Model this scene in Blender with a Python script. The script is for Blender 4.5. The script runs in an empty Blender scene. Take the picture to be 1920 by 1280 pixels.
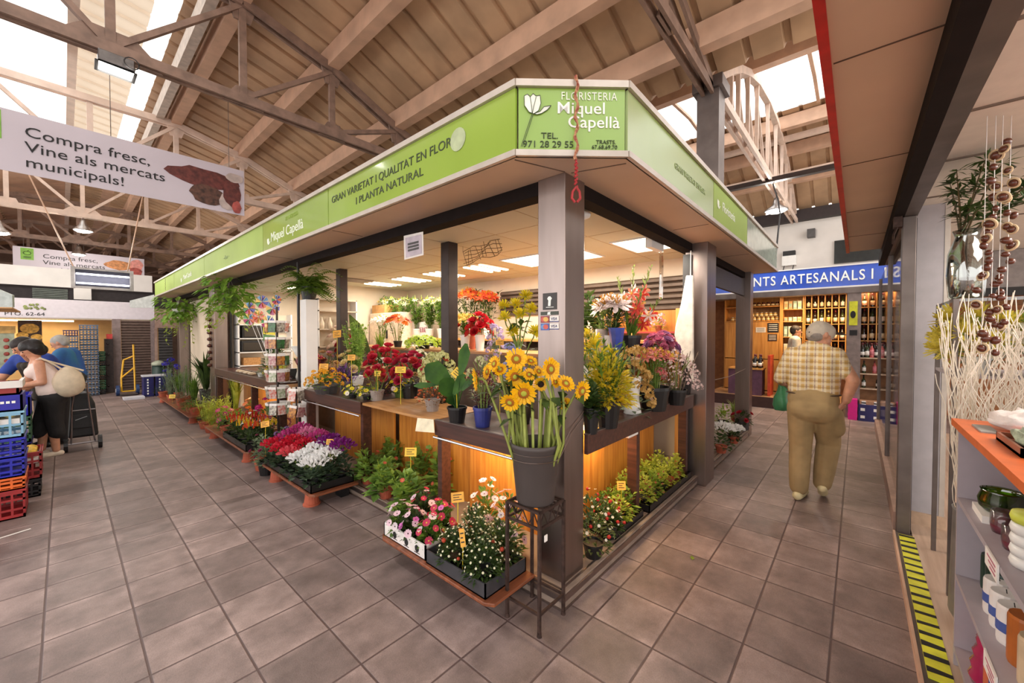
import bpy, math, random
from mathutils import Vector, Matrix, noise as mnoise
R = random.Random(7)
PI = math.pi
C = bpy.context.scene.collection
S = bpy.context.scene

# ---------------------------------------------------------------- camera, sky, exposure
F_PX, YAW, PITCH, EYE = 738.0, math.radians(41.25), math.radians(1.2), 1.6
cam_d = bpy.data.cameras.new('camera')
cam_d.sensor_width = 36.0
cam_d.lens = 36.0 * F_PX / 1920.0
cam_d.clip_start = 0.02
cam = bpy.data.objects.new('camera', cam_d)
C.objects.link(cam)
cam.location = (0, 0, EYE)
cam.rotation_euler = (PI / 2 - PITCH, 0, YAW - PI / 2)
S.camera = cam
S.view_settings.view_transform = 'Standard'
S.view_settings.look = 'None'
S.view_settings.exposure = 0.1
S.view_settings.gamma = 1.0
S.view_settings.use_curve_mapping = False

W = bpy.data.worlds.new('sky')
S.world = W
W.use_nodes = True
bgn = W.node_tree.nodes['Background']
bgn.inputs[0].default_value = (1.0, 0.965, 0.93, 1)
bgn.inputs[1].default_value = 2.55

_fw = (math.cos(YAW) * math.cos(PITCH), math.sin(YAW) * math.cos(PITCH), -math.sin(PITCH))
_rt = (math.sin(YAW), -math.cos(YAW), 0.0)
_up = (math.cos(YAW) * math.sin(PITCH), math.sin(YAW) * math.sin(PITCH), math.cos(PITCH))


def at(x, y, ax, v):
    """where the sight line through photo point (x, y) meets the real plane ax = v"""
    a = (x - 960) / F_PX
    b = (640 - y) / F_PX
    d = [_fw[i] + a * _rt[i] + b * _up[i] for i in range(3)]
    k = 'XYZ'.index(ax)
    t = (v - (0, 0, EYE)[k]) / d[k]
    return Vector((t * d[0], t * d[1], EYE + t * d[2]))


def mpp(p):
    """metres per photo pixel at point p"""
    return (p[0] * _fw[0] + p[1] * _fw[1] + (p[2] - EYE) * _fw[2]) / F_PX


# ---------------------------------------------------------------- object helpers
def tag(o, label=None, cat=None, group=None, kind=None):
    if label: o['label'] = label
    if cat: o['category'] = cat
    if group: o['group'] = group
    if kind: o['kind'] = kind
    return o


def thing(name, label, cat, loc=(0, 0, 0), group=None, rz=0.0):
    o = bpy.data.objects.new(name, None)
    o.empty_display_size = 0.05
    C.objects.link(o)
    o.location = loc
    o.rotation_euler = (0, 0, rz)
    return tag(o, label, cat, group)


def dup(o, parent=None):
    c = o.copy()
    C.objects.link(c)
    c.parent = parent
    for ch in list(o.children):
        dup(ch, c)
    return c


def frame_of(d):
    d = Vector(d).normalized()
    a = Vector((0, 0, 1)) if abs(d.z) < 0.9 else Vector((1, 0, 0))
    u = d.cross(a).normalized()
    return d, u, d.cross(u).normalized()


class MB:
    """collects geometry, then links it as one mesh object"""

    def __init__(s):
        s.v = []; s.f = []; s.m = []; s.cur = 0

    def add(s, vs, fs):
        n = len(s.v)
        s.v += [tuple(p) for p in vs]
        s.f += [tuple(i + n for i in f) for f in fs]
        s.m += [s.cur] * len(fs)
        return s

    def box(s, x0, x1, y0, y1, z0, z1):
        if x0 > x1: x0, x1 = x1, x0
        if y0 > y1: y0, y1 = y1, y0
        if z0 > z1: z0, z1 = z1, z0
        return s.add([(x0, y0, z0), (x1, y0, z0), (x1, y1, z0), (x0, y1, z0), (x0, y0, z1), (x1, y0, z1), (x1, y1, z1), (x0, y1, z1)],
                     [(3, 2, 1, 0), (4, 5, 6, 7), (0, 1, 5, 4), (1, 2, 6, 5), (2, 3, 7, 6), (3, 0, 4, 7)])

    def bar(s, a, b, w, h, up=(0, 0, 1)):
        a = Vector(a); b = Vector(b); d = (b - a).normalized(); up = Vector(up)
        if abs(d.dot(up)) > 0.95: up = Vector((1, 0, 0))
        u = d.cross(up).normalized() * w / 2
        v = u.cross(d).normalized() * h / 2
        return s.add([a - u - v, a + u - v, a + u + v, a - u + v, b - u - v, b + u - v, b + u + v, b - u + v],
                     [(0, 1, 2, 3), (7, 6, 5, 4), (4, 5, 1, 0), (5, 6, 2, 1), (6, 7, 3, 2), (7, 4, 0, 3)])

    def quad(s, a, b, c, d):
        return s.add([a, b, c, d], [(0, 1, 2, 3)])

    def prism(s, poly, off):
        """polygon (3D points) swept by vector off"""
        n = len(poly); off = Vector(off)
        vs = [Vector(p) for p in poly] + [Vector(p) + off for p in poly]
        return s.add(vs, [tuple(range(n))[::-1], tuple(range(n, 2 * n))] + [(i, (i + 1) % n, n + (i + 1) % n, n + i) for i in range(n)])

    def tube(s, pts, r, n=6, cap=True):
        pts = [Vector(p) for p in pts]
        rs = r if isinstance(r, (list, tuple)) else [r] * len(pts)
        vs = []; fs = []
        u = None
        for i, p in enumerate(pts):
            d = (pts[min(i + 1, len(pts) - 1)] - pts[max(i - 1, 0)])
            if d.length < 1e-9: d = Vector((0, 0, 1))
            d.normalize()
            if u is None:
                _, u, w = frame_of(d)
            else:
                u = (u - d * u.dot(d))
                if u.length < 1e-6: _, u, w = frame_of(d)
                u.normalize(); w = d.cross(u)
            for k in range(n):
                t = 2 * PI * k / n
                vs.append(p + (u * math.cos(t) + w * math.sin(t)) * rs[i])
        for i in range(len(pts) - 1):
            for k in range(n):
                fs.append((i * n + k, i * n + (k + 1) % n, (i + 1) * n + (k + 1) % n, (i + 1) * n + k))
        if cap:
            fs.append(tuple(range(n))[::-1])
            fs.append(tuple((len(pts) - 1) * n + k for k in range(n)))
        return s.add(vs, fs)

    def lathe(s, prof, c=(0, 0, 0), n=16, sy=1.0):
        vs = []; fs = []
        for r, z in prof:
            for k in range(n):
                t = 2 * PI * k / n
                vs.append((c[0] + r * math.cos(t), c[1] + r * sy * math.sin(t), c[2] + z))
        for i in range(len(prof) - 1):
            for k in range(n):
                fs.append((i * n + k, i * n + (k + 1) % n, (i + 1) * n + (k + 1) % n, (i + 1) * n + k))
        if prof[0][0] > 1e-4: fs.append(tuple(range(n))[::-1])
        if prof[-1][0] > 1e-4: fs.append(tuple((len(prof) - 1) * n + k for k in range(n)))
        return s.add(vs, fs)

    def ball(s, c, r, nu=8, nv=6, sq=(1, 1, 1)):
        prof = [(math.sin(PI * i / nv), -math.cos(PI * i / nv)) for i in range(nv + 1)]
        vs = []; fs = []
        for a, z in prof:
            for k in range(nu):
                t = 2 * PI * k / nu
                vs.append((c[0] + r * a * math.cos(t) * sq[0], c[1] + r * a * math.sin(t) * sq[1], c[2] + r * z * sq[2]))
        for i in range(nv):
            for k in range(nu):
                fs.append((i * nu + k, i * nu + (k + 1) % nu, (i + 1) * nu + (k + 1) % nu, (i + 1) * nu + k))
        return s.add(vs, fs)

    def leaf(s, p, d, L, Wd, fold=0.25, droop=0.2, side=None):
        p = Vector(p); d = Vector(d).normalized()
        if side is None:
            side = d.cross(Vector((R.uniform(-.3, .3), R.uniform(-.3, .3), 1)))
            if side.length < 1e-3: side = Vector((1, 0, 0))
        side = Vector(side).normalized()
        n = side.cross(d).normalized()
        m = p + d * L * .5 - n * Wd * fold
        tip = p + d * L - Vector((0, 0, 1)) * L * droop
        l = p + d * L * .45 - side * Wd * .5; r = p + d * L * .45 + side * Wd * .5
        return s.add([p, l, m, r, tip], [(0, 1, 2), (0, 2, 3), (1, 4, 2), (2, 4, 3)])

    def petal(s, p, d, n, L, Wd, cup=.2, tipw=.6):
        """rounded petal from p along d, its face towards n"""
        p = Vector(p); d = Vector(d).normalized(); n = Vector(n)
        n = (n - d * n.dot(d)).normalized(); u = d.cross(n)
        vs = []
        for t, w in ((0, .25), (.4, .85), (.75, 1.0), (1.0, tipw)):
            c = p + d * L * t + n * cup * L * t * t
            vs += [c - u * Wd * w / 2 + n * cup * Wd * .3 * w, c, c + u * Wd * w / 2 + n * cup * Wd * .3 * w]
        fs = []
        for i in range(3):
            for k in range(2):
                a = i * 3 + k
                fs.append((a, a + 1, a + 4, a + 3))
        return s.add(vs, fs)

    def mesh(s, name, mats, smooth=False):
        me = bpy.data.meshes.new(name)
        me.from_pydata(s.v, [], s.f)
        for m in (mats if isinstance(mats, (list, tuple)) else [mats]): me.materials.append(m)
        if any(s.m): me.polygons.foreach_set('material_index', s.m)
        if smooth: me.polygons.foreach_set('use_smooth', [True] * len(s.f))
        me.update()
        return me

    def build(s, name, mats, parent=None, smooth=False, bevel=0.0, local=False, loc=None):
        """world-space geometry unless local; a parentless mesh gets its origin at the middle of its base"""
        if not local:
            if parent is not None:
                q = parent; off = Vector((0, 0, 0))
                while q is not None:
                    off += Vector(q.location); q = q.parent
            else:
                lo = [min(p[i] for p in s.v) for i in range(3)]; hi = [max(p[i] for p in s.v) for i in range(3)]
                off = Vector(((lo[0] + hi[0]) / 2, (lo[1] + hi[1]) / 2, lo[2]))
            s.v = [(p[0] - off.x, p[1] - off.y, p[2] - off.z) for p in s.v]
        o = bpy.data.objects.new(name, s.mesh(name, mats, smooth))
        C.objects.link(o)
        if parent is not None: o.parent = parent
        elif not local: o.location = off
        if loc is not None: o.location = loc
        if bevel:
            b = o.modifiers.new('bevel', 'BEVEL'); b.width = bevel; b.segments = 2; b.limit_method = 'ANGLE'
        return o


def inst(name, me, parent, loc, scale=1.0, rot=(0, 0, 0), mat=None):
    o = bpy.data.objects.new(name, me)
    C.objects.link(o)
    o.parent = parent
    o.location = loc
    o.scale = (scale,) * 3 if isinstance(scale, (int, float)) else scale
    if mat is not None: o.rotation_euler = mat.to_euler()
    else: o.rotation_euler = rot
    return o


def face_dir(d, roll=0.0):
    """rotation whose local z looks along d"""
    return Vector(d).to_track_quat('Z', 'Y').to_matrix() @ Matrix.Rotation(roll, 3, 'Z')


def text(body, name, mat, parent, origin, right, up, size, align='LEFT', space=1.0, width=1.0, shear=0.0, depth=0.0015, offset=0.0):
    cu = bpy.data.curves.new(name, 'FONT')
    cu.body = body; cu.size = size; cu.align_x = align; cu.extrude = depth; cu.space_character = space; cu.shear = shear; cu.offset = offset
    cu.resolution_u = 3
    cu.materials.append(mat)
    tmp = bpy.data.objects.new(name, cu)
    me = bpy.data.meshes.new_from_object(tmp)
    bpy.data.objects.remove(tmp); bpy.data.curves.remove(cu)
    me.name = name
    if not me.materials: me.materials.append(mat)
    o = bpy.data.objects.new(name, me)
    C.objects.link(o)
    r = Vector(right).normalized(); u = Vector(up).normalized(); n = r.cross(u)
    m = Matrix((r * width, u, n)).transposed().to_4x4()
    m.translation = Vector(origin) - (Vector(parent.location) if parent else Vector((0, 0, 0)))
    if parent and parent.parent: m.translation -= Vector(parent.parent.location)
    o.parent = parent
    o.matrix_local = m
    return o


# ---------------------------------------------------------------- materials
MATS = {}


def lin(h):
    if isinstance(h, str):
        h = h.lstrip('#'); c = [int(h[i:i + 2], 16) / 255 for i in (0, 2, 4)]
    else:
        c = [x / 255 for x in h]
    return [x / 12.92 if x <= .04045 else ((x + .055) / 1.055) ** 2.4 for x in c]


def M(name, col, rough=.6, metal=0.0, var=.12, scale=12.0, bump=0.0, bscale=60.0, emit=0.0, alpha=1.0, trans=0.0, spec=.5, stretch=(1, 1, 1), col2=None, sub=0.0, coat=0.0):
    if name in MATS: return MATS[name]
    m = bpy.data.materials.new(name); m.use_nodes = True
    nt = m.node_tree; N = nt.nodes; L = nt.links
    b = N['Principled BSDF']
    c = lin(col)
    d = lin(col2) if col2 else [max(0, x * (1 - var * 1.6)) for x in c]
    e = c if col2 else [min(1, x * (1 + var)) for x in c]
    tc = N.new('ShaderNodeTexCoord'); mp = N.new('ShaderNodeMapping'); mp.inputs['Scale'].default_value = stretch
    L.new(tc.outputs['Object'], mp.inputs['Vector'])
    nz = N.new('ShaderNodeTexNoise'); nz.inputs['Scale'].default_value = scale; nz.inputs['Detail'].default_value = 3
    L.new(mp.outputs[0], nz.inputs['Vector'])
    rp = N.new('ShaderNodeValToRGB')
    rp.color_ramp.elements[0].position = .33; rp.color_ramp.elements[1].position = .67
    rp.color_ramp.elements[0].color = (*d, 1); rp.color_ramp.elements[1].color = (*e, 1)
    L.new(nz.outputs['Fac'], rp.inputs[0]); L.new(rp.outputs[0], b.inputs['Base Color'])
    b.inputs['Roughness'].default_value = rough; b.inputs['Metallic'].default_value = metal
    b.inputs['Specular IOR Level'].default_value = spec
    if coat: b.inputs['Coat Weight'].default_value = coat; b.inputs['Coat Roughness'].default_value = .08
    if emit:
        b.inputs['Emission Color'].default_value = (*c, 1); b.inputs['Emission Strength'].default_value = emit
    if trans: b.inputs['Transmission Weight'].default_value = trans
    if alpha < 1: b.inputs['Alpha'].default_value = alpha
    if sub: b.inputs['Subsurface Weight'].default_value = sub; b.inputs['Subsurface Radius'].default_value = (.01, .005, .003)
    if bump:
        n2 = N.new('ShaderNodeTexNoise'); n2.inputs['Scale'].default_value = bscale; n2.inputs['Detail'].default_value = 4
        L.new(mp.outputs[0], n2.inputs['Vector'])
        bp = N.new('ShaderNodeBump'); bp.inputs['Strength'].default_value = bump; bp.inputs['Distance'].default_value = .01
        L.new(n2.outputs['Fac'], bp.inputs['Height']); L.new(bp.outputs[0], b.inputs['Normal'])
    MATS[name] = m
    return m


def leaf_mat(name, col, col2=None, var=.3):
    """thin leaf: some light comes through"""
    if name in MATS: return MATS[name]
    m = M(name, col, .5, var=var, scale=9, col2=col2)
    nt = m.node_tree; N = nt.nodes; L = nt.links
    b = N['Principled BSDF']; out = N['Material Output']
    tr = N.new('ShaderNodeBsdfTranslucent'); mx = N.new('ShaderNodeMixShader'); mx.inputs[0].default_value = .3
    ramp = [n for n in N if n.type == 'VALTORGB'][0]
    L.new(ramp.outputs[0], tr.inputs[0])
    L.new(b.outputs[0], mx.inputs[1]); L.new(tr.outputs[0], mx.inputs[2]); L.new(mx.outputs[0], out.inputs[0])
    return m


def glass_mat(name, col=(255, 255, 255), tint=.12, rough=.03):
    if name in MATS: return MATS[name]
    m = bpy.data.materials.new(name); m.use_nodes = True
    nt = m.node_tree; N = nt.nodes; L = nt.links
    N.remove(N['Principled BSDF'])
    t = N.new('ShaderNodeBsdfTransparent'); t.inputs[0].default_value = (*lin(col), 1)
    g = N.new('ShaderNodeBsdfGlossy'); g.inputs['Roughness'].default_value = rough
    lw = N.new('ShaderNodeLayerWeight'); lw.inputs[0].default_value = .3
    ml = N.new('ShaderNodeMath'); ml.operation = 'MULTIPLY_ADD'; ml.inputs[1].default_value = .6; ml.inputs[2].default_value = tint * .5
    L.new(lw.outputs['Fresnel'], ml.inputs[0])
    mx = N.new('ShaderNodeMixShader')
    L.new(ml.outputs[0], mx.inputs[0]); L.new(t.outputs[0], mx.inputs[1]); L.new(g.outputs[0], mx.inputs[2])
    L.new(mx.outputs[0], N['Material Output'].inputs[0])
    MATS[name] = m
    return m


def floor_mat():
    m = bpy.data.materials.new('floor_tiles'); m.use_nodes = True
    nt = m.node_tree; N = nt.nodes; L = nt.links
    b = N['Principled BSDF']

    def math_(op, a, bb=None, c=None):
        n = N.new('ShaderNodeMath'); n.operation = op
        for i, x in enumerate((a, bb, c)):
            if x is None: continue
            if isinstance(x, (int, float)): n.inputs[i].default_value = x
            else: L.new(x, n.inputs[i])
        return n.outputs[0]
    tc = N.new('ShaderNodeTexCoord'); sp = N.new('ShaderNodeSeparateXYZ')
    L.new(tc.outputs['Object'], sp.inputs[0])
    P = .3405
    gx = math_('DIVIDE', math_('ADD', sp.outputs[0], .095), P)
    gy = math_('DIVIDE', math_('ADD', sp.outputs[1], -3.145), P)
    ix = math_('FLOOR', gx); iy = math_('FLOOR', gy)
    fx = math_('SUBTRACT', gx, ix); fy = math_('SUBTRACT', gy, iy)
    cv = N.new('ShaderNodeCombineXYZ'); L.new(ix, cv.inputs[0]); L.new(iy, cv.inputs[1])
    wn = N.new('ShaderNodeTexWhiteNoise'); wn.noise_dimensions = '3D'; L.new(cv.outputs[0], wn.inputs['Vector'])
    dx = math_('MINIMUM', fx, math_('SUBTRACT', 1.0, fx)); dy = math_('MINIMUM', fy, math_('SUBTRACT', 1.0, fy))
    edge = math_('MINIMUM', dx, dy)
    gr = N.new('ShaderNodeMapRange'); gr.inputs[1].default_value = .008; gr.inputs[2].default_value = .02
    L.new(edge, gr.inputs[0])
    # stone colour
    nz = N.new('ShaderNodeTexNoise'); nz.inputs['Scale'].default_value = 5; nz.inputs['Detail'].default_value = 6; nz.inputs['Roughness'].default_value = .65
    L.new(tc.outputs['Object'], nz.inputs['Vector'])
    r1 = N.new('ShaderNodeValToRGB'); r1.color_ramp.elements[0].position = .3; r1.color_ramp.elements[1].position = .72
    r1.color_ramp.elements[0].color = (*lin((112, 96, 92)), 1); r1.color_ramp.elements[1].color = (*lin((158, 138, 133)), 1)
    L.new(nz.outputs['Fac'], r1.inputs[0])
    # fine grain
    n2 = N.new('ShaderNodeTexNoise'); n2.inputs['Scale'].default_value = 160; n2.inputs['Detail'].default_value = 2
    L.new(tc.outputs['Object'], n2.inputs['Vector'])
    tint = math_('ADD', .66, math_('MULTIPLY', wn.outputs['Value'], .42))
    grain = math_('ADD', .75, math_('MULTIPLY', n2.outputs['Fac'], .5))
    k = math_('MULTIPLY', tint, grain)
    # worn pale arris on tile edges
    rim = N.new('ShaderNodeMapRange'); rim.inputs[1].default_value = .02; rim.inputs[2].default_value = .13; rim.inputs[3].default_value = .32; rim.inputs[4].default_value = 0
    L.new(edge, rim.inputs[0])
    k2 = math_('MULTIPLY', k, math_('ADD', 1.0, math_('MULTIPLY', rim.outputs[0], math_('SUBTRACT', math_('MULTIPLY', nz.outputs['Fac'], 3.2), .9))))
    sc = N.new('ShaderNodeVectorMath'); sc.operation = 'SCALE'; L.new(r1.outputs[0], sc.inputs[0]); L.new(k2, sc.inputs['Scale'])
    mx = N.new('ShaderNodeMix'); mx.data_type = 'RGBA'
    L.new(gr.outputs[0], mx.inputs[0]); mx.inputs[6].default_value = (*lin((86, 68, 66)), 1); L.new(sc.outputs[0], mx.inputs[7])
    L.new(mx.outputs[2], b.inputs['Base Color'])
    rr = N.new('ShaderNodeMapRange'); rr.inputs[3].default_value = .38; rr.inputs[4].default_value = .62; L.new(nz.outputs['Fac'], rr.inputs[0])
    L.new(rr.outputs[0], b.inputs['Roughness'])
    # slightly rocked tiles
    wx = math_('MULTIPLY', math_('SUBTRACT', wn.outputs['Value'], .5), .3)
    sc2 = N.new('ShaderNodeSeparateColor'); L.new(wn.outputs['Color'], sc2.inputs[0])
    wy = math_('MULTIPLY', math_('SUBTRACT', sc2.outputs[1], .5), .3)
    h = math_('ADD', math_('MULTIPLY', fx, wx), math_('MULTIPLY', fy, wy))
    h = math_('ADD', h, math_('MULTIPLY', n2.outputs['Fac'], .08))
    h = math_('MULTIPLY', h, gr.outputs[0])
    h = math_('ADD', h, math_('MULTIPLY', gr.outputs[0], .25))
    bp = N.new('ShaderNodeBump'); bp.inputs['Strength'].default_value = .55; bp.inputs['Distance'].default_value = .02
    L.new(h, bp.inputs['Height']); L.new(bp.outputs[0], b.inputs['Normal'])
    return m


def wood_mat(name, c1, c2, rough=.45, axis='Z', coat=0.15):
    st = {'X': (1, 14, 14), 'Y': (14, 1, 14), 'Z': (14, 14, 1)}[axis]
    return M(name, c1, rough, col2=c2, scale=2.4, stretch=st, bump=.05, bscale=8, coat=coat)


def light(name, kind, parent, loc, energy, col=(1, 1, 1), size=.3, size_y=None, rot=(0, 0, 0)):
    ld = bpy.data.lights.new(name, kind); ld.energy = energy; ld.color = col
    if kind == 'AREA':
        ld.size = size
        if size_y: ld.shape = 'RECTANGLE'; ld.size_y = size_y
    elif kind == 'POINT': ld.shadow_soft_size = size
    o = bpy.data.objects.new(name, ld); C.objects.link(o); o.parent = parent; o.location = loc; o.rotation_euler = rot
    return o


# shared materials
STEEL = M('brushed_steel', (152, 138, 133), .34, 1.0, var=.06, scale=3, stretch=(4, 4, .6))
STEEL2 = M('dull_steel', (122, 112, 108), .45, .9, var=.12, scale=5)
CHROME = M('chrome', (205, 205, 210), .18, 1.0, var=.04)
IRON = M('rusty_iron', (74, 56, 50), .6, .55, var=.25, scale=30, bump=.2)
BLACK = M('black_paint', (24, 20, 20), .5, var=.2)
DARKM = M('dark_bronze_metal', (58, 46, 42), .42, .5, var=.15, scale=8)
WHITE = M('white_paint', (226, 222, 218), .5, var=.04, scale=3)
CREAM = M('cream_paint', (216, 200, 178), .6, var=.04, scale=3)
CEIL = M('stall_ceiling_board', (204, 202, 184), .6, var=.03, scale=2)
SOFFIT = M('soffit_board', (204, 176, 152), .5, var=.05, scale=1.5)
ROOFC = M('painted_roof_sheet', (184, 150, 118), .65, var=.12, scale=2.5, bump=.03, bscale=20)
BEAM = M('roof_beam_paint', (206, 168, 142), .55, var=.1, scale=4)
TRUSS = M('truss_paint', (136, 110, 96), .55, .1, var=.16, scale=9)
TRUSSW = M('pale_truss_paint', (226, 202, 186), .5, var=.08, scale=6)
GREEN = M('green_sign_sheet', (150, 178, 74), .2, var=.06, scale=1.2, coat=.5)
GREENP = M('pale_green_sign_sheet', (160, 184, 92), .6, var=.06, scale=1.2, spec=.2)
ALU = M('white_aluminium_trim', (196, 186, 176), .4, .3, var=.05)
ORANGEW = wood_mat('honey_wood_panel', (206, 136, 54), (176, 104, 34), .4, 'Z')
WALNUT = wood_mat('dark_walnut_board', (84, 50, 40), (58, 34, 28), .4, 'Y')
TOPWOOD = wood_mat('oak_top', (196, 146, 92), (166, 116, 68), .4, 'Y')
PLANK = wood_mat('reddish_plank', (142, 78, 46), (104, 56, 34), .5, 'X')
BLACKPL = M('black_plastic', (22, 21, 23), .4, var=.2)
GREYPL = M('grey_plastic', (70, 66, 66), .45, var=.12)
WHITEPL = M('white_plastic', (232, 230, 226), .35, var=.03)
TERRA = M('terracotta', (168, 82, 56), .75, var=.15, bump=.05)
SOIL = M('potting_soil', (44, 32, 24), .95, var=.4, scale=60, bump=.5)
PAPER = M('white_paper', (236, 230, 224), .7, var=.02)
INK = M('black_ink', (28, 26, 28), .6, var=.05)
WHITEINK = M('white_lettering', (244, 244, 238), .5, var=.02)
YCARD = M('yellow_card', (240, 200, 70), .6, var=.05)
YSTICK = M('yellow_plastic_stick', (232, 206, 60), .4, var=.05)
GLASS = glass_mat('clear_glass')
SKIN = M('skin', (206, 148, 118), .5, var=.08, scale=20, sub=.08)
# ================================================================ the setting
def struct(name, mb, m, bevel=0.0, smooth=False):
    return tag(mb.build(name, m, bevel=bevel, smooth=smooth), kind='structure')


fl = bpy.data.objects.new('floor', MB().box(-9, 14, -8, 30, -.05, 0).mesh('floor', floor_mat()))
C.objects.link(fl); tag(fl, kind='structure')

# ---- roof of the hall: ribbed sheets on two bays, with roof-light strips
BAY1 = [(-4.0, 4.42), (-2.67, 4.88), (-1.65, 5.3), (-1.2, 5.42), (.15, 5.72), (.8, 5.64), (1.02, 5.6), (1.37, 5.52), (2.36, 5.28), (3.33, 4.88), (4.72, 4.4)]
BAY2 = [(4.72, 4.4), (5.2, 4.82), (5.8, 5.25), (6.7, 5.66), (7.2, 5.82), (8.4, 5.95), (9.3, 5.92), (10.7, 5.66), (11.6, 5.25), (12.5, 4.75)]
Y0R, Y1R = -1.4, 27.0


def ribbed(pts, y0, y1, pitch=.33):
    """sheet with a narrow raised rib every pitch"""
    mb = MB()
    ys = []
    y = y0
    while y < y1:
        for dy, dz in ((0, 0), (pitch - .075, 0), (pitch - .06, .05), (pitch - .015, .05)):
            ys.append((y + dy, dz))
        y += pitch
    ys.append((y, 0))
    for (xa, za), (xb, zb) in zip(pts[:-1], pts[1:]):
        n = len(ys)
        vs = [(xa, yy, za + dz) for yy, dz in ys] + [(xb, yy, zb + dz) for yy, dz in ys]
        mb.add(vs, [(i, i + 1, n + i + 1, n + i) for i in range(n - 1)])
    return mb


ceil_mb = MB()
for pts in (BAY1[0:4], BAY1[6:], BAY2[0:4], BAY2[6:]):
    r = ribbed(pts, Y0R, Y1R)
    ceil_mb.add(r.v, r.f)
struct('ceiling', ceil_mb, ROOFC)
PANE = bpy.data.materials.new('roof_light_pane'); PANE.use_nodes = True
_n = PANE.node_tree.nodes; _l = PANE.node_tree.links; _n.remove(_n['Principled BSDF'])
_t = _n.new('ShaderNodeBsdfTransparent'); _t.inputs[0].default_value = (.97, .97, .97, 1)
_tr = _n.new('ShaderNodeBsdfTranslucent'); _tr.inputs[0].default_value = (.95, .95, .93, 1)
_m = _n.new('ShaderNodeMixShader'); _m.inputs[0].default_value = .25
_l.new(_t.outputs[0], _m.inputs[1]); _l.new(_tr.outputs[0], _m.inputs[2]); _l.new(_m.outputs[0], _n['Material Output'].inputs[0])
for i, pts in enumerate((BAY1[3:5], BAY1[5:7], BAY2[3:7])):
    mb = MB()
    for (xa, za), (xb, zb) in zip(pts[:-1], pts[1:]):
        mb.prism([(xa, Y0R, za), (xb, Y0R, zb), (xb, 14.5, zb), (xa, 14.5, za)], (0, 0, .012))
    struct('window_%d' % (i + 1), mb, PANE)
    mb = MB()
    for (xa, za), (xb, zb) in zip(pts[:-1], pts[1:]):
        mb.prism([(xa, 14.5, za), (xb, 14.5, zb), (xb, Y1R, zb), (xa, Y1R, za)], (0, 0, .012))
        if i == 2:
            for yy in [Y0R + 2.0 * q for q in range(9)]: mb.bar((xa, yy, za - .02), (xb, yy, zb - .02), .05, .05)
    struct('trim_%d' % (i + 1), mb, BEAM)

LUC = bpy.data.materials.new('translucent_roof_sheet'); LUC.use_nodes = True
_n = LUC.node_tree.nodes; _l = LUC.node_tree.links; _n.remove(_n['Principled BSDF'])
_t = _n.new('ShaderNodeBsdfDiffuse'); _t.inputs[0].default_value = (.6, .5, .4, 1)
_tr = _n.new('ShaderNodeBsdfTranslucent'); _tr.inputs[0].default_value = (.8, .68, .54, 1)
_m = _n.new('ShaderNodeMixShader'); _m.inputs[0].default_value = .35
_l.new(_t.outputs[0], _m.inputs[1]); _l.new(_tr.outputs[0], _m.inputs[2]); _l.new(_m.outputs[0], _n['Material Output'].inputs[0])
struct('window_4', ribbed(BAY1[4:6], Y0R, 14.5), LUC)
struct('ceiling_far', ribbed(BAY1[4:6], 14.5, Y1R), ROOFC)
struct('ridge_beam', MB().box(.1, .2, Y0R, Y1R, 5.6, 5.7), TRUSSW)
# purlins, edge beams and gutter
pn = 0
for bay, xs in ((BAY1, (-3.33, -2.36, -1.3, 1.37, 2.36, 3.33, 4.15)), (BAY2, (6.7, 9.5, 10.45, 11.35))):
    for x in xs:
        for (xa, za), (xb, zb) in zip(bay[:-1], bay[1:]):
            if xa <= x <= xb:
                z = za + (zb - za) * (x - xa) / (xb - xa)
        pn += 1
        o = struct('purlin_beam', MB().box(x - .07, x + .07, Y0R, Y1R, z - .25, z - .01), BEAM)
struct('cable_tray_beam', MB().box(8.3, 8.4, Y0R, 8, 4.28, 4.36), DARKM)
struct('conduit_beam', MB().tube([(5.55, Y0R, 4.98), (5.55, Y1R, 4.98)], .025, 6), TRUSSW)
struct('louvre_beam', MB().box(1.1, 1.2, Y0R, 14.5, 5.28, 5.5), M('grey_louvre', (196, 182, 170), .5))
for k, (x, z) in enumerate(((9.9, 5.55), (11.0, 5.18))):
    struct('trim_%d' % (11 + k), MB().box(x - .05, x + .05, Y0R, Y1R, z, z + .1), TRUSSW)

# walls of the hall
WALLW = M('whitewashed_wall', (222, 216, 210), .8, var=.05, scale=2)
WALLB = M('brown_hall_wall', (104, 80, 66), .85, var=.12, scale=2)
struct('wall_back', MB().box(-9, 14, 27.0, 27.2, 0, 6.2), WALLB)
struct('wall_right', MB().box(12.5, 12.7, -8, 27, 0, 4.75), WALLW)
struct('eave_beam', MB().box(12.3, 12.5, Y0R, 27, 4.45, 4.72), M('dark_eave', (52, 42, 42), .6, .2))
mb = MB().box(12.44, 12.5, -2.2, .45, 3.3, 3.85)
tag(mb.build('window_9', M('dark_window', (38, 42, 42), .2)), kind='structure')


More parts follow.
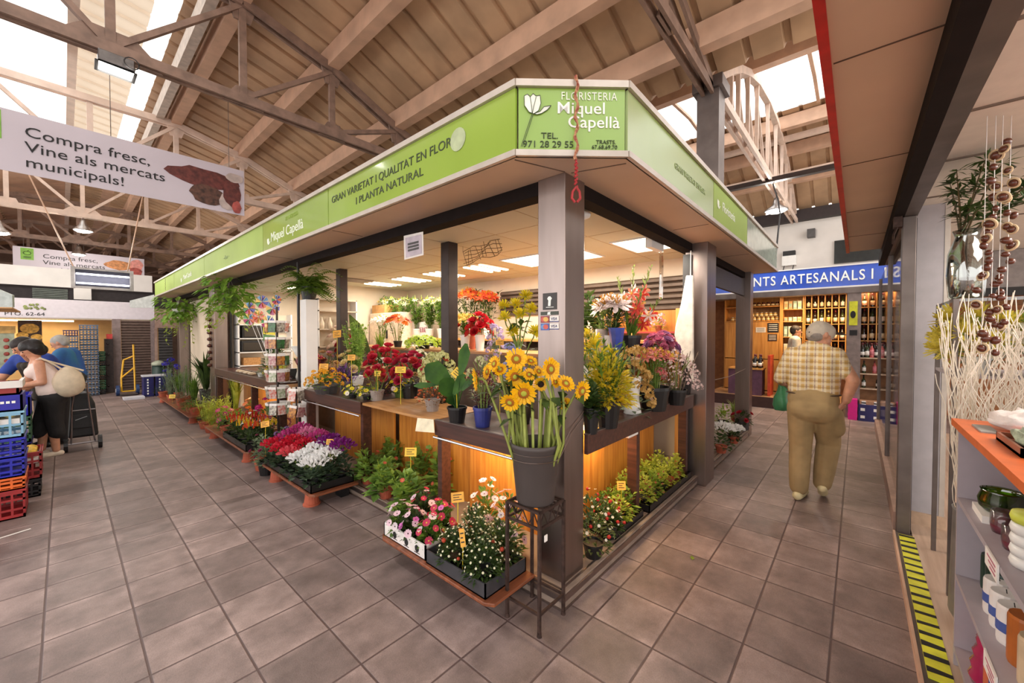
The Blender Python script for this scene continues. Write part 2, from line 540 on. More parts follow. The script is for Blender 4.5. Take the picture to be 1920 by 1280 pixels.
# ---- trusses
def truss(y, mat, label):
    t = thing('roof_truss', label, 'truss', (.33, y, 4.2), 'steel roof trusses of the main hall')
    ch = MB()
    ch.bar((-4.0, y - .045, 4.2), (4.72, y - .045, 4.2), .03, .1); ch.bar((-4.0, y + .045, 4.2), (4.72, y + .045, 4.2), .03, .1)
    ch.build('bottom_chord', mat, t)
    top = [(-4.05, 4.2), (-2.67, 4.62), (-1.7, 5.03), (-.7, 5.27), (1.37, 5.27), (2.36, 5.03), (3.33, 4.62), (4.72, 4.2)]
    tc = MB()
    for (xa, za), (xb, zb) in zip(top[:-1], top[1:]):
        for dy in (-.045, .045): tc.bar((xa, y + dy, za), (xb, y + dy, zb), .03, .1)
    tc.build('top_chord', mat, t)
    for s in (-1, 1):
        c = .33
        for xk, zt in ((1.04, 5.27), (2.03, 5.03), (3.0, 4.62)):
            MB().bar((c + s * xk, y, 4.2), (c + s * xk, y, zt), .045, .07).build('post', mat, t)
        for (xa, za), (xb, zb) in (((.0, 4.22), (1.04, 5.25)), ((1.04, 4.22), (2.03, 5.0)), ((2.03, 4.22), (3.0, 4.6))):
            MB().bar((c + s * xa, y, za), (c + s * xb, y, zb), .06, .05).build('diagonal', mat, t)
        for xk, w in ((1.04, .2), (2.03, .17), (3.0, .14)):
            MB().prism([(c + s * xk - w, y - .012, 4.15), (c + s * xk + w, y - .012, 4.15), (c + s * xk + w * .6, y - .012, 4.34), (c + s * xk - w * .35, y - .012, 4.34)], (0, .024, 0)).build('gusset', mat, t)
        for xk, zt in ((1.04, 5.27), (2.03, 5.03), (3.0, 4.62)):
            MB().prism([(c + s * xk - .14, y - .012, zt + .03), (c + s * xk + .14, y - .012, zt + .0), (c + s * xk + .08, y - .012, zt - .2), (c + s * xk - .08, y - .012, zt - .2)], (0, .024, 0)).build('gusset', mat, t)
    MB().bar((.33, y, 4.2), (.33, y, 5.27), .045, .07).build('post', mat, t)
    MB().prism([(.33 - .36, y - .014, 4.14), (.33 + .36, y - .014, 4.14), (.33 + .3, y - .014, 4.25), (.33 + .16, y - .014, 4.38), (.33 - .16, y - .014, 4.38), (.33 - .3, y - .014, 4.25)], (0, .028, 0)).build('gusset', mat, t)
    return t


TL = {1.24: 'brown steel roof truss meeting the column above the florist corner', 5.2: 'dark steel roof truss carrying the big square floodlight',
      9.1: 'pale roof truss just behind the near hanging banner', 12.9: 'pale roof truss seen below the near banner with a round lamp under its middle',
      16.7: 'brown roof truss just beyond the far banner', 20.5: 'farthest but one brown roof truss in the dim end of the hall', 24.0: 'farthest brown roof truss at the end wall'}
for y, lb in TL.items():
    truss(y, TRUSSW if y in (9.1, 12.9) else TRUSS, lb)  # browner paint carries the shade on the trusses, paler paint the lit ones

ARC = [(4.86, 4.42), (5.2, 4.66), (5.6, 4.9), (6.0, 5.11), (6.6, 5.35), (7.28, 5.55), (8.26, 5.69), (9.17, 5.68), (10.0, 5.58), (10.7, 5.42), (11.5, 5.1), (12.35, 4.65)]


def arch_truss(y, mat, label):
    t = thing('arched_truss', label, 'truss', (8.6, y, 4.3), 'arched trusses of the side bay')
    mb = MB()
    for (xa, za), (xb, zb) in zip(ARC[:-1], ARC[1:]): mb.bar((xa, y, za), (xb, y, zb), .09, .1)
    mb.build('arched_chord', mat, t)
    mb = MB(); mb.bar((4.8, y - .05, 4.28), (12.35, y - .05, 4.45), .04, .1); mb.bar((4.8, y + .05, 4.28), (12.35, y + .05, 4.45), .04, .1)
    mb.build('bottom_chord', mat, t)
    prev = None
    for x, z in ARC[1:-1]:
        zb = 4.28 + (x - 4.8) / 7.55 * .17
        MB().bar((x, y, zb), (x, y, z), .05, .05).build('post', mat, t)
        if prev: MB().bar((prev[0], y + .03, prev[1]), (x, y + .03, zb), .04, .04).build('diagonal', mat, t)
        prev = (x, z)
    return t


arch_truss(1.24, TRUSSW, 'pale arched truss fanning out behind the florist stall column')
arch_truss(5.2, BLACK, 'arched truss blackened to a silhouette behind the column above the stall')  # black puts the backlit silhouette into the truss colour
mb = MB().box(4.6, 4.84, 1.13, 1.35, 2.9, 4.33)
mb.box(4.56, 4.88, 1.09, 1.39, 4.2, 4.32)
struct('hall_column', mb, STEEL2)

# ================================================================ florist stall shell
CX, CY = 1.955, 1.30            # outer corner of the corner pillar
XF, YF = 1.616, .95             # sign planes
ZS, ZT = 2.545, 2.945           # underside and top of the sign band
YE, XE = 13.95, 7.28            # ends of the band
CHA, CHB = Vector((XF, 1.385, 0)), Vector((2.02, YF, 0))   # chamfered corner
ZC = 2.5

band = thing('stall_sign_band', 'green and white sign band with beige underside wrapping the top of the florist stall', 'sign', (XF, YF, ZS))
# underside board
mb = MB()
mb.prism([(XF, YE, ZS), (XF, CHA.y, ZS), (CHB.x, YF, ZS), (XE, YF, ZS), (XE, 1.36, ZS), (2.01, 1.36, ZS), (2.01, YE, ZS)], (0, 0, .02))
mb.build('underside', SOFFIT, band)
mb = MB()
for a, b in (((1.95, 1.3), (XF + .02, CHA.y + .03)), ((1.99, 1.28), (CHB.x + .06, YF + .03))):
    mb.bar((*a, ZS - .001), (*b, ZS - .001), .006, .004)
for x in (3.7, 5.4): mb.bar((x, YF + .03, ZS - .001), (x, 1.28, ZS - .001), .005, .003)
for y in (3.64, 5.42, 8.42, 11.2): mb.bar((XF + .03, y, ZS - .001), (1.94, y, ZS - .001), .005, .003)
mb.build('joint_lines', M('joint_shadow_gap', (92, 70, 56), .8), band)
mb = MB()
for z, h in ((ZT - .016, .036), (ZS + .016, .032)):
    mb.bar((XF - .008, YE, z), (XF - .008, CHA.y - .006, z), .03, h)
    mb.bar((XF - .006, CHA.y, z), (CHB.x, YF - .006, z), .03, h)
    mb.bar((CHB.x - .006, YF - .008, z), (XE, YF - .008, z), .03, h)
mb.build('edge_rail', ALU, band)
mb = MB(); mb.box(XF, 2.2, YE - .02, YE, ZS, ZT); mb.box(XE - .02, XE, YF, 1.5, ZS, ZT)
mb.build('end_plate', WHITE, band)
mb = MB().prism([(XF, YE, ZT - .02), (XF, CHA.y, ZT - .02), (CHB.x, YF, ZT - .02), (XE, YF, ZT - .02), (XE, 1.5, ZT - .02), (2.2, 1.5, ZT - .02), (2.2, YE, ZT - .02)], (0, 0, .015))
mb.build('top_board', WHITE, band)

ZP0, ZP1 = ZS + .03, ZT - .035
UPV = Vector((0, 0, 1)); LR = Vector((0, -1, 0))     # left face reads towards -y


def panel_l(y0, y1, m):
    return MB().box(XF - .004, XF + .012, y0 + .006, y1 - .006, ZP0, ZP1).build('sign_panel', m, band)


def panel_r(x0, x1, m):
    return MB().box(x0 + .006, x1 - .006, YF - .004, YF + .012, ZP0, ZP1).build('sign_panel', m, band)


# sheet colour graded along one axis; the right panel's pale end is painted reflection
def printed(name, c0, c1, axis, p0, p1):
    m = bpy.data.materials.new(name); m.use_nodes = True
    nt = m.node_tree; N = nt.nodes; L = nt.links; b = N['Principled BSDF']
    tc = N.new('ShaderNodeTexCoord'); sp = N.new('ShaderNodeSeparateXYZ'); L.new(tc.outputs['Object'], sp.inputs[0])
    mr = N.new('ShaderNodeMapRange'); mr.inputs[1].default_value = p0; mr.inputs[2].default_value = p1; L.new(sp.outputs['XYZ'.index(axis)], mr.inputs[0])
    nz = N.new('ShaderNodeTexNoise'); nz.inputs['Scale'].default_value = 1.5; L.new(tc.outputs['Object'], nz.inputs[0])
    ad = N.new('ShaderNodeMath'); ad.operation = 'MULTIPLY_ADD'; ad.inputs[1].default_value = .25; L.new(nz.outputs['Fac'], ad.inputs[0]); L.new(mr.outputs[0], ad.inputs[2])
    rp = N.new('ShaderNodeValToRGB'); rp.color_ramp.elements[0].color = (*lin(c0), 1); rp.color_ramp.elements[1].color = (*lin(c1), 1)
    L.new(ad.outputs[0], rp.inputs[0]); L.new(rp.outputs[0], b.inputs['Base Color']); b.inputs['Roughness'].default_value = .22
    return m


p1 = panel_l(CHA.y, 3.64, GREEN)
p2 = panel_l(3.64, 5.42, GREEN)
p3 = panel_l(5.42, 8.42, GREENP)
p4 = panel_l(8.42, 11.2, GREENP)
p5 = panel_l(11.2, YE - .02, GREENP)
DGREEN = M('dark_green_lettering', (48, 62, 26), .5, var=.05)


def ltext(body, y, z, size, m, par, **k):
    return text(body, 'lettering', m, par, (XF - .006, y, z), LR, UPV, size, **k)


ltext('GRAN VARIETAT I QUALITAT EN FLOR', at(623, 374, 'X', XF).y, at(625, 381, 'X', XF).z, .085, DGREEN, p1, width=1.12)
ltext('I PLANTA NATURAL', at(668, 384, 'X', XF).y, at(668, 384, 'X', XF).z, .082, DGREEN, p1, width=1.25)
mb = MB(); c = at(860, 262, 'X', XF)
mb.prism([(XF - .006, c.y + .07 * math.cos(t * PI / 9), c.z + .07 * math.sin(t * PI / 9)) for t in range(18)], (-.002, 0, 0)); mb.build('round_emblem', M('grey_emblem', (178, 190, 150), .4), p1)
WG = M('pale_lettering', (236, 242, 224), .5, var=.02)


def tulip(par, o, r, s, m=None, line=None):
    """tulip emblem: bud, curled leaf and a long stem, drawn in the plane (r, up) at point o"""
    o = Vector(o); r = Vector(r).normalized(); n = r.cross(UPV)
    P = lambda a, b, d=.002: o + r * a * s + UPV * b * s + n * d
    bud = [(-.5, .95), (-.3, 1.06), (-.12, .9), (.06, 1.1), (.25, .95), (.5, 1.0), (.55, .5), (.4, .05), (.1, -.15), (-.2, -.05), (-.48, .35)]
    MB().prism([P(a, b, .001) for a, b in bud], n * .002).build('tulip_bud', m or WG, par)
    lf = [(.1, -.15), (.5, .0), (.75, .3), (1.2, .38), (.95, .1), (.6, -.12), (.3, -.2)]
    MB().prism([P(a, b, .001) for a, b in lf], n * .002).build('tulip_leaf', m or WG, par)
    if line:
        w = .018 * s / .1 * .1
        q = MB()
        for k in (bud + bud[:1], lf + lf[:1], [(.0, -.15), (-.7, -2.2)], [(.08, -.16), (-.6, -2.2)], [(-.12, .9), (-.05, .4), (.0, -.1)], [(.25, .9), (.1, .3), (.02, -.1)]):
            for a, b in zip(k[:-1], k[1:]): q.bar(P(*a, .004), P(*b, .004), .03 * s, .002, n)
        q.build('tulip_outline', line, par)


tulip(p2, (XF - .005, at(505, 452, 'X', XF).y + .02, 2.65), LR, .06)
ltext('Miquel Capellà', at(506, 452, 'X', XF).y - .05, 2.66, .15, WG, p2, width=1.05)
ltext('FLORISTERIA', at(530, 415, 'X', XF).y - .1, 2.82, .06, GREENP, p2)
ltext('~ flors ~', 7.2, 2.7, .09, M('faint_green_lettering', (140, 164, 92), .5), p3)
tulip(p4, (XF - .005, 10.4, 2.65), LR, .07)
ltext('Miquel Capellà', 10.2, 2.68, .13, WG, p4)
q = MB()
for k in range(9): q.bar((XF - .006, 12.3 + (.03 if k % 2 else -.03), 2.62 + k * .03), (XF - .006, 12.3 + (-.03 if k % 2 else .03), 2.65 + k * .03), .018, .003, (1, 0, 0))
q.build('twisted_ribbon_print', M('olive_print', (112, 116, 40), .5), p5)

# chamfered corner panel
cd = (CHB - CHA).normalized(); cn = Vector((cd.y, -cd.x, 0))
if cn.dot(Vector((-1, -1, 0))) < 0: cn = -cn
a = CHA + cd * .01; b = CHB - cd * .01
pc = MB().prism([Vector((a.x, a.y, ZP0)), Vector((b.x, b.y, ZP0)), Vector((b.x, b.y, ZP1)), Vector((a.x, a.y, ZP1))], -cn * .014)
pc = pc.build('sign_panel', printed('corner_print', (134, 168, 58), (150, 184, 96), 'X', -.1, .5), band)
wch = (CHB - CHA).length
cp = lambda u, v: CHA + cd * (wch * u) + Vector((0, 0, ZP0 + (ZP1 - ZP0) * v)) + cn * .003


def ctext(body, u, v, size, m, **k): return text(body, 'lettering', m, pc, cp(u, v), cd, UPV, size, **k)


ctext('FLORISTERIA', .40, .815, .06, WG, width=.78, space=1.15)
ctext('Miquel', .36, .60, .088, WHITEINK, width=1.12, offset=.0005)
ctext('Capellà', .46, .38, .088, WHITEINK, width=1.08, offset=.0005)
ctext('TEL.', .22, .2, .045, DGREEN, width=1.15)
ctext('971 28 29 55', .055, .06, .05, DGREEN, width=1.03)
ctext('TRASTS.', .72, .125, .03, DGREEN)
ctext('67.68.69.70', .68, .045, .03, DGREEN)
tulip(pc, cp(.14, .62), cd, .085, M('tulip_white', (232, 236, 222), .5), DGREEN)

pr = [panel_r(CHB.x, 3.71, printed('right_print', (206, 212, 190), (150, 172, 100), 'X', -.7, 1.0)), panel_r(3.71, 5.09, GREENP), panel_r(5.09, XE - .02, M('grey_green_sheet', (186, 196, 180), .16, coat=.5))]  # first sheet's pale end paints in light reflected near the corner
text('GRAN VARIETAT EN FLOR', 'lettering', M('faded_lettering', (164, 180, 132), .5), pr[0], (2.75, YF - .006, 2.72), (1, 0, 0), UPV, .06)
text('Floristeria', 'lettering', WG, pr[1], (4.0, YF - .006, 2.72), (1, 0, 0), UPV, .12)
tulip(pr[1], (3.85, YF - .005, 2.72), (1, 0, 0), .06)

# braided red cord tied round the corner of the band
q = MB(); o0 = CHA + cd * (wch * .53) + cn * .035
pts = [Vector((o0.x, o0.y, ZT + .01)) - cn * .1, Vector((o0.x, o0.y, ZT + .012))]
for i in range(24): pts.append(Vector((o0.x, o0.y, ZT - .005 - i * .0185)) + cd * (.006 * math.sin(i * 1.1) - .00 * i) + cn * .004 * math.cos(i * 1.1))
q.tube(pts, .0055, 5)
pts2 = [p + cd * .009 * math.sin(i * 1.1 + 2.6) + cn * .006 * math.cos(i * 1.1 + 2.6) for i, p in enumerate(pts)]
q.tube(pts2, .0055, 5)
cord = thing('braided_cord', 'red and beige braided cord hanging over the corner of the green sign', 'cord', (o0.x, o0.y, 2.25))
q.build('braid', M('red_braid', (140, 62, 52), .8, col2=(196, 150, 110), scale=60), cord)
q = MB()
zt = ZT - .005 - 23 * .0185
for k in range(11):
    z = zt - .013 * k
    q.tube([(o0.x + .012 * math.sin(k * 2.1), o0.y, z), (o0.x - .014 * math.sin(k * 2.3), o0.y, z - .013)], .006, 5)
for s in (-1, 1):
    q.tube([Vector((o0.x, o0.y, zt - .14)), Vector((o0.x, o0.y, zt - .165)) + cd * .018 * s, Vector((o0.x, o0.y, zt - .2)) + cd * .022 * s, Vector((o0.x, o0.y, zt - .22)) + cd * .005 * s], .007, 5)
q.build('red_loop', M('red_cord', (172, 44, 48), .6), cord)

# shutter track above the openings, ceiling, walls, plinth
mb = MB(); mb.box(1.97, 2.09, 1.5, 13.9, 2.46, 2.56); mb.box(2.175, 7.1, 1.32, 1.43, 2.46, 2.56); struct('shutter_track_beam', mb, M('track_black', (26, 18, 16), .8, spec=.15))
mb = MB(); mb.prism([(2.07, 13.9, ZC), (2.07, 1.42, ZC), (4.9, 1.42, ZC), (4.9, 13.9, ZC)], (0, 0, .04)); o = struct('ceiling_stall', mb, CEIL)
mb = MB()
for x in (2.62, 3.24, 4.5): mb.box(x - .004, x + .004, 1.42, 13.9, ZC - .002, ZC)
for k in range(20): mb.box(2.07, 4.9, 1.9 + k * .6 - .003, 1.9 + k * .6 + .003, ZC - .002, ZC)
struct('trim_21', mb, M('ceiling_joint', (188, 168, 138), .7))
struct('wall_stall_back', MB().box(4.88, 4.98, 1.42, 13.9, 0, 2.5), CREAM)
struct('wall_partition', MB().box(2.85, 4.88, 7.25, 7.33, .1, 2.5), CREAM)
struct('wall_partition_far', MB().box(2.25, 4.88, 9.62, 9.7, .1, 2.5), CREAM)
mb = MB(); mb.prism([(1.87, 1.25, 0), (7.2, 1.25, 0), (7.2, 1.9, 0), (4.98, 1.9, 0), (4.98, 13.9, 0), (1.87, 13.9, 0)], (0, 0, .1))
struct('stall_plinth_slab', mb, M('plinth_stone', (142, 124, 112), .5, var=.12, scale=6, bump=.05))
mb = MB()
for d, z, h in ((.0, .085, .03), (.035, .1, .012)):
    mb.box(1.86 + d, 1.872 + d, 1.24 + d, 13.9, z - h, z + .004); mb.box(1.86 + d, 7.2, 1.24 + d, 1.252 + d, z - h, z + .004)
mb.box(1.862, 1.868, 1.242, 13.9, 0, .012); mb.box(1.862, 7.2, 1.242, 1.248, 0, .012)
struct('baseboard_stall', mb, STEEL)


def pillar(name, label, x0, x1, y0, y1, m, z1=ZS, z0=0.0, group=None, bev=.004):
    return tag(MB().box(x0, x1, y0, y1, z0, z1).build(name, m, bevel=bev), label, 'pillar', group)


pillar('steel_pillar', 'brushed steel corner pillar of the florist stall bearing card stickers', CX, CX + .22, CY, CY + .2, STEEL)
pillar('steel_pillar', 'steel clad pillar halfway along the aisle side of the florist stall', 4.39, 4.72, 1.17, 1.39, STEEL)
pillar('steel_pillar', 'slim steel pillar at the wine shop end of the florist stall', 6.98, 7.18, 1.24, 1.44, STEEL)
pillar('steel_pillar', 'brown steel pillar beside the plant covered green panel', 1.955, 2.17, 9.45, 9.85, STEEL)
pillar('steel_pillar', 'farthest steel pillar at the back end of the florist stall', 1.955, 2.17, 13.0, 13.3, STEEL)
pillar('white_post', 'white post with fern on top between the two florist counters', 1.98, 2.12, 5.12, 5.3, WHITE, 2.02, .1)
tag(MB().box(1.965, 1.985, 5.32, 5.36, .1, 2.5).build('shutter_guide', BLACK), 'thin black shutter guide beside the white fern post', 'guide')
tag(MB().box(4.345, 4.38, 1.33, 1.4, .1, 2.43).build('shutter_guide', BLACK), 'black shutter guide along the edge of the middle steel pillar', 'guide')
tag(MB().box(2.2, 2.23, 9.4, 9.44, .1, 2.43).build('shutter_guide', BLACK), 'black shutter guide beside the brown steel pillar', 'guide')
pillar('dark_post', 'dark bronze ceiling post in the middle of the flower display', 2.5, 2.62, 3.02, 3.14, DARKM, ZC, .1)
pillar('dark_post', 'dark bronze ceiling post behind the white fern post', 2.55, 2.66, 5.42, 5.54, DARKM, ZC, .1)


# ---- counters
def counter_left(label, y0, y1, lamp=True, posts=(), fascia=True, top=None, xin=2.3, ztop=.9125):
    t = thing('display_counter', label, 'counter', (1.95, (y0 + y1) / 2, .1))
    MB().box(1.935, 2.495, y0, y1, ztop - .022, ztop).build('counter_top', top or WALNUT, t)
    if fascia:
        MB().box(1.925, 1.95, y0, y1, ztop - .115, ztop + .004).build('front_board', WALNUT, t)
        MB().tube([(1.915, y0, ztop - .13), (1.915, y1, ztop - .13)], .009, 8).build('rail', CHROME, t)
        MB().box(1.922, 1.953, y0, y1, ztop + .003, ztop + .009).build('edge_strip', STEEL2, t)
    MB().box(xin, xin + .02, y0, y1, .1, ztop - .022).build('wood_panel', ORANGEW, t)
    for y in posts:
        MB().box(1.95, 2.04, y - .025, y + .025, .1, ztop - .022).build('corner_post', WALNUT, t)
    if lamp:
        f = MB().box(2.0, 2.05, (y0 + y1) / 2 - .25, (y0 + y1) / 2 + .25, ztop - .06, ztop - .024).build('strip_light', M('warm_tube', (255, 214, 150), .4, emit=9), t)
        light('strip_lamp', 'AREA', t, (.09, 0, ztop - .17), 7, (1, .72, .4), .05, .6, (0, math.radians(-25), 0))
    return t


counter_left('front florist counter with dark ledge beside the corner pillar', 1.52, 2.5, True, (2.47,))
cb = counter_left('oak topped low counter section holding small grey flower pots', 2.52, 3.66, False, (), False, TOPWOOD, 2.35)
counter_left('florist counter with dark ledge and chrome rail behind the cyclamen', 3.68, 5.06, False, (3.7, 5.03))
counter_left('far florist counter with lit shelf and pebbles on top', 5.95, 9.35, True, (5.98, 7.2, 9.3), True, None, 2.4, .9125)
t = thing('display_counter', 'aisle side florist counter with dark ledge under the goldenrod', 'counter', (3.2, 1.3, .1))
MB().box(2.5, 4.33, 1.29, 1.66, .93, .95).build('counter_top', WALNUT, t)
MB().box(2.18, 4.33, 1.275, 1.3, .83, .955).build('front_board', WALNUT, t)
MB().box(2.18, 4.33, 1.272, 1.303, .954, .96).build('edge_strip', STEEL2, t)
MB().box(2.5, 3.05, 1.62, 1.64, .1, .93).build('wood_panel', ORANGEW, t)
MB().box(3.06, 4.3, 1.68, 1.7, .1, .93).build('wood_panel', ORANGEW, t)
MB().box(3.07, 3.13, 1.34, 1.42, .1, .93).build('divider', WALNUT, t)
MB().box(4.24, 4.3, 1.32, 1.4, .1, .93).build('divider', WALNUT, t)
MB().box(2.35, 2.95, 1.52, 1.56, .88, .93).build('strip_light', MATS['warm_tube'], t)
light('strip_lamp', 'AREA', t, (-.5, .2, .76), 7, (1, .72, .4), .6, .05, (math.radians(20), 0, 0))
light('strip_lamp', 'AREA', t, (.5, .35, .76), 4, (1, .72, .4), .6, .05, (math.radians(20), 0, 0))
sk = thing('socket_box', 'white hanging socket box against the honey coloured panel', 'socket', (3.62, 1.64, .6))
MB().box(3.59, 3.66, 1.63, 1.67, .6, .7).build('box', WHITEPL, sk, bevel=.005)
MB().tube([(3.625, 1.65, .7), (3.625, 1.65, .93)], .004, 5).build('wire', WHITEPL, sk)
tag(MB().box(2.86, 3.03, 1.31, 1.37, .79, .83).build('lamp_ballast', WHITEPL, bevel=.004), 'white lamp ballast under the aisle side ledge', 'ballast')

# stepped benches behind the counters
BENCH = M('bench_grey', (120, 104, 92), .6, var=.1)
for nm, x0, x1, y0, y1, z, lb in (('display_bench', 2.76, 3.3, 1.72, 7.1, 1.12, 'lower tier bench under the rose and carnation buckets'), ('display_bench', 3.3, 3.95, 1.72, 7.1, 1.38, 'upper tier bench under the long lily row')):
    bt = thing(nm, lb, 'bench', ((x0 + x1) / 2, (y0 + y1) / 2, .1))
    MB().box(x0, x1, y0, y1, z - .03, z).build('bench_top', TOPWOOD, bt)
    MB().box(x0, x0 + .02, y0, y1, .1, z - .03).build('front_board', BENCH, bt)
    for yy in (y0 + .05, y1 - .05): MB().box(x1 - .06, x1 - .01, yy - .03, yy + .03, .1, z - .03).build('leg', BENCH, bt)

# roller shutters on the back wall of the stall
SLAT = M('roller_shutter', (96, 80, 68), .45, .4, var=.08)


def shutter(name, label, org, right, w, z0, z1, m=SLAT, n=None, thick=.03):
    t = thing(name, label, 'shutter', (org[0], org[1], z0)); q = MB(); r = Vector((*right, 0)); nn = Vector((right[1], -right[0], 0))
    n = n or int((z1 - z0) / .075)
    for i in range(n):
        z = z0 + (z1 - z0) * i / n; h = (z1 - z0) / n
        a = Vector((org[0], org[1], z)); b = a + r * w
        prof = [(0, 0), (thick, h * .2), (thick, h * .7), (0, h)]
        for (d0, h0), (d1, h1) in zip(prof[:-1], prof[1:]):
            q.quad(a + nn * d0 + UPV * h0, b + nn * d0 + UPV * h0, b + nn * d1 + UPV * h1, a + nn * d1 + UPV * h1)
    q.build('curtain', m, t)
    return t


shutter('roller_shutter', 'half raised brown roller shutter behind the gladioli', (4.86, 4.5), (0, -1), 2.95, 1.88, 2.29, n=6)

# ceiling lights of the stall
LAMP = M('lamp_panel', (255, 236, 206), .4, emit=6)


def ceiling_light(label, x0, x1, y0, y1, power):
    t = thing('ceiling_light', label, 'light', ((x0 + x1) / 2, (y0 + y1) / 2, ZC - .012), 'recessed ceiling lights of the stall')
    q = MB(); q.box(x0 - .02, x1 + .02, y0 - .02, y0, ZC - .012, ZC); q.box(x0 - .02, x1 + .02, y1, y1 + .02, ZC - .012, ZC); q.box(x0 - .02, x0, y0, y1, ZC - .012, ZC); q.box(x1, x1 + .02, y0, y1, ZC - .012, ZC)
    q.build('frame', WHITE, t)
    MB().box(x0, x1, y0, y1, ZC - .008, ZC).build('diffuser', LAMP, t)
    light('lamp', 'AREA', t, (0, 0, -.02), power, (1, .92, .8), x1 - x0, y1 - y0)


WPOW = 25
ceiling_light('bright square ceiling light nearest the aisle in the stall', 3.6, 4.2, 1.46, 1.84, WPOW)
ceiling_light('long bright ceiling light partly hidden by the corner pillar', 3.56, 4.16, 2.24, 3.3, WPOW * 1.6)


def louvre_light(label, y, x0=3.55, x1=4.15):
    t = thing('louvre_light', label, 'light', ((x0 + x1) / 2, y, ZC - .02), 'three tube louvre lights in the stall ceiling')
    MB().box(x0, x1, y - .24, y + .24, ZC - .006, ZC).build('tray', M('light_tray', (196, 176, 146), .5), t)
    for k in (-.15, 0, .15): MB().box(x0 + .03, x1 - .03, y + k - .02, y + k + .02, ZC - .02, ZC - .006).build('tube', LAMP, t)
    light('lamp', 'AREA', t, (0, 0, -.02), WPOW * .7, (1, .92, .8), .6, .4)


louvre_light('three tube louvre light just right of the dark display post', 3.85)
louvre_light('three tube louvre light just left of the dark display post', 4.75)
louvre_light('three tube louvre light in the middle of the ceiling row', 5.6)
louvre_light('farthest three tube louvre light over the lily row', 6.5)
tag(MB().box(3.0, 3.5, 6.2, 6.6, ZC - .012, ZC - .001).build('ceiling_vent', M('vent_grey', (128, 112, 96), .5)), 'grey square vent set in the stall ceiling', 'vent')
louvre_light('added three tube louvre light brightening the far florist counter', 8.3, 2.9, 3.5)  # fixture added to carry a fill light over the counter
light('lamp', 'AREA', [o for o in C.objects if o.name.startswith('louvre_light')][-1], (0, 0, -.03), 30, (1, .9, .78), .6, .45)  # extra fill light on the added fixture
# ================================================================ lamps and banners under the roof
flood = thing('floodlight', 'big square floodlight shining under the nearest dark roof truss', 'lamp', (.36, 5.1, 4.0))
MB().box(.24, .48, 5.06, 5.2, 4.02, 4.12).build('gear_box', M('lamp_aluminium', (120, 116, 116), .3, .9), flood, bevel=.01)
q = MB(); pts = [at(178, 110, 'Y', 5.05), at(258, 140, 'Y', 5.05), at(252, 158, 'Y', 5.0), at(177, 130, 'Y', 5.0)]
q.prism(pts, (0, .05, .03)); q.build('rim', BLACK, flood)
q = MB(); pts = [at(185, 114, 'Y', 5.035), at(251, 139, 'Y', 5.035), at(246, 152, 'Y', 4.99), at(184, 129, 'Y', 4.99)]
q.prism(pts, (0, -.006, 0)); q.build('lens', M('flood_lens', (255, 252, 244), .3, emit=14), flood)
q = MB(); c = at(247, 119, 'Y', 5.0)
q.tube([c + Vector((.05 * math.cos(t * .5), 0, .05 * math.sin(t * .5))) for t in range(14)], .005, 5); q.build('cable', BLACK, flood)
light('lamp', 'SPOT', flood, (0, -.1, .0), 160, (1, .97, .92), .1, rot=(math.radians(-25), 0, 0))


def bay_lamp(label, c, r=.16, hot=10):
    t = thing('bay_lamp', label, 'lamp', c, 'round bay lamps under the trusses')
    MB().lathe([(.03, .26), (.05, .2), (.07, .12), (r, .02), (r, 0)], c, 14).build('reflector', M('lamp_spun_metal', (176, 172, 170), .3, .9), t, smooth=True)
    MB().lathe([(r * .92, 0), (r * .6, -.03), (0.0, -.04)], c, 14).build('lens', M('bay_lens', (255, 250, 240), .3, emit=hot), t, smooth=True)
    MB().tube([(c[0], c[1], c[2] + .2), (c[0], c[1], c[2] + .42)], .012, 5).build('stem', TRUSS, t)
    light('lamp', 'POINT', t, (0, 0, -.12), 70, (1, .95, .86), .1)


bay_lamp('round bay lamp under the pale truss behind the near banner', (.33, 12.9, 3.86))
bay_lamp('round bay lamp above the far banner', (.33, 16.7, 3.84), .15)
bay_lamp('round bay lamp hanging below the pale arched truss', (9.35, 1.24, 4.02), .2)
bay_lamp('half lit bay lamp at the left edge under the far trusses', (-.82, 12.9, 3.6), .16, 2)


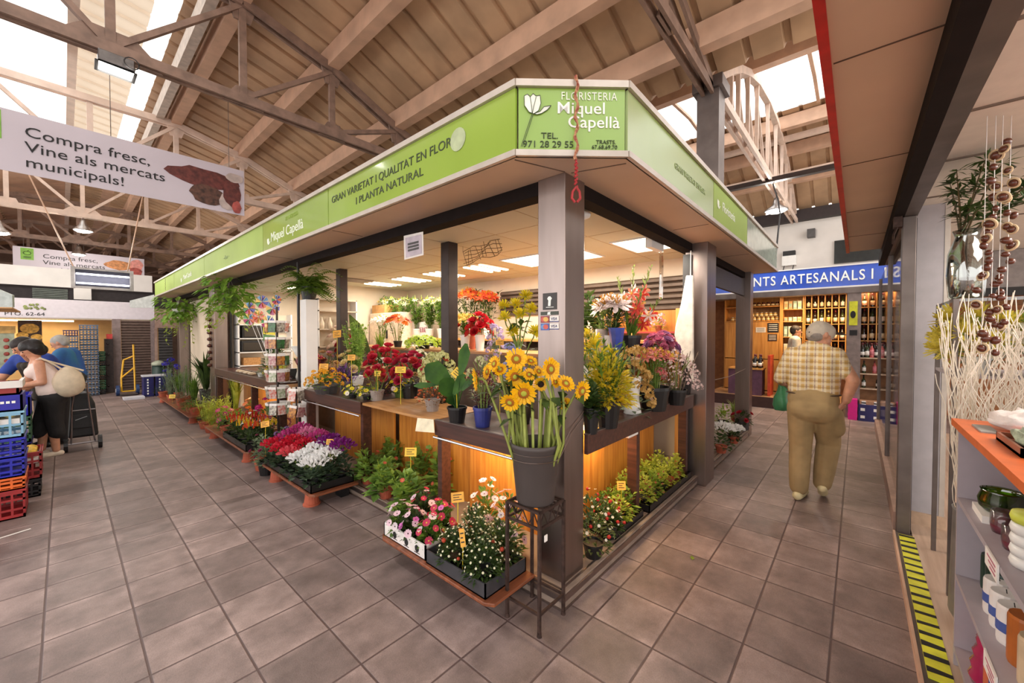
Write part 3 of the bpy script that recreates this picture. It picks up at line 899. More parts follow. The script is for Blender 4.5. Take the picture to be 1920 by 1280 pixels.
def banner(name, label, y, x0, x1, z0, z1, k, logo_x, meat):
    """flat hanging cloth at depth y; k scales the print"""
    t = thing(name, label, 'banner', ((x0 + x1) / 2, y, z0), 'hanging market banners')
    cl = MB().box(x0, x1, y, y + .006, z0, z1).build('cloth', M('banner_cloth', (206, 196, 206), .5, var=.03, scale=1.5), t)
    for x in (x0 + .2, (x0 + x1) / 2, x1 - .2):
        MB().tube([(x, y, z1), (x, y, 5.72 if x < .4 else 5.5 if x < 1.4 else 5.36)], .004, 4).build('wire', STEEL2, t)
    f = (1, 0, 0)
    for s, dx, dz in (('Compra fresc,', 0, .0), ('Vine als mercats', .0, -.178 * k), ('municipals!', .0, -.36 * k)):
        text(s, 'lettering', INK, t, (logo_x + .405 * k + dx, y - .006, z1 - .27 * k + dz), f, UPV, .172 * k, width=1.12)
    MB().box(logo_x - .0, logo_x + .24 * k, y - .004, y, z1 - .36 * k, z1 - .03 * k).build('green_logo_square', M('logo_green', (128, 178, 70), .5), t)
    q = MB(); c = Vector((logo_x + .12 * k, y - .008, z1 - .17 * k))
    q.tube([c + Vector((.07 * k * math.cos(a * .45), 0, .05 * k * math.sin(a * .45))) for a in range(15)], .006 * k, 4)
    q.tube([c + Vector((.0, 0, .05 * k)), c + Vector((.03 * k, 0, .08 * k))], .006 * k, 4)
    for d in (.11, .14): q.box(c.x - .07 * k, c.x + .07 * k, y - .009, y - .005, c.z - d * k, c.z - (d - .012) * k)
    q.build('logo_drawing', INK, t)
    for i, (nm, m, pts) in enumerate(meat):
        MB().prism([(x0 + (x1 - x0) * u, y - .003 - .003 * i, z0 + (z1 - z0) * v) for u, v in pts], (0, -.002, 0)).build(nm, m, t)
    return t


def blob(cu, cv, ru, rv, n=16, ph=0, wob=.12):
    rr = random.Random(int(cu * 1000 + cv * 77))
    return [(cu + ru * math.cos(2 * PI * i / n) * (1 + rr.uniform(-wob, wob)), cv + rv * math.sin(2 * PI * i / n) * (1 + rr.uniform(-wob, wob))) for i in range(n)]


MEATD = M('printed_dark_meat', (104, 50, 44), .6, var=.3, scale=14)
MEATB = M('printed_brown_meat', (92, 60, 48), .6, var=.4, scale=16)
MEATP = M('printed_pale_fish', (196, 178, 172), .6, var=.15, scale=8)
MEATR = M('printed_red_meat', (176, 84, 76), .6, var=.25, scale=12)
banner('hanging_banner', 'near hanging banner with dark meat picture at its right end', 7.5, -1.05, 1.97, 3.5, 4.22, 1.0, -.675,
       [('meat_print', MEATD, blob(.83, .63, .14, .2)), ('meat_print', MEATB, blob(.845, .3, .075, .2)), ('fish_print', MEATP, blob(.925, .24, .035, .2)),
        ('meat_print', MEATD, blob(.945, .45, .04, .3)), ('meat_print', MEATR, blob(.965, .15, .02, .14)), ('fish_print', MEATP, blob(.955, .78, .04, .1))])
banner('hanging_banner', 'far hanging banner with pink meat picture and green logo square', 18.3, -.92, 1.86, 3.36, 4.12, 1.02, -.78,
       [('meat_print', M('printed_orange_meat', (206, 140, 90), .6, var=.25, scale=14), blob(.78, .62, .12, .2)), ('meat_print', M('printed_pink_meat', (226, 150, 140), .6, var=.15, scale=12), blob(.93, .7, .06, .25)),
        ('meat_print', MEATR, blob(.92, .35, .06, .25)), ('meat_print', M('printed_pale_meat', (232, 190, 180), .6), blob(.93, .1, .05, .08))])

# insect lamp hung on two slanting wires
fr = thing('insect_lamp', 'metal framed insect lamp with two bright tubes on slanting wires', 'lamp', (.58, 12.0, 2.53))
q = MB()
for z in (2.55, 2.93): q.box(.13, 1.03, 11.97, 12.03, z - .02, z + .02)
for x in (.15, 1.01): q.box(x - .03, x + .03, 11.96, 12.04, 2.52, 2.96)
q.build('frame', M('lamp_frame', (170, 164, 160), .35, .8), fr)
MB().box(.18, .98, 12.03, 12.04, 2.55, 2.93).build('back_grid', M('lamp_back', (44, 42, 52), .5), fr)
for z in (2.63, 2.82): MB().tube([(.19, 11.98, z), (.97, 11.98, z)], .018, 8).build('tube', M('insect_tube', (235, 236, 255), .3, emit=3), fr)
q = MB(); q.tube([(.16, 12, 2.95), (-.42, 12, 4.75)], .012, 5); q.tube([(.95, 12, 2.95), (1.35, 12, 5.5)], .012, 5); q.build('suspension_wires', BEAM, fr)
light('lamp', 'AREA', fr, (0, -.06, .2), 3, (.9, .92, 1), .8, .2, (math.radians(90), 0, 0))

# ================================================================ back row of stalls at the end of the left aisle
YB = 15.3
LILAC = M('pale_lilac_board', (226, 218, 226), .5, var=.03)
bs = thing('back_stall', 'white fronted stall row across the end of the left aisle', 'stall', (-.6, YB, 0))
MB().box(-4.5, 1.75, YB, YB + .03, 1.99, 2.46).build('fascia', LILAC, bs)
MB().box(-4.5, 1.75, YB + .3, YB + .33, 2.8, 3.28).build('upper_board', WHITE, bs)
MB().box(.2, .52, YB + .26, YB + .3, 2.5, 3.0).build('upper_box', WHITE, bs)
MB().box(-4.5, 2.2, YB + .5, YB + .53, 2.3, 2.85).build('dark_gap', M('dark_recess', (52, 46, 48), .8), bs)
q = MB()
for k in range(6): q.box(-.5, .1, YB + .46, YB + .5, 2.5 + k * .045, 2.53 + k * .045)
q.build('vent_slats', M('vent_green_grey', (96, 104, 96), .5), bs)
MB().box(-4.5, 2.2, YB + .02, YB + 1.6, 1.96, 2.0).build('ceiling_board', CREAM, bs)
MB().box(-4.5, 2.2, YB + 1.5, YB + 1.55, 0, 2.0).build('back_board', M('warm_board', (216, 176, 120), .7, var=.1, scale=2), bs)
MB().box(.885, 1.05, YB - .02, YB + .2, 0, 1.99).build('post', M('mauve_post', (146, 128, 126), .5, .2), bs)
MB().box(1.66, 1.76, YB - .02, YB + .2, 0, 1.99).build('post', M('mauve_post', (146, 128, 126)), bs)
text('PTO. 62-64', 'lettering', INK, bs, (-.92, YB - .006, 2.035), (1, 0, 0), UPV, .12, width=1.1)
q = MB()
for k in range(14): q.ball((-.62 + .33 * R.random(), YB - .012, 2.2 + .12 * R.random()), .03, 6, 4, (1, .3, 1))
q.build('vegetable_print', M('veg_print', (140, 150, 90), .6, var=.4, scale=20), bs)
MB().tube([(-2.2, YB + .9, 1.93), (.2, YB + .9, 1.93)], .02, 8).build('lamp_tube', M('warm_tube', (255, 214, 150), .4, emit=9), bs)  # tube added so the stall's area light has a visible source
light('stall_lamp', 'AREA', bs, (-.4, .9, 1.9), 30, (1, .8, .5), 2.5, .3)
q = thing('roller_shutter', 'tall brown roller shutter behind the yellow hand truck', 'shutter', (1.35, YB, 0))
shutter('x', 'y', (1.06, YB + .04), (1, 0), .6, 0, 1.98, n=26, m=M('back_shutter', (112, 92, 84), .5, .3)).children[0].parent = q
for o in [o for o in C.objects if o.name == 'x']: bpy.data.objects.remove(o)
q.children[0].location = (-.29, .04, 0)
shutter('roller_shutter', 'narrow dark roller shutter left of the green panel', (1.78, YB - .4), (1, 0), .3, 0, 1.75, n=22, m=M('grey_shutter', (84, 80, 80), .5, .3))
tag(MB().box(1.72, 2.3, YB - .32, YB - .28, 1.75, 2.3).box(1.71, 1.77, YB - .33, YB - .27, 0, 1.75).build('header_board', M('header_beige', (170, 140, 126), .6)), 'beige board above the narrow dark shutter', 'board')
sf = thing('stall_fascia', 'small pale fascia box beyond the end of the green band', 'sign', (1.35, 13.9, 2.3))
MB().prism([(1.16, 14.3, 2.27), (1.6, 13.97, 2.27), (1.6, 13.97, 2.62), (1.16, 14.3, 2.45)], (.02, .04, 0)).build('board', M('grey_grid_board', (170, 172, 170), .5), sf)
sf2 = thing('stall_fascia', 'pale grey corner of a stall sign at the left edge', 'sign', (-.9, 11, 2.06))
MB().prism([(-1.6, 11.6, 2.05), (-.57, 11, 2.05), (-.57, 11, 2.26), (-1.6, 11.6, 2.9)], (.02, .05, 0)).build('board', M('grey_green_board', (186, 194, 190), .4), sf2)
MB().prism([(-1.6, 11.6, 2.05), (-.57, 11, 2.05), (-.57, 13, 2.05), (-1.6, 13, 2.05)], (0, 0, -.02)).build('underside', M('tan_soffit', (200, 150, 96), .6), sf2)

# tall stacks of crates and goods before the back stall
CBLUE = M('blue_grey_crate', (96, 116, 142), .45, var=.15)
CNAVY = M('navy_crate', (26, 26, 92), .4, var=.15)
CBROWN = M('brown_crate', (110, 52, 42), .5, var=.15)
CGREEN = M('green_crate', (46, 92, 62), .5, var=.15)
CWHITE = M('pale_crate', (206, 206, 214), .5, var=.05)
CRED = M('red_crate', (150, 34, 36), .4, var=.12)
CORANGE = M('orange_crate', (226, 104, 36), .4, var=.1)
CBL = M('royal_blue_crate', (26, 30, 168), .4, var=.12)
CLB = M('light_blue_crate', (128, 178, 208), .4, var=.08)
CBK = M('black_crate', (26, 24, 26), .45, var=.2)


def crate(label, m, x0, x1, y0, y1, z0, z1, group=None, slots=8, name='plastic_crate', solid=False, rows=3):
    q = MB(); w = .014
    if x0 > x1: x0, x1 = x1, x0
    q.box(x0, x1, y0, y1, z0, z0 + .012)
    h = z1 - z0
    if solid:
        q.box(x0, x1, y0, y0 + w, z0, z1); q.box(x0, x1, y1 - w, y1, z0, z1); q.box(x0, x0 + w, y0, y1, z0, z1); q.box(x1 - w, x1, y0, y1, z0, z1)
    else:
        for (xa, xb, ya, yb) in ((x0, x1, y0, y0 + w), (x0, x1, y1 - w, y1), (x0, x0 + w, y0, y1), (x1 - w, x1, y0, y1)):
            q.box(xa, xb, ya, yb, z1 - .16 * h, z1); q.box(xa, xb, ya, yb, z0, z0 + .14 * h)
            for k in range(1, rows): q.box(xa, xb, ya, yb, z0 + h * (k / rows) - .012, z0 + h * (k / rows) + .006)
            lx = xb - xa; ly = yb - ya
            for k in range(slots + 1):
                if lx > ly: c = xa + (lx - .014) * k / slots; q.box(c, c + .014, ya + .002, yb - .002, z0, z1 - .02)
                else: c = ya + (ly - .014) * k / slots; q.box(xa + .002, xb - .002, c, c + .014, z0, z1 - .02)
    for (xa, xb, ya, yb) in ((x0 - .008, x1 + .008, y0 - .008, y0 + .004), (x0 - .008, x1 + .008, y1 - .004, y1 + .008), (x0 - .008, x0 + .004, y0, y1), (x1 - .004, x1 + .008, y0, y1)):
        q.box(xa, xb, ya, yb, z1 - .018, z1)
    return tag(q.build(name, m), label, 'crate', group)


ORD = ['lowest', 'second', 'third', 'fourth', 'fifth', 'sixth', 'seventh', 'eighth', 'ninth', 'tenth', 'eleventh', 'twelfth', 'thirteenth', 'fourteenth', 'fifteenth']
for i in range(14):
    crate('%s crate from the floor in the tall blue grey stack' % ORD[i], CBLUE, .275, .6, YB - .55, YB - .1, .13 * i, .13 * i + .125, 'crates in the tall blue grey stack', 5, rows=2)
for i in range(11):
    m = CBROWN if i < 5 else (CWHITE if i in (6,) else CBLUE if i < 10 else CNAVY)
    crate('%s crate from the floor in the shorter mixed stack' % ORD[i], m, .0, .25, YB - .5, YB - .1, .153 * i, .153 * i + .148, 'crates in the shorter mixed stack', 5, rows=2)
for i in range(9):
    crate('%s dark green crate from the floor beside the mauve post' % ORD[i], CGREEN if i % 3 else CBK, .61, .72, YB - .45, YB - .1, .125 * i, .125 * i + .12, 'narrow dark green crate stack', 3, rows=2)
dk = thing('dark_trolley', 'tall dark brown wheeled rack with red top beside mauve post', 'rack', (.81, YB - .2, 0))
q = MB(); q.box(.72, .88, YB - .3, YB - .05, .02, 1.45)
for k in range(5): q.ball((.78, YB - .31, .2 + k * .28), .025, 6, 4)
q.build('frame', M('dark_brown', (48, 34, 32), .6, var=.3), dk)
MB().box(.76, .87, YB - .28, YB - .1, 1.45, 1.58).build('red_cap', M('red_cap', (206, 66, 60), .5), dk)
tag(MB().box(.0, .25, YB - .9, YB - .55, 0, .16).build('plastic_crate', M('purple_blue_box', (76, 64, 140), .5)), 'purple blue crate on the floor before the mixed stack', 'crate')
# posters inside the back stall
pb = thing('poster_board', 'dark poster board with round yellow pictures behind the shoppers', 'poster', (-.57, YB + .6, 1.2))
MB().box(-.75, -.36, YB + .6, YB + .63, 1.2, 1.93).build('board', M('dark_board', (70, 44, 28), .6, var=.3), pb)
q = MB()
for x, z, r in ((-.56, 1.72, .16), (-.68, 1.55, .1), (-.45, 1.5, .1)): q.prism([(x + r * math.cos(a * PI / 8), YB + .595, z + r * .8 * math.sin(a * PI / 8)) for a in range(16)], (0, -.006, 0))
q.build('pictures', M('gold_print', (214, 160, 60), .5, var=.3, scale=20), pb)
pl_ = thing('poster_board', 'pale green poster strip at the left edge behind the shoppers', 'poster', (-1.0, YB + .5, .6))
MB().box(-1.3, -.8, YB + .5, YB + .53, .6, 1.75).build('board', M('sage_board', (164, 172, 150), .6, var=.2, scale=6), pl_)
MB().box(-1.3, -.78, YB + .48, YB + .5, 1.6, 1.78).build('header', M('tan_header', (206, 166, 100), .6), pl_)
q = MB()
for k in range(5): q.ball((-.93, YB + .49, .75 + k * .17), .05, 7, 5, (1, .3, 1))
q.build('pictures', M('red_print', (150, 60, 50), .5, var=.3, scale=20), pl_)

# yellow hand truck
ht = thing('hand_truck', 'yellow hand truck with blue wheels against the brown shutter', 'hand truck', (1.1, 14.3, 0))
YEL = M('yellow_tube_paint', (232, 176, 40), .4, var=.08)
q = MB()
for x in (.97, 1.22): q.tube([(x, 14.2, .1), (x, 14.24, .45), (x + (.06 if x < 1.1 else 0), 14.42, .9 if x < 1.1 else 1.3)], .02, 6)
q.tube([(1.03, 14.42, .9), (1.22, 14.38, 1.0)], .02, 6); q.tube([(.97, 14.24, .45), (1.22, 14.3, .7)], .02, 6); q.tube([(.97, 14.2, .1), (1.22, 14.2, .1)], .02, 6)
q.build('frame', YEL, ht)
MB().box(.93, 1.26, 14.0, 14.2, .03, .05).build('toe_plate', STEEL2, ht)
for x in (.9, 1.27):
    w = MB().tube([(x - .03, 14.24, .13), (x + .03, 14.24, .13)], .13, 16).build('wheel', M('blue_wheel', (34, 62, 110), .5), ht)
    MB().tube([(x - .035, 14.24, .13), (x + .035, 14.24, .13)], .05, 10).build('hub', WHITEPL, w)


def bin_(label, x0, x1, y0, y1, h, m, lidm):
    t = thing('storage_bin', label, 'bin', ((x0 + x1) / 2, (y0 + y1) / 2, 0))
    MB().box(x0, x1, y0, y1, 0, h).build('body', m, t, bevel=.01)
    MB().box(x0 - .015, x1 + .015, y0 - .015, y1 + .015, h, h + .04).build('lid', lidm, t, bevel=.01)
    q = MB()
    for k in range(6): q.box(x0 + .35 * (x1 - x0), x0 + .5 * (x1 - x0), y0 - .004, y0, .06 + k * .07, .1 + k * .07)
    q.build('white_bars', WHITEINK, t)


bin_('dark blue bin with white lid beside the hand truck wheel', 1.3, 1.5, 13.4, 13.7, .5, CNAVY, CWHITE)
bin_('dark blue bin with white lid next to the grey green barrel', 1.53, 1.72, 13.4, 13.7, .5, CNAVY, CWHITE)
br = thing('lidded_barrel', 'dark green barrel with pale domed lid behind the blue bins', 'barrel', (1.66, 13.95, 0))
MB().lathe([(.12, 0), (.14, .3), (.13, .75)], (1.66, 13.95, 0), 14).build('body', M('dark_green_barrel', (40, 62, 56), .5), br, smooth=True)
MB().lathe([(.15, .75), (.14, .82), (.06, .87), (0, .88)], (1.66, 13.95, 0), 14).build('lid', M('sage_lid', (160, 166, 146), .5), br, smooth=True)
tag(MB().box(.93, 1.3, 13.1, 13.45, 0, .05).build('shallow_tray', CWHITE), 'shallow white tray on the floor in front of the hand truck', 'tray')

# ---- crates of the fruit stand on the left
XC = -.24
for lb, m, z0, z1, g in (('red slotted crate at the floor under the blue crates', CRED, 0, .25, 0), ('orange crate just above the red floor crate', CORANGE, .25, .36, 0), ('lower royal blue crate of the near stack', CBL, .36, .53, 0), ('upper royal blue crate of the near stack', CBL, .53, .70, 0)):
    crate(lb, m, XC - .6, XC, 5.44, 5.84, z0, z1, 'crates of the near fruit stack', 9)
crate('light blue slotted crate full of pale fruit in the near stack', CLB, XC - .6, XC, 5.44, 5.84, .70, .93, 'crates of the near fruit stack', 9, rows=2)
bx = thing('cardboard_box', 'royal blue printed box on the light blue crate', 'box', (XC - .3, 5.64, .93))
q = MB(); q.box(XC - .6, XC, 5.44, 5.84, .93, .945); q.box(XC - .6, XC, 5.44, 5.455, .93, 1.07); q.box(XC - .6, XC, 5.825, 5.84, .93, 1.07); q.box(XC - .6, XC - .585, 5.44, 5.84, .93, 1.07); q.box(XC - .015, XC, 5.44, 5.84, .93, 1.07)
q.build('walls', M('blue_card', (34, 30, 160), .5, var=.1), bx)
q = MB()
for k in range(9): q.box(XC - .3 + k * .03, XC - .28 + k * .03, 5.437, 5.44, 1.0, 1.02)
q.box(XC - .56, XC - .42, 5.437, 5.44, .96, 1.0); q.build('white_print', WHITEINK, bx)
rt_ = thing('fruit_tray', 'red and white shallow tray of vegetables topping the near stack', 'tray', (XC - .3, 5.64, 1.07))
q = MB(); q.box(XC - .6, XC - .02, 5.46, 5.84, 1.07, 1.085)
for a in ((XC - .6, XC - .02, 5.46, 5.475), (XC - .6, XC - .02, 5.825, 5.84), (XC - .6, XC - .585, 5.46, 5.84), (XC - .035, XC - .02, 5.46, 5.84)): q.box(*a, 1.07, 1.17)
q.build('walls', M('red_card', (150, 50, 46), .6), rt_)
q = MB(); q.box(XC - .62, XC - .01, 5.445, 5.46, 1.13, 1.19); q.box(XC - .02, XC, 5.45, 5.84, 1.13, 1.19); q.build('white_edge', WHITE, rt_)


def fruit(label, group, m, spots, r, name, cat, sq=(1, 1, .85), stem_m=None):
    me = MB().ball((0, 0, 0), r, 9, 7, sq).mesh(name, m, True)
    ms = MB().tube([(0, 0, r * sq[2] * .9), (r * .1, 0, r * sq[2] * 1.25)], r * .1, 5).mesh('stalk', stem_m or M('stalk_brown', (80, 62, 34), .8)) 
    for i, p in enumerate(spots):
        o = bpy.data.objects.new(name, me); C.objects.link(o); o.location = p; o.rotation_euler = (R.uniform(-.5, .5), R.uniform(-.5, .5), R.uniform(0, 6))
        tag(o, label, cat, group)
        s = bpy.data.objects.new('stalk', ms); C.objects.link(s); s.parent = o


fruit('pale yellow fruit lying in the light blue slotted crate', 'pale fruit in the light blue crate', M('pale_fruit', (222, 214, 150), .5, var=.12), [(XC - .075 - .09 * i, 5.52 + .1 * j, .902) for i in range(6) for j in range(3)], .042, 'fruit', 'fruit')
fruit('round green and cream squash on the red and white tray', 'squash on the top tray', M('green_squash', (168, 168, 96), .5, var=.4, scale=30), [(XC - .09 - .105 * i, 5.53 + .11 * j, 1.128) for i in range(5) for j in range(3)], .05, 'squash', 'vegetable')
fruit('cream coloured mushroom cap in the royal blue printed box', 'mushrooms in the blue box', M('mushroom', (220, 206, 186), .6, var=.1), [(XC - .08 - .1 * i, 5.51, .98) for i in range(5)], .04, 'mushroom', 'vegetable')
for x0, x1, y0, y1, z, nm in ((XC - .58, XC - .02, 5.46, 5.82, .863, 'near'), (-.56, -.18, 6.05, 6.38, .378, 'second')):
    tag(MB().box(x0, x1, y0, y1, z - .05, z).build('paper_liner', PAPER), 'pale paper liner under the fruit of the %s stack' % nm, 'liner')
crate('black crate on the floor of the second stack', CBK, -.58, -.17, 6.03, 6.4, 0, .175, 'crates of the second fruit stack', 8)
crate('red slotted crate of yellow fruit above the black crate', CRED, -.58, -.16, 6.03, 6.4, .175, .44, 'crates of the second fruit stack', 8)
fruit('yellow and orange fruit heaped in the red slotted crate', 'fruit in the red crate', M('yellow_fruit', (226, 184, 66), .45, var=.25), [(-.235 - .105 * i, 6.1 + .11 * j, .423) for i in range(3) for j in range(3)], .05, 'fruit', 'fruit')
for lb, m, z0, z1 in (('dark blue box behind the second stack on the floor', CNAVY, 0, .42), ('green slotted crate behind the second stack', CGREEN, .42, .7), ('bright blue box over the green slotted crate', CBL, .7, .93)):
    crate(lb, m, -.7, -.25, 6.75, 7.15, z0, z1, 'crates of the third fruit stack', 7, solid=(m is not CGREEN))
st = thing('fruit_stand', 'dark fruit stand full of dark vegetables between the two shoppers', 'stand', (-.9, 7.6, 0))
MB().box(-1.4, -.32, 7.2, 8.25, .78, .82).build('table_top', CBK, st)
MB().box(-1.36, -.36, 7.24, 8.2, 0, .78).build('skirt', M('dark_skirt', (30, 30, 30), .8), st)
fruit('dark green avocado on the dark fruit stand', 'avocados on the fruit stand', M('avocado', (48, 56, 30), .45, var=.3), [(-.4 - .1 * i, 7.28 + .1 * j, .858) for i in range(5) for j in range(4)], .048, 'avocado', 'fruit', (1, 1, .8))
fruit('yellow green pear on the far part of the fruit stand', 'pears on the fruit stand', M('pear_skin', (190, 180, 80), .45, var=.2), [(-.42 - .1 * i, 7.78 + .11 * j, .874) for i in range(5) for j in range(4)], .05, 'pear', 'fruit', (.9, .9, 1.1))
fruit('orange fruit heaped at the left edge of the fruit stand', 'oranges on the fruit stand', M('orange_peel', (232, 120, 40), .45, var=.1), [(-1.0 - .11 * i, 7.32 + .11 * j, .872) for i in range(3) for j in range(7)], .052, 'orange', 'fruit', (1, 1, 1))
tag(MB().bar((-.42, 4.98, .003), (-.2, 5.06, .003), .02, .002).build('paper_scrap', PAPER), 'white scrap of paper on the floor by the red crate', 'paper')

# black shopping trolley behind the woman
tr = thing('shopping_trolley', 'black shopping trolley bag on wheels behind the woman', 'trolley', (.2, 8.15, 0))
q = MB(); q.prism([(.02, 7.98, .17), (.31, 7.98, .17), (.28, 7.98, .62), (.22, 7.98, .78), (.06, 7.98, .78)], (0, .3, 0)); q.build('bag', M('black_nylon', (22, 22, 24), .55, var=.3, bump=.1), tr, bevel=.03)
MB().box(.06, .26, 7.955, 7.985, .3, .5).build('pocket', M('black_nylon', (22, 22, 24)), tr, bevel=.01)
q = MB(); q.bar((.09, 7.95, .42), (.2, 7.95, .46), .012, .006); q.build('logo_stripe', M('silver_stripe', (180, 184, 190), .3), tr)
q = MB()
q.tube([(.05, 7.96, .1), (.06, 7.95, .6), (.1, 7.93, .9), (.2, 7.93, .93), (.22, 7.95, .62), (.27, 7.96, .1)], .011, 6); q.tube([(.05, 7.96, .55), (.28, 7.96, .55)], .01, 6); q.tube([(.02, 7.96, .1), (.31, 7.96, .1)], .011, 6)
q.build('frame', M('grey_tube', (150, 144, 146), .35, .8), tr)
for x in (.0, .32): MB().tube([(x - .02, 7.98, .09), (x + .02, 7.98, .09)], .09, 14).build('wheel', BLACKPL, tr)
# ================================================================ shop on the right, beside the camera
struct('ceiling_shop', MB().box(.2, 9.0, -4.2, -.33, 2.62, 2.66), M('shop_ceiling', (226, 216, 204), .6, var=.03))
mb = MB()
for x in (1.35, 2.05, 2.75, 3.45, 4.3, 5.4): mb.box(x - .008, x + .008, -4.2, -.33, 2.612, 2.622)
struct('trim_31', mb, M('ceiling_groove', (120, 104, 92), .7))
sh = thing('shop_canopy', 'beige canopy soffit with red lip over the right hand shop front', 'canopy', (3, -.05, 2.6))
MB().box(-1.2, 6.4, -.2, .085, 2.6, 2.62).build('soffit', SOFFIT, sh)
MB().box(-1.2, 6.4, .085, .115, 2.585, 2.66).build('red_lip', M('red_lip', (186, 30, 30), .4), sh)
MB().box(-1.2, 6.4, .1, .112, 2.66, 3.0).build('fascia', WHITE, sh)
q = MB()
for x in (1.9, 3.1, 4.3, 5.4): q.box(x - .003, x + .003, -.2, .08, 2.597, 2.6)
q.build('joint_lines', MATS['joint_shadow_gap'], sh)
struct('shop_track_beam', MB().box(-1.2, 7.2, -.262, -.2, 2.5, 2.62), MATS['track_black'])
struct('shop_lintel_beam', MB().box(-1.2, 7.2, -.335, -.262, 2.5, 2.64), STEEL2)
tag(MB().box(4.3, 4.4, -.33, -.252, 0, 2.5).build('steel_pillar', STEEL2, bevel=.004), 'narrow steel shutter guide post at the right shop entrance', 'pillar')
gp = thing('grey_pillar', 'wide pale grey pillar just inside the right shop entrance', 'pillar', (4.66, -.44, 0))
MB().box(4.56, 4.8, -.53, -.35, .05, 2.62).build('shaft', M('pale_grey_panel', (178, 172, 176), .4, var=.04), gp)
MB().box(4.555, 4.57, -.535, -.505, .05, 2.62).build('edge_trim', ALU, gp)
MB().box(4.54, 4.82, -.545, -.335, .05, .15).build('base_board', M('beige_base', (196, 166, 140), .5), gp)
tag(MB().box(4.4, 4.56, -.34, -.3, 0, 2.5).build('dark_gap_panel', BLACK), 'black sheet standing for the shaded gap between the steel post and the grey pillar', 'panel')  # black sheet stands in for shade in the open gap
struct('floor_shop', MB().box(-1.2, 9, -4.2, -.34, 0, .05), wood_mat('shop_floor_wood', (206, 180, 158), (184, 156, 134), .4, 'X'))
struct('trim_32', MB().box(-1.2, 4.3, -.34, -.235, 0, .045), STEEL2)
struct('trim_33', MB().box(-1.2, 4.3, -.245, -.232, .0, .05), BEAM)
# hazard tape on the threshold
ht = thing('hazard_tape', 'yellow and black striped tape stuck along the shop threshold', 'tape', (3.4, -.3, .045))
MB().box(2.55, 4.24, -.345, -.262, .045, .052).build('tape', M('tape_yellow', (226, 226, 60), .4, var=.12), ht)
for k in range(17):
    x = 2.6 + k * .1; w = R.uniform(.024, .036)
    MB().prism([(x, -.346, .0525), (x + w, -.346, .0525), (x + w + R.uniform(-.01, .01), -.262, .0525), (x + R.uniform(-.01, .01), -.262, .0525)], (0, 0, .0012)).build('black_stripe', INK, ht)
# shop front glazing further along
sg = thing('shop_window', 'glass shop front with slim steel bars beyond the steel post', 'window', (6.8, -.29, 0))
MB().box(4.4, 9.0, -.3, -.24, 0, .16).build('kerb', M('pinkish_kerb', (166, 136, 122), .45, var=.1), sg)
MB().box(4.4, 9.0, -.288, -.282, .16, 2.5).build('pane', glass_mat('shop_glass', (244, 240, 238), .2), sg)
for x in (at(1668, 700, 'Y', -.29).x, 8.95): MB().box(x, x + .05, -.305, -.262, .16, 2.5).build('bar', STEEL2, sg)
lk = thing('shutter_lock', 'small steel lock bracket on the soffit end of the shop', 'bracket', (4.3, -.2, 2.2))
q = MB(); q.box(4.26, 4.34, -.25, -.2, 2.42, 2.5); q.tube([(4.28, -.22, 2.42), (4.24, -.2, 2.36), (4.3, -.2, 2.3)], .008, 5); q.build('bracket', IRON, lk)
hd = thing('shop_header', 'grey header panel with dark lower edge deep in the right shop', 'panel', (7.6, -2.4, 2.1))
MB().box(7.6, 7.7, -4.2, -.45, 2.16, 2.615).build('board', M('grey_header', (150, 142, 140), .5), hd)
MB().box(7.58, 7.72, -4.2, -.45, 2.06, 2.16).build('dark_edge', BLACK, hd)
cl_ = thing('ceiling_light', 'added unseen square lamp panel on the white ceiling of the right shop', 'light', (3.0, -1.8, 2.59))
MB().box(2.4, 3.6, -2.4, -1.2, 2.59, 2.62).build('panel', M('shop_lamp_panel', (255, 244, 228), .4, emit=4), cl_)  # glowing panel added out of view to carry the shop's fill light
light('lamp', 'AREA', cl_, (0, 0, -.02), 60, (1, .93, .85), 1.2, 1.2)
q = MB()
hk = thing('ceiling_hook', 'wire hook hanging from the groove of the white shop ceiling', 'hook', (3.4, -.62, 2.5))
q.tube([(3.45, -.62, 2.615), (3.45, -.62, 2.53), (3.45, -.64, 2.51), (3.45, -.62, 2.49), (3.45, -.6, 2.51)], .004, 5); q.build('wire', STEEL2, hk)

# ---- grey shelf unit with orange top
GREYBD = M('grey_laminate', (172, 162, 168), .45, var=.03)
SX0, SX1, SY0, SY1 = 1.5, 2.744, -.8, -.36
su = thing('shelf_unit', 'grey shelf unit with orange top beside the entrance threshold', 'shelf unit', (2.1, -.58, .05))
MB().box(SX1 - .02, SX1, SY0, SY1, .05, 1.17).build('side_panel', GREYBD, su)
MB().box(SX0, SX0 + .02, SY0, SY1, .05, 1.17).build('side_panel', GREYBD, su)
MB().box(SX0, SX1, SY0, SY0 + .02, .05, 1.17).build('back_panel', GREYBD, su)
MB().box(SX0 - .02, SX1 + .02, SY0 - .02, SY1 + .02, 1.17, 1.2).build('worktop', M('orange_laminate', (216, 104, 48), .35, var=.08), su)
ZB1, ZB2, ZB0 = .842, .479, .14
for z in (ZB1, ZB2, ZB0): MB().box(SX0 + .02, SX1 - .02, SY0 + .02, SY1, z - .022, z).build('shelf', GREYBD, su)
for i, (x, z) in enumerate(((1.985, ZB2), (2.0, ZB1))):
    pt = thing('price_strip', ('white price strip on the middle shelf edge', 'white price strip on the upper shelf edge')[i], 'price tag', (x, SY1 + .004, z - .06))
    MB().box(x, x + .16, SY1 + .001, SY1 + .006, z - .06, z + .002).build('card', PAPER, pt)
    q = MB()
    for k in range(3): q.box(x + .02, x + .13 - .02 * k, SY1 + .006, SY1 + .007, z - .018 - k * .015, z - .012 - k * .015)
    q.build('scribble', M('pink_ink', (190, 110, 130), .6), pt)


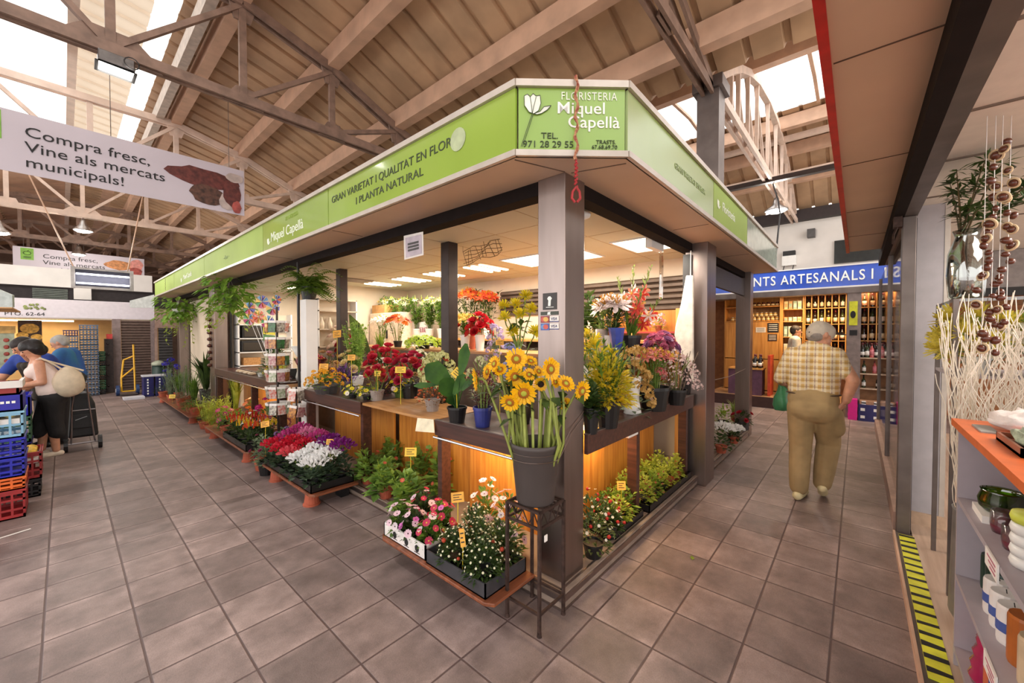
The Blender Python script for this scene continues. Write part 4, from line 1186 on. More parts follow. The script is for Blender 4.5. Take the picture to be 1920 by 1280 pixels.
def candle(label, x, y, z, r, h, m, cat='candle', name='pillar_candle', group=None, wick=True):
    t = thing(name, label, cat, (x, y, z), group)
    MB().lathe([(r * .96, 0), (r, .01), (r, h - .01), (r * .94, h), (0.0, h - .004)], (x, y, z), 18).build('wax', m, t, smooth=False)
    if wick: MB().tube([(x, y, z + h - .005), (x, y + .002, z + h + .012)], .0015, 4).build('wick', INK, t)
    return t


GRC = glass_mat('green_glass', (150, 190, 50), .3)
gb = thing('glass_bowl', 'round green glass candle bowl on the upper grey shelf', 'bowl', (2.5, -.45, ZB1))
MB().lathe([(.045, 0), (.062, .02), (.066, .05), (.056, .082), (.06, .09), (.052, .082), (.06, .05), (.056, .022), (0, .012)], (2.5, -.45, ZB1 + .03), 22).build('bowl', GRC, gb, smooth=True)
MB().lathe([(.05, .0), (.056, .045), (0, .045)], (2.5, -.45, ZB1 + .045), 18).build('wax', M('green_wax', (150, 180, 60), .5), gb, smooth=True)
MB().box(2.41, 2.59, -.5, -.385, ZB1, ZB1 + .03).build('card_base', PAPER, gb)
rd = M('wine_red_wax', (124, 26, 56), .3, coat=.6)
for i, (x, y) in enumerate(((2.34, -.43), (2.26, -.47), (2.18, -.43))):
    t = thing('red_votive', ('wine red votive glass next to the green bowl', 'middle wine red votive glass behind the others', 'wine red votive glass nearest the white candles')[i], 'candle', (x, y, ZB1), 'wine red votive glasses')
    MB().lathe([(.03, 0), (.036, .02), (.034, .05), (0, .05)], (x, y, ZB1), 14).build('wax', rd, t, smooth=True)
    MB().lathe([(.032, .0), (.038, .03), (.036, .085), (.034, .085), (.036, .03)], (x, y, ZB1), 14).build('glass', GLASS, t, smooth=True)
for i in range(5):
    tag(MB().lathe([(.02, 0), (.052, .002), (.056, .018), (.052, .034), (.0, .036)], (2.04, -.44, ZB1 + i * .036), 18).build('wax_disc', WHITEPL if i < 4 else M('lime_wax', (206, 212, 80), .5), smooth=True), ('lowest white wax disc of the pile on the upper shelf', 'second white wax disc of the pile', 'third white wax disc of the pile', 'fourth white wax disc just under the lime one', 'lime coloured disc topping the pile of white discs')[i], 'candle', 'pile of wax discs')
dg = M('dark_green_wax', (26, 58, 48), .4, var=.2)
for i in range(4): candle(('dark green ribbed candle at the far end of the middle shelf', 'second dark green candle on the middle shelf', 'third dark green candle on the middle shelf', 'dark green candle at the back of the middle shelf')[i], 2.66 - .085 * i, -.46 - .07 * (i == 3), ZB2, .036, .15, dg, group='dark green candles')
for i in range(3):
    c = candle(('white candle with blue band beside the dark green candles', 'middle white candle with blue band', 'white candle with blue band nearest the brown one')[i], 2.44 - .1 * i, -.44, ZB2, .043, .14, M('ivory_wax', (230, 224, 220), .5, var=.04), group='white candles with blue bands')
    MB().lathe([(.0445, .045), (.0445, .08)], (2.44 - .1 * i, -.44, ZB2), 18).build('blue_band', M('blue_band', (70, 92, 160), .5), c)
for i, (x, m, h) in enumerate(((2.12, M('amber_wax', (176, 96, 36), .45), .17), (2.0, M('beige_wax', (206, 182, 150), .5), .16), (1.9, M('beige_wax', (206, 182, 150), .5), .12))):
    candle(('amber brown candle after the blue banded ones', 'tall beige candle at the near end of the middle shelf', 'short beige candle at the near end of the middle shelf')[i], x, -.45, ZB2, .05, h, m)
for i, (x, y) in enumerate(((2.62, -.46), (2.5, -.43))):
    bt = thing('ribbed_bottle', ('red ribbed ornamental bottle on the bottom shelf by the side panel', 'deep pink ribbed ornamental bottle on the bottom shelf')[i], 'bottle', (x, y, ZB0))
    MB().lathe([(.05, 0), (.06, .03), (.05, .06), (.056, .085), (.044, .11), (.05, .135), (.036, .16), (.04, .185), (.026, .21), (.028, .23), (.014, .25), (.0, .3)], (x, y, ZB0), 18).build('glass', M(('ruby_glass', 'magenta_glass')[i], ((190, 44, 30), (176, 30, 84))[i], .15, var=.15, coat=.8), bt, smooth=True)
for i, (x, m) in enumerate(((2.3, M('salmon_wax', (214, 110, 74), .4)), (2.22, M('cobalt_wax', (30, 60, 170), .4)))):
    candle(('tall salmon taper candle standing on the bottom shelf', 'tall cobalt blue taper candle standing on the bottom shelf')[i], x, -.4, ZB0, .02, .28, m, name='taper_candle')
for i in range(3): candle(('striped cream candle on the bottom shelf near end', 'second cream candle on the bottom shelf near end', 'third cream candle on the bottom shelf near end')[i], 2.1 - .11 * i, -.45, ZB0, .05, .16, M('cream_wax', (220, 200, 170), .5))

# things on the orange top
WL = M('white_linen', (226, 216, 212), .8, var=.08, scale=20, bump=.6, bscale=30)


def crumpled(label, c, rx, ry, h, name='linen_bundle', cat='bundle', m=WL, amp=.3):
    q = MB().ball((0, 0, 0), 1, 22, 14)
    vs = []
    for x, y, z in q.v:
        n = mnoise.noise(Vector((x * 2.3 + c[0] * 9, y * 2.3 + c[1] * 7, z * 2.3))) * amp + mnoise.noise(Vector((x * 6, y * 6 + c[0], z * 6))) * amp * .5
        k = 1 + n
        vs.append((c[0] + x * rx * k, c[1] + y * ry * k, c[2] + max(0, (z * .5 + .5)) * h * k))
    q.v = vs
    return tag(q.build(name, m, smooth=True), label, cat)


ZTOP = 1.2
crumpled('crumpled white linen bundle at the corner of the orange top', (2.55, -.52, ZTOP), .12, .1, .085)
crumpled('white linen bundle behind the wooden tray on the orange top', (2.2, -.62, ZTOP), .13, .1, .09)
wt = thing('wooden_tray', 'small wooden tray with pale green herbs on the orange top', 'tray', (2.18, -.44, ZTOP))
q = MB(); q.box(2.02, 2.32, -.5, -.4, ZTOP, ZTOP + .01)
for a in ((2.02, 2.32, -.5, -.492), (2.02, 2.32, -.408, -.4), (2.02, 2.028, -.5, -.4), (2.312, 2.32, -.5, -.4)): q.box(*a, ZTOP, ZTOP + .03)
q.build('tray', PLANK, wt)
tag(MB().box(2.43, 2.6, -.43, -.38, ZTOP, ZTOP + .006).build('flat_packet', M('packet_grey', (150, 150, 146), .4)), 'flat grey packet at the front edge of the orange top', 'packet')
crumpled('pale green dried herb bundle lying in the small wooden tray', (2.17, -.45, ZTOP + .011), .12, .035, .05, 'herb_bundle', 'herbs', M('dried_herb', (176, 186, 160), .8, var=.3, scale=30), .35)

# ---- tall display: glass vase with leafy branches, curly white withies, garlands
rk = thing('display_rack', 'tall grey rack carrying the glass vase behind the grey pillar', 'rack', (3.75, -.62, .05))
for z in (1.8, 1.36): MB().box(3.42, 4.1, -.85, -.42, z - .018, z).build('shelf', glass_mat('rack_glass', (226, 232, 228), .3) if z > 1.5 else GREYBD, rk)
for x in (3.43, 4.08):
    for y in (-.84, -.43): MB().box(x - .012, x + .012, y - .012, y + .012, .05, 1.8).build('leg', STEEL2, rk)
gv = thing('glass_vase', 'tall clear glass vase on the rack behind the grey pillar', 'vase', (3.6, -.49, 1.8))
MB().lathe([(.06, 0), (.075, .02), (.085, .15), (.08, .28), (.05, .38), (.062, .42), (.058, .42), (.046, .38), (.076, .28), (.08, .15), (.07, .025), (0, .015)], (3.6, -.49, 1.8), 20).build('glass', glass_mat('vase_glass', (226, 230, 226), .5), gv, smooth=True)
LEAFD = leaf_mat('dark_leaf', (76, 100, 42), (40, 60, 26))
LEAFM = leaf_mat('mid_leaf', (118, 152, 54), (66, 98, 34))
LEAFL = leaf_mat('light_leaf', (160, 180, 66), (104, 138, 44))
LEAFY = leaf_mat('lime_leaf', (200, 206, 84), (150, 170, 60))
LEAFG = leaf_mat('grey_leaf', (140, 156, 120), (88, 108, 80))
STEMG = M('green_stem', (120, 140, 58), .5, var=.2)
STEMD = M('brown_stem', (86, 70, 40), .6, var=.2)
br = thing('leafy_branches', 'dark leafy branches arching out of the clear glass vase', 'branches', (3.6, -.49, 1.83))
q = MB(); lv = MB()
for k in range(11):
    a = R.uniform(0, 6.28); lean = R.uniform(.1, .42); tgt = Vector((3.6 + lean * math.cos(a) * .7 - .12, -.5 + lean * math.sin(a) * .5 - .1, R.uniform(2.3, 2.56)))
    p0 = Vector((3.6, -.49, 1.84)); p1 = Vector((3.6 + .03 * math.cos(a), -.49 + .03 * math.sin(a), 2.2))
    pts = [p0.lerp(p1, t) for t in (0, .5)] + [p1.lerp(tgt, t) + Vector((0, 0, .03 * math.sin(t * 3))) for t in (0, .3, .6, .8, 1)]
    q.tube(pts, [.005, .005, .005, .004, .004, .003, .002], 5)
    for p in pts[3:]:
        for j in range(9):
            d = Vector((R.uniform(-1, 1), R.uniform(-1, 1), R.uniform(-.3, .8)))
            lv.leaf(p, d, R.uniform(.06, .1), .02, .15, .15)
q.build('stems', STEMD, br); lv.build('foliage', LEAFD, br)
chest = M('chestnut_brown', (92, 44, 26), .3, var=.35, scale=30, coat=.3)
husk = M('pale_husk', (214, 188, 150), .7, var=.15)
me_ch = MB().ball((0, 0, 0), 1, 10, 7, (1, 1, .8)).mesh('chestnut', chest, True)
q = MB(); q.tube([(.95 * math.cos(t * PI / 8), .95 * math.sin(t * PI / 8), .15) for t in range(17)], .22, 6, False)
me_rg = q.mesh('husk_ring', husk, True)
for gi, (gx, gy, zt, zb, lb) in enumerate(((2.9, -.475, 2.45, 1.44, 'longest chestnut garland hanging in front of the leafy branches'), (2.92, -.50, 2.5, 1.5, 'chestnut garland with open husks just right of the longest one'), (2.88, -.445, 2.15, 1.46, 'chestnut garland hanging nearest the glass vase'), (2.95, -.53, 2.3, 1.58, 'rightmost chestnut garland beside the white flowers'))):
    g = thing('chestnut_garland', lb, 'garland', (gx, gy, zb), 'chestnut garlands')
    MB().tube([(gx, gy, 2.62), (gx, gy, zb)], .0015, 4).build('string', WHITE, g)
    n = int((zt - zb) / .066)
    for k in range(n):
        z = zt - (zt - zb) * k / n
        s = R.uniform(.014, .021); dx, dy = R.uniform(-.03, .03), R.uniform(-.03, .03)
        inst('chestnut', me_ch, g, (dx, dy, z - zb), s, (R.uniform(0, 3), R.uniform(0, 3), 0))
        if R.random() < .3: inst('husk', me_rg, g, (dx, dy, z - zb), s * 1.25, (R.uniform(1, 2), R.uniform(-.4, .4), YAW))
wp = thing('withy_pot', 'tall grey floor pot holding the curly white withies', 'pot', (3.15, -.52, .05))
MB().lathe([(.1, 0), (.13, .06), (.12, .6), (.125, .62), (.11, .62), (.1, .1), (0, .1)], (3.15, -.52, .05), 18).build('pot', M('grey_pot', (120, 116, 112), .5), wp, smooth=True)
cw = thing('curly_withies', 'bunch of curly white withies behind the orange topped unit', 'withies', (3.15, -.52, .2))
q = MB()
for k in range(150):
    a = R.uniform(0, 6.28); rr = R.uniform(.01, .12); ph = R.uniform(0, 6); pts = []; hh = R.uniform(1.1, 1.62)
    for i in range(22):
        t = i / 21; w = .028 * math.sin(t * 19 + ph) * (t ** .5); r_ = .05 + rr * t * 1.25
        pts.append((3.15 + math.cos(a) * r_ + w * math.sin(a), -.52 + math.sin(a) * r_ + w * math.cos(a) + .012 * math.sin(t * 23 + ph), .2 + hh * t))
    q.tube(pts, .0019, 4, False)
q.build('withies', M('white_withy', (232, 222, 206), .6, var=.05), cw)
# ================================================================ wine shop across the end of the aisle
XW = 9.8
ws = thing('wine_shop_front', 'wine shop front with long blue lettered sign at the end of the aisle', 'shop front', (XW, -.4, 0))
BLUE = M('blue_sign', (26, 74, 186), .25, var=.05, coat=.4)
MB().box(XW, XW + .06, -4.2, 4.0, 2.5, 2.88).build('sign_board', BLUE, ws)
q = MB(); q.box(XW - .01, XW + .06, -4.2, 4.0, 2.47, 2.5); q.box(XW - .01, XW + .06, -4.2, 4.0, 2.88, 2.9); q.build('sign_edge', WHITE, ws)
MB().box(XW - .02, XW + .3, -4.2, 4.0, 2.36, 2.47).build('sign_base', STEEL2, ws)
# letters run towards -y
for s, px_, sz in (('ALIMENTS', None, .27), ('ARTESANALS', 1464, .27), ('I', 1632, .27), ('DIA', 1656, .27), ('4', None, .3)):
    y = {'ALIMENTS': 2.33, '4': -2.55}.get(s) if px_ is None else at(px_, 520, 'X', XW).y
    text(s, 'lettering', WHITEINK, ws, (XW - .008, y, 2.6), (0, -1, 0), UPV, sz, width=.75 if s == 'ARTESANALS' else .78, space=1.12, offset=.002)
MB().box(XW, XW + .3, -.05, .15, .0, 2.36).build('post', M('grey_shop_post', (136, 122, 118), .45, .2), ws)
MB().box(XW, XW + .3, -2.2, -1.98, 0, 2.36).build('post', M('grey_shop_post', (136, 122, 118)), ws)
MB().box(XW, XW + .3, 2.6, 2.8, 0, 2.36).build('post', M('grey_shop_post', (136, 122, 118)), ws)
fl2 = MB().box(9.9, 11.6, .2, 2.6, 0, .23).build('raised_floor', M('dark_step', (66, 40, 38), .5), ws)
MB().box(9.92, 11.6, .2, 2.6, .23, .236).build('floor_covering', M('tan_step_floor', (176, 130, 88), .5), ws)
MB().box(11.35, 11.45, -3, 3, 0, 2.6).build('back_board', M('warm_brown_wall', (150, 96, 56), .7), ws)
MB().box(9.86, 11.5, -4.2, 4, 2.44, 2.47).build('ceiling_board', CREAM, ws)
for x, y0, y1 in ((10.3, .2, 1.6), (10.05, -.75, .05)): MB().tube([(x, y0, 2.425), (x, y1, 2.425)], .018, 8).build('lamp_tube', MATS['warm_tube'], ws)  # tubes added as visible sources for the two fill lights below
light('shop_lamp', 'AREA', ws, (.5, .9, 2.4), 55, (1, .72, .4), .4, 1.4)
light('shop_lamp', 'AREA', ws, (.25, -.35, 2.4), 22, (1, .76, .46), .2, .8)
po = thing('yellow_poster', 'yellow notice with dark picture on the grey wine shop post', 'poster', (XW - .006, .06, 1.75))
MB().box(XW - .008, XW - .002, -.0, .12, 1.75, 2.2).build('sheet', M('acid_yellow', (212, 212, 50), .5), po)
MB().prism([(XW - .011, .065 + .04 * math.cos(a * PI / 7), 1.95 + .07 * math.sin(a * PI / 7)) for a in range(14)], (.002, 0, 0)).build('picture', INK, po)
tag(MB().box(XW - .01, XW - .002, .0, .11, 1.56, 1.66).build('black_sticker', INK), 'small black sticker below the yellow notice', 'sticker')

SHW = wood_mat('shelf_honey_wood', (216, 158, 84), (190, 128, 60), .5, 'Z')
XS = 10.9
yv = lambda px_, X=XS: at(px_, 600, 'X', X).y
cab = thing('jar_cabinet', 'honey wood cabinet with jar shelves over closed doors', 'cabinet', (XS + .15, 1.6, .236))
y0, y1 = yv(1462), 2.5
MB().box(XS, XS + .4, y1 - .02, y1, .236, 2.44).build('side', SHW, cab); MB().box(XS - .02, XS + .4, y0 - .04, y0, .236, 2.44).build('side', SHW, cab)
MB().box(XS + .38, XS + .4, y0, y1, .236, 2.44).build('back', SHW, cab)
for z in (2.24, 1.9): MB().box(XS, XS + .38, y0, y1 - .02, z - .02, z).build('shelf', SHW, cab)
for z0, z1 in ((.26, .98), (1.0, 1.87)):
    for ya, yb in ((y0, (y0 + y1) / 2), ((y0 + y1) / 2, y1 - .02)):
        MB().box(XS - .015, XS, ya + .006, yb - .006, z0, z1).build('door', SHW, cab)
for i, (px_, z, w, h, m) in enumerate(((1427, 1.62, .2, .12, PAPER), (1450, 1.62, .22, .22, INK), (1449, 1.42, .18, .16, M('dark_photo', (70, 50, 40), .5, var=.4, scale=30)))):
    y = yv(px_)
    t = thing('door_notice', ('pale notice taped to the honey cabinet door', 'dark patterned notice on the cabinet door', 'small framed dark picture on the cabinet door')[i], 'notice', (XS - .02, y, z))
    MB().box(XS - .022, XS - .016, y - w / 2, y + w / 2, z, z + h).build('sheet', m, t)
    q = MB()
    for k in range(4): q.box(XS - .024, XS - .022, y - w * .38, y + w * .38, z + h * (.18 + .2 * k), z + h * (.24 + .2 * k))
    q.build('print', GREYPL if m is PAPER else PAPER, t)


def bottle_parts(glass, label_m, r, h, tall=.3, cap=None):
    body = MB().lathe([(r * .96, 0), (r, .008), (r, h * .56), (r * .88, h * .63), (r * .42, h * .72), (r * .36, h * .9), (0, h * .9)], (0, 0, 0), 12).mesh('glass', glass, True)
    lab = MB().lathe([(r * 1.02, h * .16), (r * 1.02, h * .16 + h * tall)], (0, 0, 0), 12).mesh('label', label_m, True)
    cp = MB().lathe([(r * .4, h * .8), (r * .4, h), (0, h)], (0, 0, 0), 8).mesh('cap', cap or M('wine_capsule', (90, 24, 34), .35), True)
    return body, lab, cp


DGLASS = M('dark_bottle_glass', (26, 20, 16), .12, var=.2, coat=.6)
LABC = M('cream_bottle_label', (228, 214, 180), .6, var=.05)
LABW = M('white_bottle_label', (236, 232, 226), .6, var=.03)
LABP = M('pink_bottle_label', (206, 120, 130), .6, var=.05)
LABY = M('gold_bottle_label', (214, 178, 100), .5, var=.1)
GOLDC = M('gold_capsule', (190, 150, 70), .35, .5)
BK = [bottle_parts(DGLASS, LABC, .038, .3), bottle_parts(DGLASS, LABW, .038, .31, .22), bottle_parts(DGLASS, LABY, .037, .3, .34, GOLDC),
      bottle_parts(M('rose_bottle_glass', (190, 90, 90), .12, coat=.6), LABP, .037, .3, .4), bottle_parts(M('green_bottle_glass', (40, 56, 26), .12, coat=.6), LABW, .038, .3, .3, INK)]


def bottle(label, p, k, group=None, name='wine_bottle', s=1.0, cat='bottle'):
    t = thing(name, label, cat, p, group)
    t.scale = (s, s, s)
    for nm, me in zip(('glass', 'label', 'cap'), BK[k]): inst(nm, me, t, (0, 0, 0))
    t.rotation_euler = (0, 0, R.uniform(0, 6))
    return t


# shelf column with boxes
y0b, y1b = yv(1507), yv(1466)
col = thing('shelf_column', 'narrow honey wood shelf column of packets beside the wine rack', 'shelf', (XS + .15, (y0b + y1b) / 2, .236))
for y in (y0b, y1b - .02): MB().box(XS, XS + .4, y, y + .02, .236, 2.44).build('side', SHW, col)
MB().box(XS + .38, XS + .4, y0b, y1b, .236, 2.44).build('back', SHW, col)
ZS_ = (2.15, 1.87, 1.52, 1.16, .8)
for z in ZS_: MB().box(XS, XS + .38, y0b + .02, y1b - .02, z - .018, z).build('shelf', SHW, col)
PK = [M('packet_cream', (226, 206, 160), .6), M('packet_tan', (200, 160, 110), .6), M('packet_teal', (150, 176, 160), .5), M('packet_pale', (232, 226, 210), .6)]
rown = ['top', 'second', 'third', 'fourth', 'lowest']
for r_, z in enumerate(ZS_):
    for k in range(4):
        y = y1b - .07 - k * .085; h = (.18, .1, .24, .2, .16)[r_]
        t = thing('food_packet', '%s packet from the left on the %s shelf of the narrow column' % (('first', 'second', 'third', 'fourth')[k], rown[r_]), 'packet', (XS + .08, y, z), 'food packets on the narrow column')
        MB().box(XS + .04, XS + .12, y - .034, y + .034, z, z + h).build('box', PK[(k + r_) % 4], t)
        MB().box(XS + .037, XS + .04, y - .024, y + .024, z + h * .25, z + h * .7).build('label', PK[(k + r_ + 1) % 4], t)
# jars
JD = M('dark_preserve', (90, 40, 24), .2, var=.3, coat=.6); JY = M('yellow_preserve', (214, 160, 60), .2, var=.2, coat=.6); LID = M('jar_lid', (196, 186, 170), .35, .6); LIDD = M('dark_jar_lid', (70, 34, 30), .4)
for row, z, n, m, ld in (('top shelf', 2.24, 9, JD, LIDD), ('lower shelf', 1.9, 11, JY, LID), ('second tier', 1.998, 8, JY, LID)):
    mb_ = MB().lathe([(.034, 0), (.04, .01), (.04, .06), (.032, .075), (0, .075)], (0, 0, 0), 12).mesh('glass', m, True)
    ml_ = MB().lathe([(.035, .074), (.035, .096), (0, .097)], (0, 0, 0), 12).mesh('lid', ld, True)
    mw_ = MB().lathe([(.041, .018), (.041, .05)], (0, 0, 0), 12).mesh('label', LABC, True)
    for k in range(n):
        lb = {'top shelf': 'dark preserve jar number %s from the wine side on the top cabinet shelf', 'lower shelf': 'yellow preserve jar standing %s from the wine side on the lower cabinet shelf', 'second tier': 'yellow preserve jar stacked %s from the wine side on the other jars'}[row] % ORD[k].replace('lowest', 'first')
        t = thing('preserve_jar', lb.replace('number ', ''), 'jar', (XS + .1, y0 + .06 + k * .093 + (.04 if row == 'second tier' else 0), z), 'preserve jars in the cabinet')
        for nm, me in (('glass', mb_), ('lid', ml_), ('label', mw_)): inst(nm, me, t, (0, 0, 0))


# pigeonhole wine racks
def wine_rack(label, X, ya, yb, ncol, zrows, zbot, tag_, skip=()):
    t = thing('wine_rack', label, 'rack', (X + .12, (ya + yb) / 2, zbot))
    w = (yb - ya) / ncol
    for k in range(ncol + 1): MB().box(X, X + .28, ya + k * w - .008, ya + k * w + .008, zbot, 2.44).build('upright', SHW, t)
    for z in zrows: MB().box(X, X + .28, ya, yb, z - .012, z).build('shelf', SHW, t)
    MB().box(X + .27, X + .29, ya, yb, zbot, 2.44).build('back', M('rack_dark_back', (80, 44, 26), .6), t)
    for r_, z in enumerate(zrows):
        for k in range(ncol):
            lb = '%s bottle from the left in the %s row of the %s wine rack' % (ORD[ncol - 1 - k].replace('lowest', 'first'), ('top', 'second', 'third', 'fourth', 'fifth', 'sixth')[r_], tag_)
            bottle(lb, (X + .1, ya + (k + .5) * w, z), R.choice([0, 0, 1, 2, 4]), 'bottles in the %s wine rack' % tag_, s=1.0 if r_ else .9)


wine_rack('large honey wood wine rack behind the walking man', XS, yv(1586), yv(1509), 6, (2.15, 1.8, 1.44, 1.08), .9, 'large')
XR = 10.15
wine_rack('small honey wood wine rack right of the grey shop post', XR, yv(1692, XR), yv(1613, XR), 5, (2.1, 1.78, 1.46), 1.43, 'small')
cs = thing('bottle_shelves', 'pale open shelves of bottles under the small wine rack', 'shelf', (10.1, -.35, 0))
ya, yb = yv(1692, 10.1), yv(1611, 10.1)
for z in (1.14, .84, .56): MB().box(9.98, 10.44, ya, yb, z - .02, z).build('shelf', M('pale_shelf', (206, 178, 150), .5), cs)
for y in (ya, yb - .02): MB().box(9.98, 10.44, y, y + .02, 0, 1.43).build('side', M('pale_shelf', (206, 178, 150)), cs)
MB().box(10.42, 10.44, ya, yb, 0, 1.43).build('back', M('warm_back', (176, 124, 84), .6), cs)
for k in range(9): bottle('%s bottle from the left in the front row on the open shelves' % ORD[k].replace('lowest', 'first'), (10.05, yb - .055 - k * .066, 1.14), (1, 4, 3, 1, 1, 0, 3, 4, 1)[k], 'front row of standing bottles', s=.9)
for k in range(8): bottle('%s bottle from the left in the back row on the open shelves' % ORD[k].replace('lowest', 'first'), (10.2, yb - .09 - k * .066, 1.14), (1, 0, 0, 2, 1, 0, 1, 4)[k], 'back row of standing bottles', s=1.0)
for k in range(4): bottle(('dark bottle at the left of the middle open shelf', 'rose bottle on the middle open shelf', 'dark bottle on the middle open shelf near the glass bar', 'dark bottle at the far right of the middle open shelf')[k], (10.1, yb - .08 - k * .15, .84), (4, 3, 0, 1)[k], s=.8)
for k in range(3): bottle(('slim dark bottle on the lowest open shelf', 'white labelled bottle on the lowest open shelf', 'dark bottle at the right of the lowest open shelf')[k], (10.1, yb - .08 - k * .2, .56), (4, 1, 0)[k], s=.8)


def carton(label, x, y0, y1, z0, z1, m, d=.25, prn=PAPER):
    t = thing('carton', label, 'box', (x + d / 2, (y0 + y1) / 2, z0))
    MB().box(x, x + d, y0, y1, z0, z1).build('box', m, t)
    q = MB(); w = abs(y1 - y0); h = z1 - z0
    for u, v in ((.2, .25), (.2, .7), (.8, .25), (.8, .7)): q.box(x - .003, x, y0 + w * u - .03, y0 + w * u + .03, z0 + h * v - .025, z0 + h * v + .025)
    q.build('print', prn, t)
    return t


MAG = M('magenta_box', (222, 30, 140), .5, var=.05)
NAV = M('navy_carton', (38, 34, 92), .5, var=.1)
carton('bright magenta box on the floor beside the walking man', 9.6, -.02, .11, .0, .38, MAG, .25, MAG)
carton('navy carton next to the bright magenta box', 9.6, -.33, -.035, 0, .3, NAV)
carton('tan lidded box on top of the navy carton', 9.62, -.33, -.05, .3, .36, M('tan_box', (176, 130, 100), .5), .22, PAPER)
carton('white striped carton between the two navy ones', 9.6, -.44, -.34, 0, .38, M('pale_stripe', (220, 206, 206), .5), .22, NAV)
carton('navy carton at the right beside the shop window', 9.6, -.65, -.45, 0, .3, NAV)
# bottle display at the left of the wine shop
ds = thing('display_case', 'purple draped case carrying dark bottles by the wine shop entrance', 'case', (10.2, 1.72, .236))
MB().box(10.0, 10.4, 1.55, 2.2, .236, .8).build('case', M('purple_drape', (96, 62, 84), .6, var=.15), ds)
MB().box(9.98, 10.42, 1.53, 2.2, .8, .83).build('top', SHW, ds)
MB().box(10.05, 10.5, 1.40, 1.45, .236, 1.12).build('red_panel', M('red_orange_panel', (196, 70, 40), .5), ds)
for k in range(6): bottle(('dark bottle at the front right of the purple case', 'second dark bottle on the purple case', 'third dark bottle on the purple case', 'dark bottle at the back right of the purple case', 'second bottle in the back row of the purple case', 'third bottle in the back row of the purple case')[k], (10.1 + .16 * (k // 3), 1.6 + .1 * (k % 3), .83), 1 if k < 3 else 0, 'bottles on the purple case', s=1)
# details on the white wall above
cbx = thing('junction_box', 'white junction box with dark top on the wall above the blue sign', 'junction box', (12.4, 1.35, 3.2))
MB().box(12.36, 12.5, 1.2, 1.5, 3.35, 3.6).build('box', WHITEPL, cbx); MB().box(12.35, 12.5, 1.22, 1.48, 3.6, 3.72).build('dark_top', INK, cbx)
q = MB()
for y in (1.25, 1.45): q.tube([(12.37, y, 3.35), (12.37, y + .05, 3.1), (12.37, y - .03, 2.9)], .012, 5)
q.build('cables', GREYPL, cbx)
cbl = tag(MB().tube([(8.6, 1.2, 4.34), (8.3, 1.08, 3.95), (7.95, 1.0, 3.6), (7.6, .98, 3.2), (7.29, .97, 2.7)], .012, 6).build('loose_cable', BLACK), 'black cable looping down to the end of the green band', 'cable')
tb = thing('wall_fitting', 'small bracketed fitting high on the white wall', 'fitting', (12.3, .9, 4.1))
MB().box(12.3, 12.5, .82, .98, 4.0, 4.2).build('box', GREYPL, tb)
# ================================================================ flowers: blooms
def pm(name, c, c2=None): return leaf_mat('petal_' + name, c, c2, .14)


